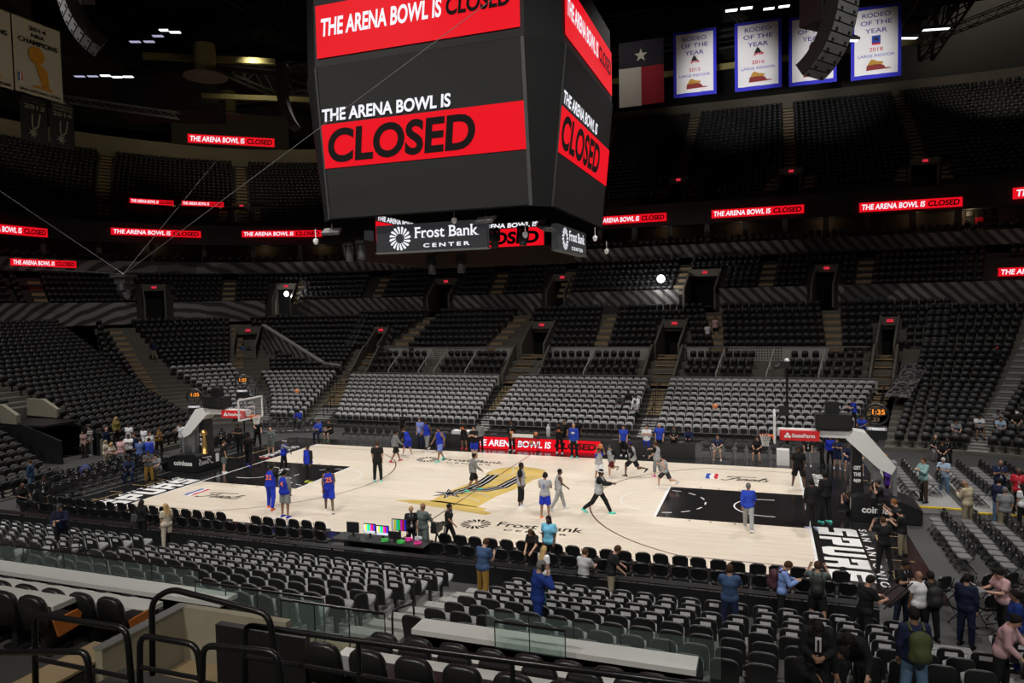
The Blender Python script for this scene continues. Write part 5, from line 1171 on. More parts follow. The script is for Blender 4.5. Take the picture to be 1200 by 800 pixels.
for i, p in enumerate([(-20, 12, 32.6), (-14, 20, 33), (-47, 6, 37)]): fixture(p, .3, ['over the left hanging speakers', 'nearest the scoreboard on its left', 'top left corner'][i], False)

# ------------------------------------------------------------------ banners and flag
def cloth(w, h, seed, nx=18, nz=22, amp=.05):
    m = MB(); rg = random.Random(seed); ph = [rg.uniform(0, 6) for _ in range(4)]
    for j in range(nz + 1):
        for i in range(nx + 1):
            x = -w / 2 + w * i / nx; z = -h * j / nz; y = amp * (math.sin(x * 4.1 + ph[0] + .3 * j / nz) * .6 + math.sin(x * 9 + ph[1]) * .3) * (.3 + .7 * j / nz)
            m.v.append((x, y, z))
    for j in range(nz):
        for i in range(nx): m.f.append((j * (nx + 1) + i, (j + 1) * (nx + 1) + i, (j + 1) * (nx + 1) + i + 1, j * (nx + 1) + i + 1))
    m.m = [0] * len(m.f); return m
BANW = mat('banner_white', (.78, .78, .82), .8, var=.04); BANB = mat('banner_blue', (.02, .02, .55), .7); TXB = mat('banner_text_blue', (.06, .06, .30), .8); TXR = mat('banner_text_red', (.5, .04, .09), .8); TXL = mat('banner_text_pale_blue', (.13, .17, .52), .8)
HATY = mat('hat_ochre', (.45, .24, .03), .7); HATR = mat('hat_red', (.22, .02, .02), .7)
def hat(m, o, u, v, s, lift):
    o, u, v = Vector(o), Vector(u), Vector(v); n = Vector(u).cross(Vector(v)) * lift
    m.poly([(-.42 * s, .05 * s), (-.30 * s, .30 * s), (-.18 * s, .42 * s), (0, .36 * s), (.12 * s, .28 * s), (.5 * s, .22 * s), (.45 * s, .05 * s)], o + n, u, v, 0)
    m.poly([(-.5 * s, -.28 * s), (-.45 * s, .06 * s), (.3 * s, .08 * s), (.55 * s, -.02 * s), (.6 * s, -.16 * s), (.95 * s, -.2 * s), (.95 * s, -.25 * s)], o + n * 1.1, u, v, 1)
def rodeo(x, y, z, w, h, year, seed, where):
    t = thing('banner', 'white blue-edged banner, rodeo of the year %s, %s' % (year, where), 'banner', (x, y, z), .0, 'rodeo banners')
    cloth(w, h, seed).build('border_cloth', BANB, t, True); c = cloth(w * .86, h * .90, seed); c.v = [(a, b - .05, e - h * .045) for a, b, e in c.v]; c.build('cloth', BANW, t, True)
    U, V_ = (1, 0, 0), (0, 0, 1)
    def L(s, zc, hh, ww, m): q = MB(); letter(q, s, (0, -.13, -h * zc), U, V_, w=w * ww, h=h * hh, bold=.012); q.build('lettering', m, t)
    L('RODEO', .13, .062, .56, TXB); L('OF THE', .235, .062, .62, TXB); L('YEAR', .345, .062, .44, TXB); L(year, .605, .052, .27, TXR); L('LARGE INDOOR', .69, .040, .72, TXL)
    q = MB()
    if year == '2018': q.box((0, -.12, -h * .475), (w * .17, .01, h * .12), 0); q.box((0, -.125, -h * .53), (w * .17, .01, h * .025), 1); q.poly([(-.2, 0), (0, .3), (.2, 0)], (0, -.13, -h * .48), U, V_, 2)
    else: q.poly([(-.30, 0), (-.05, .5), (.1, .35), (.18, .2), (.3, 0)], (0, -.12, -h * .47), U, V_, 2); letter(q, 'prca', (.05, -.13, -h * .49), U, V_, w=w * .2, h=h * .045, mi=1, bold=.04, shear=.2)
    q.build('emblem', [NBLUE, NRED, BLACK], t); q = MB(); hat(q, (-.1, -.12, -h * .83), U, V_, w * .34, .0); q.build('hat_emblem', [HATY, HATR], t)
    q = MB(); q.box((0, 0, .02), (w * 1.02, .06, .06)); q.build('rod', STEELD, t)
rodeo(7.05, 34, 32.1, 3.62, 5.6, '2015', 1, 'leftmost, next to the flag'); rodeo(12.25, 34, 32.15, 3.75, 5.72, '2016', 2, 'second from left'); rodeo(16.5, 34, 31.95, 3.65, 5.6, '2017', 3, 'partly hidden by the hanging speakers'); rodeo(21.2, 34, 31.95, 3.65, 5.7, '2018', 4, 'rightmost')
t = thing('flag', 'hanging flag of red, white and dark blue with one white star', 'flag', (2.1, 36, 32.6))
for nm, m_, pts in (('blue_field', mat('flag_blue', (.012, .012, .03), .8), ((-2.05, 2.05, 0, -2.35),)), ('white_field', mat('flag_white', (.55, .55, .56), .8), ((-2.05, .0, -2.35, -5.85),)), ('red_field', mat('flag_red', (.36, .012, .035), .8), ((0, 2.05, -2.35, -5.8),))):
    for (a, b, c, d) in pts: k = cloth(b - a, c - d, 9); k.v = [(x + (a + b) / 2, y, z + c) for x, y, z in k.v]; k.build(nm, m_, t, True)
q = MB(); q.poly([((.62 if k % 2 == 0 else .25) * math.sin(PI * k / 5), (.62 if k % 2 == 0 else .25) * math.cos(PI * k / 5)) for k in range(10)], (0, -.1, -1.35), (1, 0, 0), (0, 0, 1)); q.build('star', mat('flag_star', (.6, .6, .6), .8), t)
BANC = mat('banner_cream', (.48, .46, .38), .85, var=.05); BANG = mat('banner_gold', (.55, .25, .02), .5, var=.2); BTX = mat('banner_text_black', (.02, .02, .018), .8)
def champ(x, y, z, w, h, where, year, seed):
    t = thing('banner', 'cream championship banner with a gold trophy, ' + where, 'banner', (x, y, z), PI / 2, 'championship banners'); cloth(w, h, seed).build('cloth', BANC, t, True); U, V_ = (1, 0, 0), (0, 0, 1)
    def L(s, zc, hh, ww): q = MB(); letter(q, s, (0, -.1, -h * zc), U, V_, w=w * ww, h=h * hh, bold=.03); q.build('lettering', BTX, t)
    L(year, .10, .055, .36); L('NBA', .19, .055, .28); L('CHAMPIONS', .285, .07, .82); L('SAN ANTONIO SPURS', .955, .035, .86)
    q = MB(); q.poly(arc(-.05 * w, -h * .45, .17 * w, 0, 2 * PI, 20)[:-1], (0, -.09, 0), U, V_); q.poly([(-.08 * w, -h * .56), (.02 * w, -h * .56), (.16 * w, -h * .62), (.20 * w, -h * .85), (.04 * w, -h * .86)], (0, -.09, 0), U, V_); q.poly([(-.18 * w, -h * .89), (-.1 * w, -h * .86), (.24 * w, -h * .86), (.26 * w, -h * .9)], (0, -.085, 0), U, V_); q.build('gold_trophy', BANG, t)
    q = MB(); shield(q, (-.45 * w, -.09, -h * .87), U, V_, w * .10, h * .13, 0, 1, 2); q.build('shield', [NBLUE, NRED, BANW], t)
    q = MB(); q.box((0, 0, .03), (w, .05, .06)); q.build('rod', YST, t)
champ(-40, 9.82, 31.05, 3.85, 5.55, 'whole, upper left', '2014', 5); champ(-40, 5.85, 31.05, 3.85, 5.6, 'cut by the left edge', '2007', 6)
BANK = mat('banner_black', (.018, .018, .017), .85); BTG = mat('banner_text_grey', (.23, .23, .17), .8)
for y, yr, w in ((10.75, '2013', 'left'), (13.15, '2014', 'right')):
    t = thing('banner', 'dark conference champions banner %s with emblem, %s of two' % (yr, w), 'banner', (-42, y, 26.3), PI / 2, 'conference banners'); cloth(2.25, 3.9, 8).build('cloth', BANK, t, True); U, V_ = (1, 0, 0), (0, 0, 1)
    for s, zz, hh, ww in (('NBA', .15, .25, .8), ('CONFERENCE', .5, .16, 1.9), ('CHAMPIONS', .75, .18, 1.9), (yr, 1.15, .36, 1.7)): q = MB(); letter(q, s, (0, -.1, -zz), U, V_, w=ww, h=hh, bold=.03); q.build('lettering', BTG, t)
    q = MB(); stroke(q, [(-.1, -2.9), (-.25, -2.6), (-.2, -1.7)], .14, (0, -.1, 0), U, V_); stroke(q, [(-.1, -2.9), (.25, -2.6), (.45, -1.6)], .14, (0, -.1, 0), U, V_); q.poly([((.45 if k % 2 == 0 else .18) * math.sin(PI * k / 7) - .2, (.45 if k % 2 == 0 else .18) * math.cos(PI * k / 7) - 3.2) for k in range(14)], (0, -.1, 0), U, V_); q.build('spur_emblem', BTG, t)

# ------------------------------------------------------------------ hanging loudspeaker arrays
GRL = mat('speaker_grille', (.20, .20, .205), .6, var=.3, vscale=14); SPKB = mat('speaker_black', (.018, .017, .016), .6)
def line_array(p, rz, n, label, w=1.25, h=.36, curve=.10, lean=.0):
    t = thing('speaker_array', label, 'loudspeaker', p, rz, 'hanging speaker arrays'); y = z = 0.0; a = lean
    for k in range(n):
        R = Matrix.Rotation(a, 3, 'X'); c = Vector((0, y, z)) + R @ Vector((0, .25, -h / 2))
        m = MB(); m.box(c, (w, .5, h * .96), 0, M=R); m.box(c + R @ Vector((0, -.26, 0)), (w * .94, .02, h * .86), 1, M=R); m.box(c + R @ Vector((-w * .3, -.28, -h * .2)), (.12, .03, .09), 0, M=R); m.box(c + R @ Vector((w * .3, -.28, -h * .2)), (.12, .03, .09), 0, M=R); m.build('cabinet', [SPKB, GRL], t)
        e = R @ Vector((0, 0, -h)); y += e.y; z += e.z; a += curve * (.5 + k / n)
    m = MB(); m.box((0, .25, .1), (w * .9, .5, .1)); m.tube([(-.4, .25, .1), (0, .25, 2.5)], .02, 4); m.tube([(.4, .25, .1), (0, .25, 2.5)], .02, 4); m.tube([(0, .25, 2.5), (0, .25, 14)], .02, 4); m.build('rigging', BLKMET, t)
line_array((-14.1, -9.2, 22.3), -.55, 9, 'curved hanging loudspeaker array at the top left by the cream banner', 1.35, .36, .13, .05)
line_array((-12.6, -9.6, 22.4), -.7, 4, 'second hanging loudspeaker array cut by the top edge at left', 1.3, .36, .08, .0)
line_array((-16.0, 7.3, 24.0), -1.15, 11, 'dark hanging loudspeaker array just left of the scoreboard', 1.35, .38, .075, -.12)
line_array((15.6, -2.9, 19.6), .95, 10, 'curved hanging loudspeaker array in front of the third rodeo banner', 1.3, .34, .12, .05)
m = MB(); m.box((0, 0, 0), (1.2, 1.0, 2.6)); m.build('subwoofer', SPKB, loc=(14.75, -2.3, 19.75), rz=.8, label='black hanging subwoofer block beside the right speaker array', cat='loudspeaker')

# ------------------------------------------------------------------ scoreboard
sb = thing('scoreboard', 'huge four-sided hanging scoreboard showing the arena bowl is closed', 'scoreboard', (0, 0, 12.35))
def oct_(w, d): return [(-w, -d), (w, -d), (d, -w), (d, w), (w, d), (-w, d), (-d, w), (-d, -w)]
def loft(rings, mats_, name, parent, mi=None):
    m = MB(); n = len(rings[0][0]); m.v = [(x, y, z) for r, z in rings for x, y in r]
    m.f = [tuple((len(rings) - 1) * n + k for k in range(n))] + [(i * n + k, i * n + (k + 1) % n, (i + 1) * n + (k + 1) % n, (i + 1) * n + k) for i in range(len(rings) - 1) for k in range(n)]
    m.m = [0] * len(m.f); return m.build(name, mats_, parent)
zt, zb2, ztop = 6.05, 6.45, 9.6
loft([(oct_(4.5, 5.05), -.02), (oct_(4.5, 5.70), zt), (oct_(4.5, 5.66), zt + .05), (oct_(4.5, 5.60), ztop)], FRAMEB, 'cabinet', sb)
def sidef(k):
    R = Matrix.Rotation(k * PI / 2, 3, 'Z'); return R
for k in range(4):
    R = sidef(k); tilt = Vector((0, -.65, zt + .02)).normalized()
    U = R @ Vector((1, 0, 0)); V_ = R @ tilt; nrm = U.cross(V_)
    o = R @ Vector((0, -5.05, 0)) + nrm * .04
    S = MB(); H = 6.07; S.add([o - U * 4.4 + V_ * .04, o + U * 4.4 + V_ * .04, o + U * 4.4 + V_ * H, o - U * 4.4 + V_ * H], [(0, 1, 2, 3)]); sc = S.build('main_screen', SCREEN, sb)
    b = MB(); o2 = o + nrm * .02; b.add([o2 - U * 4.4 + V_ * 2.08, o2 + U * 4.4 + V_ * 2.08, o2 + U * 4.4 + V_ * 3.83, o2 - U * 4.4 + V_ * 3.83], [(0, 1, 2, 3)]); b.build('red_band', LEDRED, sc)
    c = MB(); letter(c, 'CLOSED', o2 + nrm * .03 + U * -4.15 + V_ * 2.27, U, V_, w=6.55, h=1.36, bold=.034, shear=.14, anchor='l'); c.build('black_lettering', LEDBLK, sc)
    c = MB(); letter(c, 'THE ARENA BOWL IS', o2 + nrm * .03 + U * -4.28 + V_ * 3.93, U, V_, w=5.75, h=.50, bold=.03, shear=.12, anchor='l'); c.build('white_lettering', LEDWHT, sc)
    o3 = R @ Vector((0, -5.70, zt)) ; V2 = Vector((0, 0, 1)); n2 = U.cross(V2)
    p = MB(); p.add([o3 - U * 4.36 + V2 * .36 , o3 + U * 4.36 + V2 * .36, o3 + U * 4.36 + V2 * 2.45, o3 - U * 4.36 + V2 * 2.45], [(0, 1, 2, 3)]); pb = p.build('upper_board', LEDRED, sb)
    c = MB(); letter(c, 'THE ARENA BOWL IS', o3 + n2 * .03 + U * -4.1 + V2 * 1.18, U, V2, w=5.35, h=.72, bold=.03, shear=.14, anchor='l'); c.build('white_lettering', LEDWHT, pb)
    c = MB(); letter(c, 'CLOSED', o3 + n2 * .03 + U * 1.42 + V2 * 1.18, U, V2, w=2.62, h=.72, bold=.034, shear=.14, anchor='l'); c.build('black_lettering', LEDBLK, pb)
    for s in (-1, 1):
        e = MB(); e.add([R @ Vector((s * 4.5, -5.07, 0)), R @ Vector((s * 4.38, -5.12, 0)), R @ Vector((s * 4.38, -5.77, zt)), R @ Vector((s * 4.5, -5.72, zt))], [(0, 1, 2, 3)])
        e.build('corner_trim', mat('board_trim', (.05, .05, .052), .5), sb)
m = MB()
for k in range(4):
    R = sidef(k); m.tube([R @ Vector((4.0, -4.0, ztop)), R @ Vector((4.0, -4.0, 24))], .06, 6)
m.build('hoist_cables', BLKMET, sb)
# inner boards under the scoreboard
for k, w in ((2, 'back'), (3, 'left')):
    R = sidef(k); t = thing('underside_board', 'small red inner board tilted under the scoreboard, ' + w + ' side', 'display', R @ Vector((0, -3.9, 11.3)), k * PI / 2 + PI, 'inner boards under the scoreboard')
    m = MB(); m.box((0, .06, -.15), (7.6, .08, .95), 0); m.box((0, .06, .95), (4.5, .08, 1.3), 0); m.build('panel', mat('underboard_brown', (.035, .022, .018), .7), t); m = MB(); m.box((0, 0, .80), (4.4, .02, .92)); m.build('red_band', LEDRED, t)
    c = MB(); letter(c, 'CLOSED', (.1, -.03, .78), (1, 0, 0), (0, 0, 1), w=3.7, h=.64, bold=.045, shear=.1); c.build('black_lettering', LEDBLK, t); c = MB(); letter(c, 'THE ARENA BOWL IS', (-.1, -.03, 1.42), (1, 0, 0), (0, 0, 1), w=4.0, h=.24, bold=.03, shear=.1); c.build('white_lettering', LEDWHT, t)
RINGP = mat('ring_panel', (.05, .05, .052), .5, emit=(.9, .9, 1.0), estr=.024)
def ringsign(c, rz, w, h, where):
    t = thing('arena_sign', 'dark arena name sign with white rosette hanging under the scoreboard, ' + where, 'sign', c, rz, 'arena name signs'); m = MB(); m.box((0, .15, 0), (w, .3, h)); m.build('panel', RINGP, t); m = MB(); m.box((0, .15, -h / 2 - .03), (w * 1.02, .34, .06)); m.build('ledge', METAL, t)
    m = MB(); frost(m, (-w * .375, -.012, -h * .02), (1, 0, 0), (0, 0, 1), w * .80, 0, .0, .014); m.build('lettering', LEDWHT, t)
ringsign((-.45, -3.75, 11.56), 0, 5.1, 1.14, 'front'); ringsign((4.35, 1.5, 11.55), PI / 2, 5.1, 1.10, 'right side'); ringsign((-4.35, .0, 11.56), -PI / 2, 5.0, 1.12, 'left side'); ringsign((.4, 4.6, 11.2), PI, 4.0, .8, 'back')
m = MB(); m.box((0, 0, 2.2), (8.4, 8.4, .2)); m.build('rigging_deck', SPKB, sb)
def hang(nm, cat, label, p, fn, mats_, grp):
    t = thing(nm, label, cat, p, 0, grp); fn(t); return t
def dome(t): m = MB(); m.tube([(0, 0, 0), (0, 0, .40)], .02, 6); m.build('stem', WHITE, t); m = MB(); m.lathe([(.02, .02), (.11, -.03), (.11, -.13), (.08, -.21), (.02, -.25)], n=12); m.build('dome', WHITE, t)
for i, (p, w) in enumerate((((-5.2, -5.0, 11.6), 'front left corner'), ((1.05, -4.6, 12.15), 'above the front sign'), ((3.8, -3.9, 11.5), 'front right corner'), ((5.3, 1.9, 11.75), 'above the right sign'), ((5.2, 4.9, 11.35), 'far right corner'))): hang('dome_camera', 'camera', 'white dome camera under the scoreboard, ' + w, p, dome, None, 'dome cameras under the scoreboard')
def mover(t):
    m = MB(); m.box((0, 0, .2), (.42, .3, .14)); m.build('base', SPKB, t); m = MB(); m.box((-.2, 0, -.05), (.06, .16, .45)); m.box((.2, 0, -.05), (.06, .16, .45)); m.build('yoke', SPKB, t); m = MB(); m.lathe([(.10, .12), (.16, .02), (.17, -.45), (.15, -.55)], n=12); m.build('head', mat('mover_grey', (.05, .05, .052), .5), t)
for i, (p, w) in enumerate((((2.0, -2.6, 11.6), 'left of a pair right of the front sign'), ((3.2, -2.4, 11.65), 'right of a pair right of the front sign'), ((-4.2, -4.0, 11.2), 'left of a pair left of the front sign'), ((-3.6, -4.0, 11.25), 'right of a pair left of the front sign'), ((-1.0, -2.5, 10.6), 'left below the front sign'), ((.4, -2.5, 10.6), 'right below the front sign'))): hang('moving_head_light', 'light', 'black moving-head stage light, ' + w, p, mover, None, 'stage lights under the scoreboard')
for i, (p, rz, w) in enumerate((((-4.6, -4.7, 11.9), .2, 'front left'), ((2.4, -4.6, 12.0), -.1, 'front right'), ((4.4, -3.0, 11.7), 1.2, 'right corner'))):
    m = MB(); m.box((0, 0, 0), (.75, .5, .12), M=Matrix.Rotation(.5, 3, 'X')); m.box((0, .05, .25), (.05, .05, .4)); m.build('spot_panel', mat('panel_pale', (.12, .12, .12), .5), loc=p, rz=rz, label='flat grey panel tilted under the scoreboard, ' + w, cat='panel', group='flat panels under the scoreboard')
# suspended camera on four wires
t = thing('cable_camera', 'black suspended camera rig hanging over the left end', 'camera', (-16.85, -4.23, 10.1)); m = MB(); m.box((0, 0, .35), (1.0, .7, .14)); m.box((0, 0, .1), (.7, .5, .3)); m.build('carrier', SPKB, t); m = MB(); m.lathe([(.12, .1), (.30, 0), (.34, -.35), (.24, -.6), (.1, -.68)], n=14); m.build('gimbal', BLACK, t); m = MB(); m.tube([(0, 0, -.45), (.45, -.25, -.65)], [.16, .14], 10); m.build('lens', mat('lens_glass', (.03, .03, .035), .1), t)
for i, (q, w) in enumerate((((-40, -16, 30), 'rising to the upper left'), ((-48, 6, 12.9), 'running to the left stand'), ((19.5, -11.6, 24.4), 'running across the scoreboard to the right'), ((-34, 24, 24.5), 'rising behind the rig'))):
    m = MB(); m.tube([(0, 0, 0), Vector(q) - Vector((-16.85, -4.23, 10.55))], .012, 4); m.build('camera_wire', mat('wire_grey', (.22, .22, .22), .4, .5), loc=(-16.85, -4.23, 10.55), label='thin steel wire of the hanging camera, ' + w, cat='wire', group='camera wires')

# ------------------------------------------------------------------ baskets
ORG = mat('rim_orange', (.75, .16, .04), .4); BALLM = mat('ball_orange', (.62, .21, .07), .65, var=.2, vscale=30); NETM = mat('net_white', (.75, .75, .74), .8); ARMW = mat('arm_white', (.72, .72, .71), .35, var=.05); SFRED = mat('sponsor_red', (.62, .02, .025), .45); LEDOR = mat('led_orange', (.05, .02, 0), .5, emit=(1.0, .30, .03), estr=1.2); PADM = mat('pad_black', (.010, .010, .011), .4); BGL = None
def board_glass():
    m = bpy.data.materials.new('backboard_glass'); m.use_nodes = True; nt = m.node_tree; b = nt.nodes['Principled BSDF']; tr = nt.nodes.new('ShaderNodeBsdfTransparent'); mx = nt.nodes.new('ShaderNodeMixShader'); mx.inputs[0].default_value = .12
    b.inputs['Base Color'].default_value = (.5, .52, .55, 1); b.inputs['Roughness'].default_value = .08
    nt.links.new(tr.outputs[0], mx.inputs[1]); nt.links.new(b.outputs[0], mx.inputs[2]); nt.links.new(mx.outputs[0], nt.nodes['Material Output'].inputs[0]); return m
BGL = board_glass()
def sclock(p, rz, label, zpost):
    t = thing('shot_clock', label, 'clock', p, rz, 'ring shot clocks'); m = MB(); m.tube([(.40 * math.cos(a), 0, .40 * math.sin(a)) for a in np.linspace(0, 2 * PI, 25)], .05, 8, cap=False); m.build('ring', PADM, t)
    m = MB(); m.box((.06, .02, .10), (.52, .04, .26)); m.box((0, .02, -.2), (.06, .03, .36)); m.build('digit_panel', mat('clock_face', (.03, .03, .032), .3), t)
    m = MB(); letter(m, '1:35', (.06, -.012, .10), (1, 0, 0), (0, 0, 1), w=.44, h=.20, bold=.02); m.build('digits', LEDOR, t)
    m = MB(); m.box((0, .06, -.72), (.72, .2, .52), 0); m.build('lower_panel', PADM, t); m = MB(); m.box((0, -.05, -.56), (.70, .02, .14)); m.build('name_strip', mat('strip_pale', (.3, .3, .31), .5), t); m = MB(); letter(m, 'TISSOT', (0, -.065, -.56), (1, 0, 0), (0, 0, 1), w=.58, h=.085, bold=.03); m.build('lettering', LEDWHT, t)
    m = MB(); m.tube([(0, .08, -.95), (0, .08, zpost)], .045, 8); m.build('post', BLKMET, t)
def basket(s, where):
    t = thing('basketball_stanchion', 'padded basketball stanchion with glass backboard, ' + where, 'basketball hoop', (s * 13.1, 0, 0)); X = lambda x: s * (x - 13.1)
    def B(m, x0, x1, y0, y1, z0, z1, mi=0): m.box((X((x0 + x1) / 2), (y0 + y1) / 2, (z0 + z1) / 2), (x1 - x0, y1 - y0, z1 - z0), mi)
    m = MB(); m.prism([(15.9, .03), (18.3, .03), (18.3, .58), (17.6, .86), (16.1, 1.0), (15.9, .9)], (-13.1 * s, -1.0, 0), (s, 0, 0), (0, 0, 1), (0, 2.0, 0)); base = m.build('base_padding', PADM, t)
    for (yy, u) in ((-1.012, (1, 0, 0)), (1.012, (-1, 0, 0))):
        m = MB(); letter(m, 'coinbase', (X(16.85), yy, .50), u, (0, 0, 1), w=1.25, h=.27, bold=.03); m.build('lettering', WHITE, base)
    m = MB(); u = (0, s, 0); finals(m, (X(15.885), -s * .15, .38), u, (0, 0, 1), .30, 0); shield(m, (X(15.885), -s * .62, .34), u, (0, 0, 1), .26, .46, 1, 2, 0); m.build('front_marks', [WHITE, NBLUE, NRED], base)
    m = MB(); m.prism([(15.92, .95), (16.38, .95), (16.30, 2.75), (15.98, 2.75)], (-13.1 * s, -.32, 0), (s, 0, 0), (0, 0, 1), (0, .64, 0)); mast = m.build('mast_padding', PADM, t)
    m = MB()
    for k, w in enumerate(('GET', 'THE', 'app')): letter(m, w, (X(16.14), -.33, 1.95 - .26 * k), (1, 0, 0), (0, 0, 1), w=.26, h=.15, bold=.04)
    m.build('lettering', WHITE, mast)
    m = MB(); m.prism([(15.75, 3.05), (16.0, 3.42), (16.45, 3.35), (17.5, 2.05), (17.35, 1.75), (16.9, 1.95)], (-13.1 * s, -.38, 0), (s, 0, 0), (0, 0, 1), (0, .76, 0)); m.build('boom_cover', ARMW, t)
    m = MB(); B(m, 16.7, 16.95, -.25, .25, .95, 2.4); B(m, 17.4, 17.55, -.3, .3, .9, 2.2); m.build('lift_struts', METAL, t)
    m = MB(); B(m, 13.22, 16.1, -.17, .17, 3.08, 3.36); m.build('boom', ARMW, t)
    m = MB(); B(m, 13.3, 14.78, -.30, .30, 2.92, 3.32); pnl = m.build('sponsor_panel', SFRED, t)
    for (yy, u) in ((-.312, (1, 0, 0)), (.312, (-1, 0, 0))):
        m = MB(); letter(m, 'StateFarm', (X(14.04) + u[0] * .14, yy, 3.13), u, (0, 0, 1), w=.86, h=.16, bold=.03)
        for (a, b) in ((-.45, .05), (-.52, -.05), (-.38, -.05)): m.poly(arc(a, b, .06, 0, 2 * PI, 10)[:-1], (X(14.04), yy, 3.13), u, (0, 0, 1))
        m.build('lettering', WHITE, pnl)
    m = MB(); B(m, 14.63, 15.97, -.34, .34, 3.42, 4.02); vb = m.build('display_box', BLACK, t); m = MB(); B(m, 14.68, 15.92, -.352, -.342, 3.48, 3.97); m.build('screen', SCREEN, vb)
    m = MB(); B(m, 15.0, 15.5, -.2, .2, 4.02, 4.5); m.build('top_case', BLACK, t)
    m = MB(); B(m, 13.09, 13.115, -.90, .90, 2.92, 3.95); bd = m.build('backboard_glass', BGL, t)
    m = MB(); fr = [(0, -.915, 2.90), (0, .915, 2.90), (0, .915, 3.97), (0, -.915, 3.97)]
    for a, b in zip(fr, fr[1:] + fr[:1]): m.tube([a, b], .045, 6)
    m.build('backboard_frame', mat('board_frame_white', (.66, .66, .67), .35), t)
    m = MB(); stroke(m, [(-.305, 3.07), (.305, 3.07), (.305, 3.53), (-.305, 3.53)], .05, (X(13.085), 0, 0), (0, 1, 0), (0, 0, 1), 0, closed=True); m.build('target_square', WHITE, bd)
    m = MB(); hx = X(12.75); m.tube([(hx + .2286 * math.cos(a), .2286 * math.sin(a), 3.05) for a in np.linspace(0, 2 * PI, 25)], .012, 6, cap=False); m.box((X(12.99) + 0, 0, 3.04), (.24, .14, .05)); m.box((X(13.05), 0, 2.98), (.06, .2, .18)); rim = m.build('rim', ORG, t)
    m = MB()
    for k in range(12):
        for d in (1, -1):
            pts = [(hx + r * math.cos(2 * PI * k / 12 + d * w), r * math.sin(2 * PI * k / 12 + d * w), z) for r, w, z in ((.225, 0, 3.05), (.19, .26, 2.93), (.15, .52, 2.80), (.13, .78, 2.68), (.135, 1.0, 2.60))]
            m.tube(pts, .008, 4)
    m.build('net', NETM, rim)
basket(1, 'right end of the court'); basket(-1, 'left end of the court')
sclock((16.85, -.15, 4.05), -.12, 'round ring shot clock showing 1:35 above the right stanchion', -1.10); sclock((-16.77, -.1, 4.0), .35, 'round ring shot clock behind the left stanchion, lower of two at left', -1.08); sclock((-17.0, 4.0, 4.38), .3, 'round ring shot clock beyond the left backboard, upper of two at left', -4.36)
t = thing('gold_trophy', 'tall golden trophy standing on the padded base of the left stanchion', 'trophy', (-15.62, -.72, 1.02)); TG = mat('trophy_gold', (.75, .48, .16), .28, .85); m = MB(); m.lathe([(.17, 0), (.17, .05), (.13, .08), (.12, .55), (.09, .85), (.05, .95)], n=16); m.build('pillar', TG, t, True); m = MB(); m.lathe([(.02, -.19), (.12, -.15), (.19, 0), (.12, .15), (.02, .19)], (.0, 0, 1.1), n=16); m.build('ball', TG, t, True)

# ------------------------------------------------------------------ balls
def ball(p, label, r=.12):
    m = MB(); prof_ = [(max(.002, r * math.sin(a)), -r * math.cos(a)) for a in np.linspace(0, PI, 11)]; m.lathe(prof_, n=16); o = m.build('basketball', BALLM, loc=p, smooth=True, label=label, cat='ball', group='basketballs')
    q = MB()
    for R in (Matrix.Identity(3), Matrix.Rotation(PI / 2, 3, 'X'), Matrix.Rotation(PI / 2, 3, 'Y')): q.tube([R @ Vector((r * math.cos(a), r * math.sin(a), 0)) for a in np.linspace(0, 2 * PI, 17)], .004, 4, cap=False)
    q.build('seams', BLACK, o); return o
ball((-12.34, 3.0, 4.02), 'orange basketball in the air right of the left basket', .125); ball((10.6, 2.5, 3.83), 'orange basketball in the air before the grey seats, right half', .125)

# ------------------------------------------------------------------ tables along the far sideline
def table(x0, x1, y, label, front, led=False):
    t = thing('press_table', label, 'table', ((x0 + x1) / 2, y, 0), 0, 'tables on the far sideline'); w = x1 - x0
    m = MB(); m.box((0, .32, .74), (w, .75, .04)); m.build('tabletop', BLACK, t); m = MB(); m.box((0, 0, .36), (w, .06, .72)); f = m.build('front_board', front, t)
    if led:
        a = MB(); letter(a, 'THE ARENA BOWL IS', (-w / 2 - .5, -.04, .16), (1, 0, 0), (0, 0, 1), w=w * .66 + .1, h=.40, bold=.03, shear=.14, anchor='l'); a.build('white_lettering', LEDWHT, f)
        a = MB(); letter(a, 'CLOSED', (-w / 2 + w * .635, -.04, .16), (1, 0, 0), (0, 0, 1), w=w * .335, h=.40, bold=.045, shear=.14, anchor='l'); a.build('dark_lettering', mat('led_maroon', (.10, .004, .01), .5), f)
TBK = mat('table_cloth_black', (.022, .022, .023), .6)
table(-9.2, -7.0, 8.98, 'black press table, leftmost on the far sideline', TBK); table(-6.98, -3.68, 8.98, 'black press table left of the red light table', TBK); table(-3.65, 3.80, 8.98, 'long scorer table with red light front reading arena bowl is closed', LEDRED, True); table(3.83, 6.4, 8.98, 'black press table right of the red light table', TBK); table(6.42, 9.1, 8.98, 'black press table, rightmost on the far sideline', TBK)
def smallbox(p, d, m_, label, cat='box', rz=0.0, nm='box'):
    m = MB(); x, y, z = d; m.box((0, 0, z / 2), d); m.box((0, 0, z + .006), (x * .94, y * .94, .012)); return m.build(nm, m_, loc=p, rz=rz, label=label, cat=cat)
smallbox((-4.9, 9.3, .765), (1.3, .5, .2), mat('towel_white', (.7, .7, .71), .9), 'stack of white towels on the black table left of the red table', 'towels', nm='towel_stack'); smallbox((13.6, 8.5, .0), (.62, .5, .82), mat('cooler_white', (.68, .68, .68), .5), 'white cooler box standing before the right bench chairs', 'box', nm='cooler_box')
for i, x in enumerate((-7.6, -6.2, -2.9, 4.6, 5.3, 7.0, 8.3)): smallbox((x, 9.4, .765), (.4, .3, .03), mat('laptop_grey', (.09, .09, .1), .4), 'flat dark laptop on the far sideline tables, %s from left' % ordinal(i + 1), 'laptop', .2 * i, 'laptop')
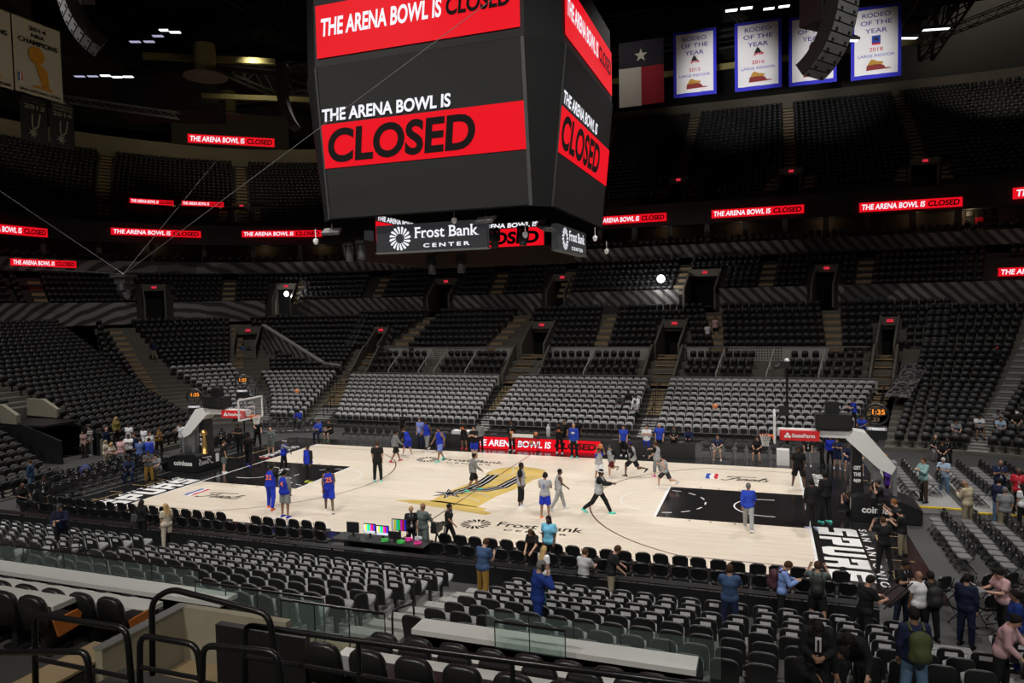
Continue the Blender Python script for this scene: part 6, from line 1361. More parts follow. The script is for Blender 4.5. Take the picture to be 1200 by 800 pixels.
m = MB(); m.lathe([(.10, 0), (.12, .2), (.13, .5), (.07, .62), (.05, .75)], n=10); m.build('draped_towel', mat('towel_pale', (.62, .64, .68), .9), loc=(.55, 9.5, .765), label='white towel bundle standing on the red table', cat='towel')
t = thing('ball_rack', 'rolling ball rack with white sign in front of the red table', 'rack', (-.6, 8.35, 0)); m = MB()
for sx in (-.85, .85):
    for sy in (-.2, .2): m.tube([(sx, sy, .06), (sx, sy, 1.0)], .022, 6)
for z in (.45, .75, .98):
    for sy in (-.2, .2): m.tube([(-.85, sy, z), (.85, sy, z)], .018, 6)
m.build('frame', BLKMET, t); m = MB(); m.box((0, -.21, 1.02), (1.3, .02, .2)); sg = m.build('sign', WHITE, t); m = MB()
for x in (-.85, .85):
    for y in (-.2, .2): m.lathe([(.05, -.02), (.05, .02)], (x, y, .05), n=10, axis=Matrix.Rotation(PI / 2, 3, 'X'))
m.build('casters', BLACK, t)
for i, (x, z) in enumerate(((-.75, 1.11), (-.72, .88), (-.45, .88), (.75, 1.11), (.45, .58))): ball((-.6 + x, 8.35, z), 'orange basketball on the rolling ball rack, %s' % ['top left', 'middle row left', 'middle row second', 'top right', 'lower right'][i])
t = thing('tower_camera', 'slim black pole with a remote camera behind the right backboard', 'camera', (13.85, 10.2, 0)); m = MB(); m.tube([(0, 0, .05), (0, 0, 4.9)], [.09, .06], 8); m.box((0, 0, .04), (.8, .8, .08)); m.build('pole', BLKMET, t); m = MB(); m.box((-.1, 0, 5.1), (.5, .35, .35)); m.tube([(-.3, 0, 5.1), (-.6, -.2, 4.95)], .1, 8); m.build('camera_head', BLACK, t); m = MB(); m.lathe([(.02, .16), (.12, .1), (.14, 0)], (0, 0, 5.3), n=10); m.build('white_cap', WHITE, t)
m = MB(); m.box((-.15, 0, 2.6), (.5, .4, .5)); m.tube([(-.3, 0, 2.4), (-.7, .2, 1.8), (-.2, .1, 1.4), (.6, 0, 1.7)], .05, 6); m.build('cable_loop', BLACK, t)

# ------------------------------------------------------------------ technicians' table on the near sideline
t = thing('technician_table', 'black cloth technicians table with screens on the near sideline', 'table', (.45, -9.95, 0)); m = MB(); m.box((0, 0, .73), (3.5, .75, .04)); m.build('tabletop', TBK, t); m = MB(); m.box((0, .3, .36), (3.4, .04, .70)); m.build('cloth_front', TBK, t)
BARS = [(.75, .75, .75), (.7, .7, .02), (.02, .7, .7), (.02, .7, .05), (.65, .02, .65), (.65, .02, .02), (.03, .03, .7)]
def monitor(x, y, w, h, z, label, kind):
    t = thing('monitor', label, 'monitor', (x, y, .75), .05, 'screens on the technicians table'); m = MB(); m.box((0, .02, z + h / 2), (w, .05, h)); m.build('frame', BLACK, t); m = MB(); m.box((0, .04, z / 2), (.06, .05, z)); m.box((0, .04, .01), (w * .5, .16, .02)); m.build('stand', BLACK, t)
    mm = [mat('bar_%s_%d' % (kind, k), c, .4, emit=c, estr={'bright': .9, 'dim': .10}.get(kind, .02)) for k, c in enumerate(BARS)]; m = MB()
    for k in range(7): m.box((-w * .46 + w * .92 * (k + .5) / 7, -.008, z + h * (.62 if kind == 'bright' else .5)), (w * .92 / 7, .006, h * (.62 if kind == 'bright' else .9)), k)
    if kind == 'off': m = MB(); m.box((0, -.008, z + h / 2), (w * .93, .006, h * .9)); mm = mat('screen_off', (.015, .015, .02), .2)
    m.build('screen', mm, t)
    if kind == 'bright': m = MB(); m.box((0, -.009, z + h * .17), (w * .92, .006, h * .24)); m.build('lower_strip', mat('bar_white', (.6, .65, .75), .4, emit=(.6, .68, .8), estr=.7), t)
monitor(-.72, -9.9, .46, .36, .12, 'small dark monitor, leftmost on the technicians table', 'off'); monitor(-.05, -9.9, .46, .34, .14, 'monitor with bright colour bars, left of two', 'bright'); monitor(.46, -9.92, .46, .34, .12, 'monitor with bright colour bars, right of two', 'bright'); monitor(1.02, -9.75, .56, .40, .28, 'larger monitor with dim colour bars, tallest on the table', 'dim'); monitor(1.0, -10.1, .36, .26, .10, 'small dark monitor below the tallest one', 'off')
for i, (x, y, c, w) in enumerate(((1.45, -9.9, (.75, .03, .35), 'pink'), (1.9, -10.15, (.7, .04, .3), 'magenta'), (1.3, -10.2, (.05, .5, .08), 'green'), (.7, -10.2, (.06, .5, .1), 'bright green'), (1.7, -9.7, (.5, .5, .55), 'grey'))):
    m = MB(); m.tube([(.12 * math.cos(a) * (1 + .1 * math.sin(3 * a)), .10 * math.sin(a), .02 + .02 * k / 6) for k, a in enumerate(np.linspace(0, 5 * PI, 24))], .022, 5); m.build('cable_coil', mat('cable_' + w.replace(' ', '_'), c, .5), loc=(x, y, .755), label='%s cable coil on the technicians table' % w, cat='cable')
t = thing('studio_camera', 'black camera on a tripod at the right end of the technicians table', 'camera', (2.35, -9.6, 0)); m = MB()
for a in (.5, 2.6, 4.7): m.tube([(0, 0, 1.05), (.35 * math.cos(a), .35 * math.sin(a), .02)], .025, 6)
m.build('tripod', BLKMET, t); m = MB(); m.box((0, 0, 1.2), (.22, .5, .24)); m.tube([(0, .25, 1.2), (0, .5, 1.2)], .09, 10); m.box((-.05, -.15, 1.38), (.12, .12, .12)); m.build('camera_body', BLACK, t)
# tables, jackets and small things by the right baseline

# ------------------------------------------------------------------ rails and dividers of the far stands
def far_rail(q, d0, z0, d1, z1, label, m_=BLKMET, h=.9, n=4, r=.03):
    a, b = BP(q, d0), BP(q, d1); A, B_ = Vector((a[0], a[1], z0)), Vector((b[0], b[1], z1)); t = thing('stair_handrail', label, 'railing', A, 0, 'handrails of the far stands'); m = MB(); m.tube([Vector((0, 0, h)), B_ - A + Vector((0, 0, h))], r, 6); m.build('rail', m_, t)
    for k in range(n): p = (B_ - A) * (k / (n - 1)); m = MB(); m.tube([p, p + Vector((0, 0, h))], r * .9, 6); m.build('post', m_, t)
for q, q2, w in ((-.258, -.264, 'left of the middle grey section'), (.256, .24, 'right of the middle grey section'), (-.865, -.905, 'left of the left grey section'), (.845, .86, 'right of the right grey section'), (-1.15, -1.25, 'in the left corner')): far_rail(q, 15, .4, 17.2, 1.0, 'black stair handrail low, ' + w); far_rail(q2, 18.4, 1.4, 20.8, 2.0, 'black stair handrail high, ' + w)
WR = mat('divider_grey', (.40, .40, .385), .7)
for i, (q, w) in enumerate(((-.738, 'first from left'), (-.618, 'second from left'), (-.558, 'third from left'), (-.440, 'fourth from left'), (-.022, 'in the middle section'), (.3925, 'first of the right section'), (.538, 'second of the right section'), (.6815, 'third of the right section'))): far_rail(q, 22.7, 2.75, 26.9, 4.3, 'pale sloping divider rail between black seats, ' + w, WR, .62, 3, .055)
for i, (q, w) in enumerate(((-.305, 'left of the left entrance'), (-.18, 'right of the left entrance'), (.165, 'left of the right entrance'), (.262, 'right of the right entrance'), (.812, 'left of the corner entrance'), (.872, 'right of the corner entrance'), (-.90, 'left corner entrance'), (-.835, 'left corner entrance, right'))):
    a, b = BP(q, 22.6), BP(q, 27.0); m = MB(); m.prism([(0, 2.2), (1, 3.2), (1, 5.25), (.9, 5.25), (.05, 3.25), (0, 3.25)], (a[0], a[1], 0), (b[0] - a[0], b[1] - a[1], 0), Z3, (.16, 0, 0)); m.build('wall_stair_flank', CONC, kind='structure')
# left tunnel between the end sections
TCON = mat('tunnel_concrete', (.26, .245, .19), .85, var=.2)
for y in (-1.22, 1.34):
    m = MB(); m.prism([(-25.6, 0), (-25.6, 1.35), (-29.0, 2.3), (-33, 2.9), (-33, 0)], (0, y, 0), X3, Z3, (0, .16, 0)); m.build('wall_tunnel', BLACK, kind='structure')
    m = MB(); m.prism([(-29.0, 2.2), (-29.0, 2.75), (-30.2, 3.35), (-31.6, 3.35), (-31.6, 2.3)], (0, y - .03, 0), X3, Z3, (0, .24, 0)); m.build('wall_tunnel_cap', TCON, kind='structure')
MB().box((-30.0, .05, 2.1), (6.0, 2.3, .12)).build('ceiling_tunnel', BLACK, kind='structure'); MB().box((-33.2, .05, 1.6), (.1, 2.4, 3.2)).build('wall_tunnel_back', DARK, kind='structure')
# dark patterned landing and black drape at the right corner tunnel
def pat_mat():
    m = bpy.data.materials.new('landing_pattern'); m.use_nodes = True; nt = m.node_tree; b = nt.nodes['Principled BSDF']; tc = nt.nodes.new('ShaderNodeTexCoord'); v = nt.nodes.new('ShaderNodeTexVoronoi'); v.feature = 'DISTANCE_TO_EDGE'; v.inputs['Scale'].default_value = 2.2; c = nt.nodes.new('ShaderNodeValToRGB'); c.color_ramp.elements[0].position = .06; c.color_ramp.elements[0].color = (.20, .20, .21, 1); c.color_ramp.elements[1].position = .10; c.color_ramp.elements[1].color = (.015, .015, .016, 1)
    nt.links.new(tc.outputs['Object'], v.inputs['Vector']); nt.links.new(v.outputs[0], c.inputs[0]); nt.links.new(c.outputs[0], b.inputs['Base Color']); return m
m = MB(); m.prism([(0, 0), (1.4, 0), (1.4, .1), (0, .1)], (19.85, 19.2, 2.35), (.96, -.28, 0), Z3, (2.3, 6.4, 1.55)); m.build('floor_corner_landing', pat_mat(), kind='structure')
# lamps of the press rows on the concourse
for i, (p, r_, w, pw) in enumerate((((4.05, 33.3, 10.72), .36, 'over the press tables right of centre', 14), ((-35.4, 33.0, 10.4), .30, 'in the left corner', 9))):
    t = thing('work_lamp', 'bright white work lamp ' + w, 'lamp', p, 0, 'bright work lamps'); m = MB(); m.lathe([(.02, -.2 * r_ / .36), (r_ * .8, -.12), (r_, 0), (r_ * .8, .12), (.02, .2 * r_ / .36)], n=16, axis=Matrix.Rotation(PI / 2, 3, 'X')); m.build('lens', mat('lamp_white', (1, 1, 1), .4, emit=(1, 1, .98), estr=3.5), t, True); m = MB(); m.tube([(0, .1, 0), (.2, .3, -.6), (.2, .3, -2.6)], .03, 6); m.build('stand', BLKMET, t)
    l = bpy.data.lights.new('work_lamp_light', 'SPOT'); l.energy = pw * 18; l.spot_size = 2.6; l.shadow_soft_size = .2; lo = bpy.data.objects.new('work_lamp_light', l); COL.objects.link(lo); lo.location = (p[0], p[1] + .35, p[2] - .05); lo.rotation_euler = (1.0, 0, 0)
def press(x, y, z, w, label):
    t = thing('press_desk', label, 'desk', (x, y, z), 0, 'press desks on the concourse'); m = MB(); m.box((0, 0, .72), (w, .6, .05)); m.build('desktop', BLACK, t); m = MB(); m.box((0, -.28, .36), (w, .04, .7)); m.build('front', TBK, t); m = MB()
    for k in range(int(w / .9)): m = MB(); m.box((-w / 2 + .5 + .9 * k, .05, .86 + .04 * (k % 3)), (.35, .3, .22 + .08 * (k % 2))); m.build('equipment_case', mat('equipment_grey', (.06, .06, .065), .5), t)
press(-4.3, 33.75, 7.65, 2.6, 'black press desk left of the middle stairs on the concourse'); press(-1.3, 33.75, 7.65, 2.4, 'black press desk beside the middle stairs on the concourse'); press(2.1, 33.75, 7.65, 2.6, 'black press desk under the bright lamp on the concourse'); press(20.9, 33.9, 7.65, 3.2, 'black press desk at the right of the concourse')
F_ = None
m = MB(); m.lathe([(.28, 0), (.30, .12), (.24, .34), (.12, .48), (.02, .52)], n=10); m.build('draped_jacket', mat('jacket_purple', (.03, .035, .13), .8), loc=(-19.95, -4.3, .48), smooth=True, label='dark blue jacket heaped on a floor chair at left', cat='jacket')

# ------------------------------------------------------------------ people: one continuous body each, clothes and hair as its children
PC = {'blue': (.015, .035, .42), 'royal': (.025, .06, .45), 'black': (.012, .012, .013), 'grey': (.20, .21, .22), 'greygreen': (.10, .125, .12), 'white': (.66, .67, .70), 'navy': (.014, .02, .055), 'navyd': (.010, .014, .04), 'denim': (.03, .06, .13), 'denimdark': (.015, .022, .045), 'jeans': (.10, .17, .27), 'bluewhite': (.16, .22, .60), 'silver': (.36, .37, .39), 'lightgrey': (.33, .34, .35), 'redblack': (.12, .016, .02), 'blackgrey': (.035, .035, .04), 'khaki': (.23, .20, .14), 'ochre': (.24, .14, .03), 'purple': (.09, .03, .34), 'teal': (.24, .40, .40), 'paleblue': (.32, .42, .56), 'paleblue2': (.20, .30, .62), 'beige': (.42, .36, .25), 'redpolo': (.50, .02, .04), 'pinkpale': (.55, .34, .36), 'suitblue': (.014, .035, .20), 'slate': (.04, .075, .16), 'tiedye': (.16, .50, .72), 'cream': (.55, .49, .40), 'mauve': (.32, .22, .21), 'striped': (.35, .37, .38), 'brownpant': (.045, .03, .022), 'olive': (.22, .17, .05), 'slateblue': (.07, .11, .27), 'slategrey': (.085, .09, .095), 'darkgrey': (.05, .05, .052), 'mint': (.10, .62, .50), 'orange': (.80, .16, .05), 'pink': (.75, .05, .35), 'whiteblue': (.45, .50, .70), 'green': (.03, .2, .1), 'yellow': (.55, .60, .10), 'red': (.5, .03, .04)}
def cloth_mat(c):
    if c == 'tiedye':
        if 'cloth_tiedye' not in MATS:
            m = mat('cloth_tiedye', PC[c], .85, var=.55, vscale=9)
        return MATS['cloth_tiedye']
    if c == 'striped' and 'cloth_striped' not in MATS:
        m = mat('cloth_striped', PC[c], .85, var=0); nt = m.node_tree; b = nt.nodes['Principled BSDF']; tc = nt.nodes.new('ShaderNodeTexCoord'); w = nt.nodes.new('ShaderNodeTexWave'); w.bands_direction = 'Z'; w.inputs['Scale'].default_value = 3.2; r = nt.nodes.new('ShaderNodeValToRGB'); r.color_ramp.elements[0].color = (.06, .06, .065, 1); r.color_ramp.elements[1].color = (.5, .5, .5, 1); r.color_ramp.elements[0].position = .3; r.color_ramp.elements[1].position = .45
        nt.links.new(tc.outputs['Object'], w.inputs[0]); nt.links.new(w.outputs['Fac'], r.inputs[0]); nt.links.new(r.outputs[0], b.inputs['Base Color'])
    return mat('cloth_' + c, PC[c], .85, var=.14, vscale=7, spec=.2)
SKIN = {'d': mat('skin_dark', (.12, .058, .036), .5, var=.06), 'm': mat('skin_brown', (.27, .145, .088), .5, var=.06), 'l': mat('skin_light', (.52, .30, .215), .5, var=.06)}
HAIRC = {'dk': mat('hair_black', (.012, .010, .009), .85, spec=.2), 'br': mat('hair_brown', (.055, .028, .014), .85, spec=.2), 'bl': mat('hair_blond', (.42, .28, .12), .85, spec=.2), 'gr': mat('hair_grey', (.14, .135, .13), .85, spec=.2), 'wh': mat('hair_white', (.45, .44, .42), .85, spec=.2), 'gi': mat('hair_ginger', (.22, .08, .025), .85, spec=.2), 'bd': mat('hair_grey_blond', (.30, .24, .16), .85, spec=.2)}
EYE = mat('eye_dark', (.012, .010, .010), .3); LIP = mat('lip', (.22, .08, .07), .5); SOLE = mat('shoe_sole', (.6, .6, .6), .6)

def smin(a, b, k):
    h = np.clip(.5 + .5 * (b - a) / k, 0, 1); return b + (a - b) * h - k * h * (1 - h)
class Field:
    """distance field of blended tapering limbs on a grid; surface extracted as quads"""
    def __init__(s, lo, hi, h):
        s.h = h; s.lo = np.array(lo, np.float64) - 2 * h; s.n = np.ceil((np.array(hi) + 2 * h - s.lo) / h).astype(int) + 1
        s.D = np.full(s.n, .25, np.float32); s.ax = [s.lo[i] + h * np.arange(s.n[i]) for i in range(3)]
    def sl(s, lo, hi):
        a = np.clip(np.floor((lo - s.lo) / s.h).astype(int), 0, s.n); b = np.clip(np.ceil((hi - s.lo) / s.h).astype(int) + 1, 0, s.n)
        return a, b
    def grid(s, a, b): return np.meshgrid(s.ax[0][a[0]:b[0]], s.ax[1][a[1]:b[1]], s.ax[2][a[2]:b[2]], indexing='ij', sparse=True)
    def put(s, a, b, d, k):
        S_ = (slice(a[0], b[0]), slice(a[1], b[1]), slice(a[2], b[2])); s.D[S_] = smin(s.D[S_], d.astype(np.float32), k)
    def cone(s, p, q, ra, rb, k=.03, cut=None):
        p, q = np.array(p, float), np.array(q, float); m = max(ra, rb) + k + 2.5 * s.h; a, b = s.sl(np.minimum(p, q) - m, np.maximum(p, q) + m)
        if (b <= a).any(): return
        X, Y, Z = s.grid(a, b); v = q - p; L2 = v @ v + 1e-12
        t = np.clip(((X - p[0]) * v[0] + (Y - p[1]) * v[1] + (Z - p[2]) * v[2]) / L2, 0, 1)
        d = np.sqrt((X - p[0] - t * v[0]) ** 2 + (Y - p[1] - t * v[1]) ** 2 + (Z - p[2] - t * v[2]) ** 2) - (ra + (rb - ra) * t)
        if cut is not None:
            c, n = np.array(cut[0]), np.array(cut[1]); d = np.maximum(d, (X - c[0]) * n[0] + (Y - c[1]) * n[1] + (Z - c[2]) * n[2])
        s.put(a, b, d, k)
    def ell(s, c, r, R, k=.02):
        c, r = np.array(c, float), np.array(r, float); m = r.max() + k + 2.5 * s.h; a, b = s.sl(c - m, c + m)
        if (b <= a).any(): return
        X, Y, Z = s.grid(a, b); X = X - c[0]; Y = Y - c[1]; Z = Z - c[2]
        x = X * R[0, 0] + Y * R[1, 0] + Z * R[2, 0]; y = X * R[0, 1] + Y * R[1, 1] + Z * R[2, 1]; z = X * R[0, 2] + Y * R[1, 2] + Z * R[2, 2]
        s.put(a, b, (np.sqrt((x / r[0]) ** 2 + (y / r[1]) ** 2 + (z / r[2]) ** 2) - 1) * r.min(), k)
    def clip(s, c, n):
        X, Y, Z = np.meshgrid(*s.ax, indexing='ij', sparse=True); s.D = np.maximum(s.D, ((X - c[0]) * n[0] + (Y - c[1]) * n[1] + (Z - c[2]) * n[2]).astype(np.float32))
    def surf(s):
        D = s.D; ins = D < 0; nx, ny, nz = D.shape
        c8 = [ins[i:nx - 1 + i, j:ny - 1 + j, k:nz - 1 + k] for i in (0, 1) for j in (0, 1) for k in (0, 1)]
        cnt = sum(c.astype(np.int8) for c in c8); act = (cnt > 0) & (cnt < 8); idx = np.full(act.shape, -1, np.int64); P = np.argwhere(act); idx[act] = np.arange(len(P))
        if not len(P): return np.zeros((0, 3)), []
        acc = np.zeros((len(P), 3)); w = np.zeros(len(P))
        off = [(i, j, k) for i in (0, 1) for j in (0, 1) for k in (0, 1)]
        val = {o: D[P[:, 0] + o[0], P[:, 1] + o[1], P[:, 2] + o[2]].astype(np.float64) for o in off}
        for a in off:
            for ax in range(3):
                if a[ax]: continue
                b = tuple(1 if i == ax else a[i] for i in range(3)); va, vb = val[a], val[b]; x = (va < 0) != (vb < 0)
                t = np.where(x, va / np.where(x, va - vb, 1), 0)
                for i in range(3): acc[:, i] += np.where(x, a[i] + (t if i == ax else 0), 0)
                w += x
        V = s.lo + s.h * (P + acc / w[:, None]); F = []
        for ax in range(3):
            sa = [slice(1, -1)] * 3; sb = [slice(1, -1)] * 3; sa[ax] = slice(0, -1); sb[ax] = slice(1, None)
            A, B = ins[tuple(sa)], ins[tuple(sb)]; E = np.argwhere(A != B)
            if not len(E): continue
            inside = A[tuple(E.T)]; E = E + 1; E[:, ax] -= 1
            u, v = [(1, 2), (2, 0), (0, 1)][ax]; du = np.zeros(3, int); dv = np.zeros(3, int); du[u] = 1; dv[v] = 1
            q = [idx[tuple((E - a * du - b * dv).T)] for a, b in ((1, 1), (0, 1), (0, 0), (1, 0))]
            Q = np.stack(q, 1); Q[~inside] = Q[~inside][:, ::-1]; F.append(Q)
        return V, np.concatenate(F)
def qmesh(name, V, F, mats_, extra=None):
    """quads from a field, plus appended small pieces (fingers, eyes) as an MB"""
    me = bpy.data.meshes.new(name); F = [tuple(int(i) for i in f) for f in F]; V = [tuple(p) for p in V]; mi = [0] * len(F)
    if extra is not None:
        o = len(V); V += [tuple(p) for p in extra.v]; F += [tuple(i + o for i in f) for f in extra.f]; mi += extra.m
    me.from_pydata(V, [], F)
    for m in mats_: me.materials.append(m)
    me.polygons.foreach_set('material_index', mi); me.polygons.foreach_set('use_smooth', [True] * len(F)); me.update(); return me

A = lambda *d: tuple(math.radians(x) for x in d)
# legs (hip flex L, knee L, hip flex R, knee R, spread) | lean | arms L (flex, out, elbow, in) | arms R | head (pitch, yaw)
POSES = {'stand': ((2, 4, -2, 4, 5), 0, (4, 9, 14, 4), (-2, 9, 16, 4), (4, 0)), 'wide': ((6, 6, 6, 8, 14), 0, (2, 16, 16, 4), (4, 16, 16, 4), (2, 0)), 'ready': ((22, 22, -14, 16, 9), 6, (34, 22, 62, 18), (34, 22, 62, 18), (10, 0)),
  'walk': ((22, 8, -16, 16, 3), 3, (-22, 9, 22, 4), (24, 9, 30, 4), (4, 0)), 'stride': ((32, 8, -30, 22, 3), 6, (40, 10, 60, 14), (60, 10, 40, 14), (2, 0)), 'run': ((44, 42, -26, 58, 4), 10, (-30, 12, 75, 8), (34, 12, 80, 8), (0, 0)),
  'sit': ((84, 84, 80, 86, 9), 8, (38, 10, 52, 20), (42, 10, 48, 20), (10, 0)), 'hips': ((2, 2, 2, 2, 9), 0, (-12, 48, 78, 62), (-12, 48, 78, 62), (2, 0)), 'cross': ((2, 4, -2, 4, 6), -2, (34, 14, 92, 62), (30, 14, 98, 62), (4, 0)),
  'phone': ((2, 4, -2, 5, 6), 2, (24, 10, 86, 32), (26, 10, 92, 30), (24, 0)), 'phone2': ((4, 6, -4, 6, 5), 8, (26, 12, 80, 30), (30, 12, 84, 26), (28, 0)), 'phone3': ((4, 6, -4, 6, 5), 16, (18, 12, 78, 38), (18, 12, 78, 38), (38, 0)), 'camera': ((6, 8, -4, 8, 8), 4, (62, 26, 118, 22), (62, 26, 118, 22), (4, 0)),
  'reach': ((6, 6, -6, 8, 7), 4, (16, 10, 40, 8), (74, 12, 12, 4), (4, 0)), 'reach2': ((6, 6, -4, 8, 6), 14, (44, 14, 22, 12), (20, 12, 40, 10), (16, 0)), 'bend': ((40, 16, 36, 16, 6), 58, (52, 12, 30, 12), (52, 12, 30, 12), (30, 0)), 'bend2': ((30, 18, 2, 14, 7), 34, (62, 12, 20, 10), (66, 12, 16, 10), (-10, 0)),
  'lean': ((60, 30, 54, 34, 8), 62, (58, 14, 20, 8), (64, 14, 22, 8), (30, 0)), 'lean2': ((40, 24, 36, 26, 9), 42, (40, 26, 26, 4), (34, 30, 30, 4), (24, 0)), 'shoot': ((22, 34, 6, 20, 7), 6, (104, 16, 86, 14), (112, 14, 76, 14), (-8, 0)), 'crouch': ((96, 120, 40, 120, 10), 14, (52, 22, 92, 26), (56, 22, 92, 26), (4, 0)),
  'floor': ((74, 108, 66, 112, 14), 6, (62, 16, 112, 26), (66, 16, 112, 26), (4, 0)), 'hands': ((2, 3, 2, 3, 8), 0, (18, 8, 48, 44), (18, 8, 48, 44), (4, 0)), 'laptop': ((4, 5, -3, 5, 6), 5, (34, 12, 62, 22), (34, 12, 62, 22), (22, 0)), 'call': ((8, 8, -8, 10, 5), 4, (6, 10, 26, 6), (52, 24, 138, 30), (12, 0)), 'hold': ((2, 4, -2, 4, 7), 2, (40, 14, 66, 34), (20, 12, 70, 34), (8, 0))}
def rx(a): return np.array(Matrix.Rotation(a, 3, 'X'))
def person(rec, h):
    x, y, z, H, hd, pose, tops, bot, shoe, skin, hair, label, kw = rec; s = H / 1.80; P_ = POSES[pose]; fem = any(w in label for w in ('woman', 'Woman')); sw = .90 if fem else 1.0
    (fl, kl, fr, kr, sp) = A(*P_[0]); lean = math.radians(P_[1]); up = np.array([0, 0, 1.0])
    T = rx(-lean)
    # legs
    def leg(sd, f, k):
        hip = np.array([sd * .088, 0, 0]); d1 = np.array([sd * math.sin(sp), math.sin(f) * math.cos(sp), -math.cos(f) * math.cos(sp)]); kn = hip + d1 * .435
        d2 = np.array([sd * math.sin(sp) * .5, math.sin(f - k), -math.cos(f - k)]); d2 /= np.linalg.norm(d2); an = kn + d2 * .425; return hip, kn, an, d1, d2
    Lg = [leg(-1, fl, kl), leg(1, fr, kr)]
    low = min(l[2][2] for l in Lg)
    if pose == 'floor': hz = .13; Lg = [(a, b, np.array([c[0], c[1], max(c[2], -.06)]), d, e) for a, b, c, d, e in Lg]
    elif pose == 'sit': hz = .53
    else: hz = -low + .085
    O_ = np.array([0, 0, hz])
    Lg = [(a + O_, b + O_, c + O_, d, e) for a, b, c, d, e in Lg]
    tp = lambda px, py, pz: O_ + T @ np.array([px, py, pz])
    shw = .172 * sw
    def arm(sd, a):
        f, ab, e, i = A(*a); S_ = np.array([sd * shw, 0, .50]); d = np.array([sd * math.sin(ab), math.cos(ab) * math.sin(f), -math.cos(ab) * math.cos(f)]); E_ = S_ + d * .285
        d2 = np.array([-sd * math.sin(i), math.cos(i) * math.sin(f + e), -math.cos(i) * math.cos(f + e)]); W_ = E_ + d2 * .25; Hn = W_ + d2 * .085
        return [O_ + T @ q for q in (S_, E_, W_, Hn)] + [T @ d, T @ d2]
    Ar = [arm(-1, P_[2]), arm(1, P_[3])]
    hp, hy = A(*P_[4]); Rh = T @ np.array(Matrix.Rotation(hy, 3, 'Z')) @ rx(-hp); nk = tp(0, .005, .555); hc = nk + Rh @ np.array([0, .02, .145])
    hd_ = lambda a, b, c: hc + Rh @ np.array([a, b, c])
    allp = np.array([q for l in Lg for q in l[:3]] + [q for a in Ar for q in a[:4]] + [hc]); lo, hi = allp.min(0) - .20, allp.max(0) + .20
    def torso(F, g, neck=True, k=.04):
        b = .02 if fem else 0
        F.cone(tp(-.075, 0, .02), tp(.075, 0, .02), .115 + g + b * .5, .115 + g + b * .5, k); F.cone(tp(-.035, 0, .18), tp(.035, 0, .18), .108 + g - b * .6, .108 + g - b * .6, k); F.cone(tp(-.03, 0, .02), tp(.03, 0, .2), .11 + g, .10 + g, k)
        F.cone(tp(-.070 * sw, .005, .37), tp(.070 * sw, .005, .37), .118 + g, .118 + g, k); F.cone(tp(0, 0, .18), tp(0, 0, .36), .11 + g, .13 + g, k); F.cone(tp(-.135 * sw, -.005, .485), tp(.135 * sw, -.005, .485), .068 + g, .068 + g, k)
        if fem: F.cone(tp(-.06, .085, .36), tp(.06, .085, .36), .055 + g, .055 + g, k)
    # ---- body
    F = Field(lo, hi, h); torso(F, 0)
    F.cone(tp(0, -.01, .48), hd_(0, -.03, -.06), .062, .054, .03)
    F.ell(hd_(0, -.008, .02), (.076, .098, .105), Rh, .02); F.cone(hd_(0, .035, -.055), hd_(0, .045, -.085), .052, .036, .03); F.cone(hd_(0, .088, .0), hd_(0, .108, -.028), .012, .017, .015)
    for sd in (-1, 1): F.ell(hd_(sd * .078, -.01, -.005), (.012, .02, .03), Rh, .008)
    for l in Lg: F.cone(l[0], l[1], .088, .058, .035); F.cone(l[1], l[2], .058, .038, .02); F.cone(l[1] + np.array([0, -.015, -.08]), l[1] + (l[2] - l[1]) * .55, .05, .036, .02)
    for a in Ar: F.cone(a[0], a[1], .052, .041, .03); F.cone(a[1], a[2], .042, .029, .015); F.cone(a[2], a[3], .030, .036, .012)
    V, Q = F.surf()
    ex = MB()
    for a, sd in zip(Ar, (-1, 1)):
        dr = a[5] / np.linalg.norm(a[5]); side = np.cross(dr, T @ np.array([0, 1.0, .3])); side = side / (np.linalg.norm(side) + 1e-9); pal = np.cross(side, dr)
        if (T.T @ pal)[0] * -sd < 0: pal = -pal
        fold = -sd * 0 + 1
        for f_, (ln, of) in enumerate(((.070, -.030), (.080, -.010), (.075, .010), (.060, .030))):
            r0 = a[3] + dr * .02 + side * of; c = .35 + .08 * f_; m1 = r0 + (dr * math.cos(c) + pal * math.sin(c)) * ln * .55; m2 = m1 + (dr * math.cos(c * 2.4) + pal * math.sin(c * 2.4)) * ln * .5
            ex.tube([r0, m1, m2], [.0095, .0088, .007], 5)
        th = a[2] + dr * .04 - side * .026; t1 = th + (dr * .6 - side * .7 + pal * .3) * .035; ex.tube([th, t1, t1 + (dr * .9 + pal * .3) * .03], [.011, .0095, .008], 5)
    for sd in (-1, 1):
        c = hd_(sd * .031, .083, .012); ex.box(c, (.022, .012, .012), 1, M=Matrix(Rh.tolist())); ex.box(hd_(sd * .032, .090, .034), (.034, .010, .007), 1, M=Matrix(Rh.tolist()))
    ex.box(hd_(0, .084, -.060), (.042, .012, .010), 2, M=Matrix(Rh.tolist()))
    o = link('person', qmesh('person', V * s, Q, [SKIN[skin], EYE, LIP], _sc(ex, s)), None, (x, y, z), math.radians(hd), label=label, cat='person')
    # ---- clothes
    def put(name, F, m, lab=None):
        V, Q = F.surf()
        if len(V): return link(name, qmesh(name, V * s, Q, [m]), o, label=lab)
    lt, lc = bot; ln = {'long': 1, 'short': .92, 'capri': 1}[lt]
    F = Field(lo, hi, h); lg = .020 if lt == 'long' else .030
    F.cone(tp(-.075, 0, .02), tp(.075, 0, .02), .124, .124, .03); F.cone(tp(-.035, 0, .10), tp(.035, 0, .10), .118, .118, .03)
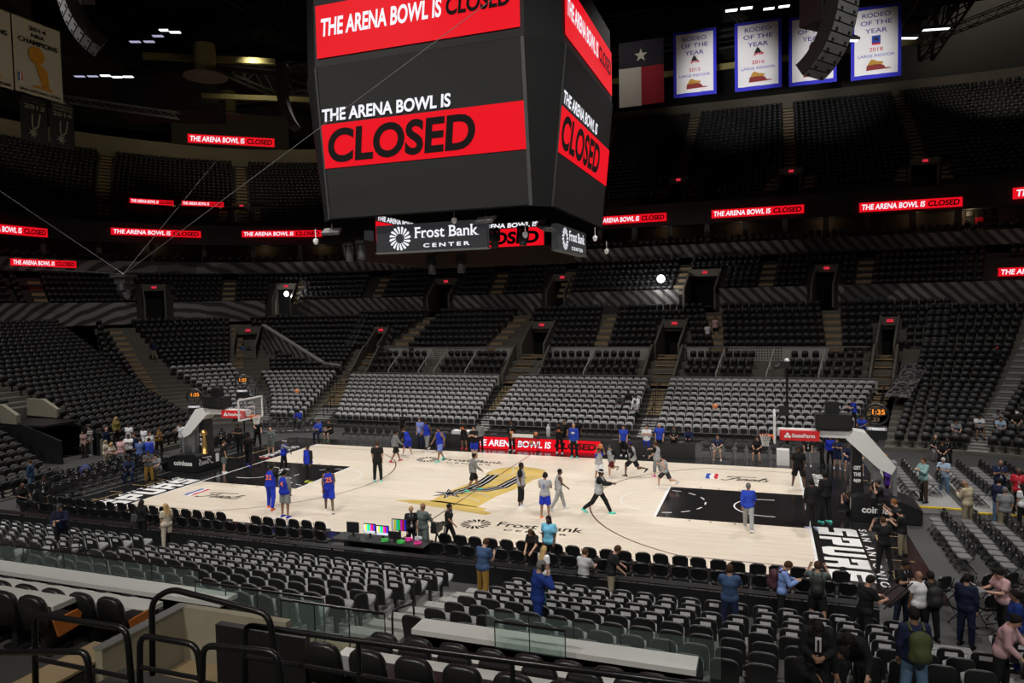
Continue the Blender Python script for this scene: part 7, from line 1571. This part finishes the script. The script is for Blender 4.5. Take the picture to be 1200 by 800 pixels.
    for l in Lg:
        if lt == 'short': c = l[0] + (l[1] - l[0]) * .92; F.cone(l[0], l[1], .088 + lg, .085 + lg, .03, (c, l[3]))
        else:
            F.cone(l[0], l[1], .088 + lg, .062 + lg, .03); t = .62 if lt == 'capri' else 1.0; c = l[1] + (l[2] - l[1]) * t; F.cone(l[1], l[2], .062 + lg, (.060 if lt == 'capri' else .046) + lg * .8, .02, (c, l[4]))
    F.clip(tp(0, 0, .13), T @ up)
    put('trousers' if lt == 'long' else 'shorts', F, cloth_mat(lc))
    for ti, (tt, tc) in enumerate(tops):
        F = Field(lo, hi, h); g = .026 + .013 * ti; torso(F, g); hem = -.10 if not (tt == 'vest' and False) else -.08
        if tc in ('navy', 'suitblue', 'denim', 'navyd') and tt == 'long': hem = -.13
        if tt != 'vest':
            for a in Ar:
                c = a[0] + (a[1] - a[0]) * .72 if tt == 'short' else a[2]; dv = a[4] if tt == 'short' else a[5]
                if tt == 'short': F.cone(a[0], a[1], .060 + g, .054 + g, .03, (c, dv))
                else: F.cone(a[0], a[1], .056 + g * .8, .046 + g * .8, .03); F.cone(a[1], a[2], .046 + g * .8, .034 + g * .7, .015, (c, dv))
        else:
            for sd in (-1, 1): pass
        F.clip(tp(0, 0, hem), -(T @ up)); F.clip(tp(0, .0, .565), T @ up)
        if tt == 'vest':
            for sd in (-1, 1): F.clip(tp(sd * .158, 0, .42), T @ np.array([sd * .94, 0, .34]))
        nm = {'vest': 'jersey', 'short': 'shirt', 'long': 'sweater'}[tt]; put(nm, F, cloth_mat(tc))
    # neck opening and shoes
    so = cloth_mat(shoe)
    for l in Lg:
        fw = np.array([l[2][0] * .15, 1, 0]); fw /= np.linalg.norm(fw); dn = l[4]; pit = math.asin(max(-1, min(1, dn[1]))) if pose in ('run', 'stride', 'walk') else 0
        fd = np.array([fw[0], math.cos(pit * .6), math.sin(pit * .6) * .8]); fd /= np.linalg.norm(fd); b = l[2] - up * .045
        m = MB(); sd = np.cross(fd, up); sd /= np.linalg.norm(sd); un = np.cross(sd, fd); rings = []
        for t, w, hh in ((-.085, .030, .055), (-.06, .040, .085), (.02, .044, .088), (.09, .048, .062), (.16, .044, .042), (.195, .022, .026)):
            rings.append([b + fd * t + sd * (w * c) + un * (-.04 + hh * e) for c, e in ((-1, 0), (1, 0), (1.0, .35), (.7, .9), (0, 1.0), (-.7, .9), (-1.0, .35))])
        n = 7; m.v = [q * s for r in rings for q in r]; m.f = [tuple(range(n)), tuple(35 + k for k in range(n))[::-1]] + [(i * n + k, (i + 1) * n + k, (i + 1) * n + (k + 1) % n, i * n + (k + 1) % n) for i in range(5) for k in range(n)]; m.m = [0, 0] + [1 if k == 0 else 0 for i in range(5) for k in range(n)]
        m.build('shoe', [so, SOLE], o, True)
    # ---- hair and headwear
    hcx = 'dk'
    for key, v in (('brown', 'br'), ('blond2', 'bd'), ('blond', 'bl'), ('grey', 'gr'), ('white', 'wh'), ('ginger', 'gi')):
        if key in hair and not hair.startswith('cap'): hcx = v; break
    if hair == 'buzz' and skin == 'l': hcx = 'br'
    if hair == 'short' and skin == 'l': hcx = 'br' if len(label) % 2 else 'dk'
    if hair != 'bald':
        F = Field(hc - .34, hc + .22, max(.013, h * .7)); gr = {'buzz': .006, 'afro': .03, 'curly': .026}.get(hair, .014)
        F.ell(hd_(0, -.012, .024), (.076 + gr, .098 + gr, .104 + gr), Rh, .01)
        F.clip(hd_(0, .045, .035), Rh @ np.array([0, .72, -.62])) if 'long' not in hair else F.clip(hd_(0, .055, .03), Rh @ np.array([0, .80, -.55]))
        if 'long' in hair:
            for sx in (-.055, 0, .055): F.cone(hd_(sx, -.05, .0), tp(sx * 1.5, -.115, .40), .055, .045, .03)
        if 'dread' in hair:
            for sx in (-.07, -.035, .035, .07): F.cone(hd_(sx, -.03, .02), hd_(sx * 1.15, -.06, -.16), .028, .02, .01)
        if 'bun' in hair: F.ell(hd_(0, -.12, .05), (.042, .04, .042), Rh, .01)
        put('hair' if hair != 'hood' else 'hood', F, HAIRC[hcx])
    if hair.startswith('cap'):
        cm = {'cap': mat('cap_black', (.015, .015, .018), .7), 'capwhite': cloth_mat('white'), 'capred': cloth_mat('red')}[hair]; F = Field(hc - .2, hc + .22, max(.013, h * .7)); F.ell(hd_(0, -.01, .035), (.094, .114, .105), Rh, .01); F.clip(hd_(0, 0, .045), Rh @ -up); F.cone(hd_(-.03, .09, .052), hd_(.03, .09, .052), .03, .03, .01); F.cone(hd_(-.035, .13, .048), hd_(.035, .13, .048), .016, .016, .02); put('cap', F, cm)
    if 'headband' in hair:
        m = MB(); m.tube([hd_(.088 * math.cos(a), -.01 + .108 * math.sin(a), .055) * s for a in np.linspace(0, 2 * PI, 17)], .018 * s, 6, cap=False); m.build('headband', cloth_mat('white' if hair == 'headband' else 'purple'), o)
    U3, V3 = T @ np.array([1.0, 0, 0]), T @ up
    if 'num' in kw:
        t_, c_ = kw['num']; m = MB(); letter(m, t_, tp(0, -.172, .34) * s, -U3 * -1, V3, h=.19 * s, bold=.03); m.build('number', mat('print_' + c_, (.9, .22, .04) if c_ == 'orangetxt' else (.03, .06, .5), .8), o)
    if 'print' in kw:
        m = MB(); c = tp(0, .150, .36); m.box(c * s, (.17 * s, .03 * s, .09 * s), 0, M=Matrix(T.tolist())); m.build('chest_print', cloth_mat({'orange': 'orange', 'white': 'white', 'blue': 'slateblue'}[kw['print']]), o)
    if 'lan' in kw:
        m = MB(); m.tube([q * s for q in (tp(-.06, -.03, .56), tp(-.06, .09, .52), tp(-.03, .155, .36), tp(0, .150, .2), tp(.03, .155, .36), tp(.06, .09, .52), tp(.06, -.03, .56))], .011 * s, 4); m.box(tp(0, .158, .14) * s, (.07 * s, .015 * s, .10 * s), 0, M=Matrix(T.tolist())); m.build('lanyard', mat('lanyard_white', (.55, .55, .57), .7), o)
    if 'stripe' in kw:
        m = MB()
        for l, sd in zip(Lg, (-1, 1)): m.tube([(l[0] + np.array([sd * .112, 0, 0])) * s, (l[1] + np.array([sd * .085, 0, 0])) * s, (l[2] + np.array([sd * .066, 0, .03])) * s], .016 * s, 4)
        m.build('trouser_stripe', cloth_mat('white'), o)
    if 'tie' in kw: m = MB(); m.box(tp(0, .150, .38) * s, (.09 * s, .04 * s, .26 * s), 0, M=Matrix(T.tolist())); m.box(tp(0, .165, .34) * s, (.03 * s, .03 * s, .28 * s), 1, M=Matrix(T.tolist())); m.build('shirt_front', [cloth_mat('white'), BLACK], o)
    Wm = Matrix.Translation((x, y, z)) @ Matrix.Rotation(math.radians(hd), 4, 'Z'); wp = lambda q: tuple(Wm @ Vector(q))
    if 'pack' in kw:
        c_, lab = kw['pack']; m_ = {'black': mat('pack_black', (.014, .014, .015), .7), 'olive': mat('pack_olive', (.060, .075, .022), .8, var=.2), 'maroon': mat('pack_maroon', (.05, .012, .02), .7)}[c_]
        F = Field((-.24, -.44, -.02), (.24, -.08, .62), .02); Re = np.eye(3); F.ell((0, -.235, .27), (.165, .115, .27), Re, .05); F.cone((-.09, -.22, .10), (.09, -.22, .10), .09, .09, .06); F.cone((-.07, -.23, .40), (.07, -.23, .40), .085, .085, .06); F.ell((0, -.33, .17), (.12, .06, .12), Re, .03); V, Q = F.surf()
        V = (V @ T.T + O_) * s; bp = link('backpack', qmesh('backpack', V, Q, [m_]), None, (x, y, z), math.radians(hd), label=lab, cat='backpack')
        m = MB()
        for sd in (-1, 1): m.tube([tp(sd * .10, -.15, .50) * s, tp(sd * .115, -.02, .585) * s, tp(sd * .125, .11, .50) * s, tp(sd * .13, .155, .30) * s, tp(sd * .14, .03, .10) * s], .022 * s, 5)
        m.build('straps', m_, bp)
    hm = (Ar[0][3] + Ar[1][3]) / 2; rz = math.radians(hd)
    if pose == 'camera' or pose == 'crouch':
        c = hd_(0, .20, -.01) if pose == 'camera' else hm + np.array([0, .05, .05]); t = thing('handheld_camera', 'black camera held by the ' + label.split(' with ')[0].split(' seen ')[0][:60], 'camera', wp(c * s), rz); m = MB(); m.box((0, 0, 0), (.15, .08, .11)); m.box((0, 0, .07), (.06, .06, .04)); m.build('camera_body', BLACK, t); m = MB(); m.tube([(0, .03, 0), (0, .16, 0)], [.035, .042], 10); m.build('lens', BLACK, t)
    if pose in ('phone', 'phone2', 'floor') and 'num' not in kw:
        q = Ar[1][3] + (T @ np.array([0, .05, .04])); m = MB(); m.box((0, 0, 0), (.075, .012, .15), 0, M=Matrix.Rotation(-.7, 3, 'X')); m.box((0, -.007, .003), (.068, .004, .135), 1, M=Matrix.Rotation(-.7, 3, 'X')); m.build('phone', [BLACK, mat('phone_glass', (.05, .055, .065), .1)], loc=wp(q * s), rz=rz, label='dark phone held by the ' + ' '.join(label.split()[:11]), cat='phone')
    if pose == 'call': q = hd_(.10, .0, .0); m = MB(); m.box((0, 0, 0), (.014, .07, .15)); m.box((.008, 0, 0), (.004, .062, .138)); m.build('phone', BLACK, loc=wp(q * s), rz=rz, label='dark phone at the ear of the ' + ' '.join(label.split()[:9]), cat='phone')
    if pose == 'call' and 'blue suit' in label: m = MB(); m.lathe([(.032, 0), (.034, .13), (.018, .17), (.016, .2)], n=10); q = Ar[0][3]; m.build('water_bottle', mat('bottle_teal', (.05, .32, .34), .2), loc=wp(q * s + np.array([0, .02, -.12])), label='teal water bottle in the hand of the man in blue suit', cat='bottle')
    if pose == 'laptop':
        w_ = 'folded' in label; q = hm + np.array([0, .12, .02]); t = thing('folded_chair' if w_ else 'laptop', 'folded black chair carried by the young man in black tee' if w_ else 'open grey laptop held by the curly-haired man in pink', 'chair' if w_ else 'laptop', wp(q * s), rz); m = MB()
        if w_:
            m.box((0, .1, 0), (.44, .05, .62), 0, M=Matrix.Rotation(-1.0, 3, 'X')); m.build('backrest', PADB, t); m = MB(); m.tube([(-.21, -.3, -.2), (-.21, .45, .35)], .014, 6); m.tube([(.21, -.3, -.2), (.21, .45, .35)], .014, 6); m.build('frame', CHAIRF, t)
        else: m.box((0, 0, 0), (.34, .24, .018)); m.build('keyboard_half', mat('laptop_alu', (.28, .28, .29), .35, .6), t); m = MB(); m.box((0, .16, .09), (.34, .015, .22), 0, M=Matrix.Rotation(-.45, 3, 'X')); m.build('screen_half', mat('laptop_alu', (.28, .28, .29), .35, .6), t)
    if 'ball' in kw: ball(wp(hm * s + np.array([0, .06, .10])), 'orange ' + kw['ball'])
    if 'mono' in kw: q = Vector(wp(Ar[0][3] * s)); m = MB(); m.tube([(0, 0, -(q.z - z) + .02), (0, 0, .35)], .018, 6); m.tube([(0, 0, .35), (.0, 0, .5)], .05, 8); m.build('monopod', BLKMET, loc=q + Vector((0, -.02, 0)), label='black monopod held by the man in navy jacket at left', cat='tripod')
    if 'bag' in kw: q = Vector(wp((Ar[0][1] + np.array([-.05, -.05, -.25])) * s)); m = MB(); m.prism([(-.2, 0), (.2, 0), (.17, .26), (-.17, .26)], (0, -.06, 0), X3, Z3, (0, .12, 0)); b = m.build('handbag', mat('bag_grey', (.07, .07, .075), .5), loc=q, label='grey handbag on the arm of the dark-haired woman in black', cat='bag'); m = MB(); m.tube([(-.1, 0, .25), (-.06, 0, .42), (.06, 0, .42), (.1, 0, .25)], .012, 5); m.build('handle', BLACK, b)
    if kw.get('chair') == 'wheel':
        t = thing('wheelchair', 'black wheelchair under the man in navy behind the left baseline', 'wheelchair', (x, y, z), rz)
        for sd in (-1, 1): m = MB(); m.tube([(sd * .30, -.05 + .30 * math.cos(a), .31 + .30 * math.sin(a)) for a in np.linspace(0, 2 * PI, 21)], .018, 5, cap=False); [m.tube([(sd * .30, -.05, .31), (sd * .30, -.05 + .29 * math.cos(a), .31 + .29 * math.sin(a))], .004, 3) for a in np.linspace(0, 2 * PI, 9)[:-1]]; m.build('wheel', BLACK, t)
        m = MB(); m.box((0, .05, .38), (.44, .44, .05)); m.build('seat', PADB, t); m = MB(); m.box((0, -.24, .66), (.42, .04, .42)); m.build('backrest', PADB, t)
    if pose == 'sit' and (z > .2 or abs(y) < 9) and kw.get('chair') is None: pass
    return o
def _sc(mb, s): mb.v = [tuple(np.array(p) * s) for p in mb.v]; return mb
for rec in PEOPLE:
    dd = dist(rec); person(rec, .020 if dd < 24 else (.024 if dd < 42 else .030))
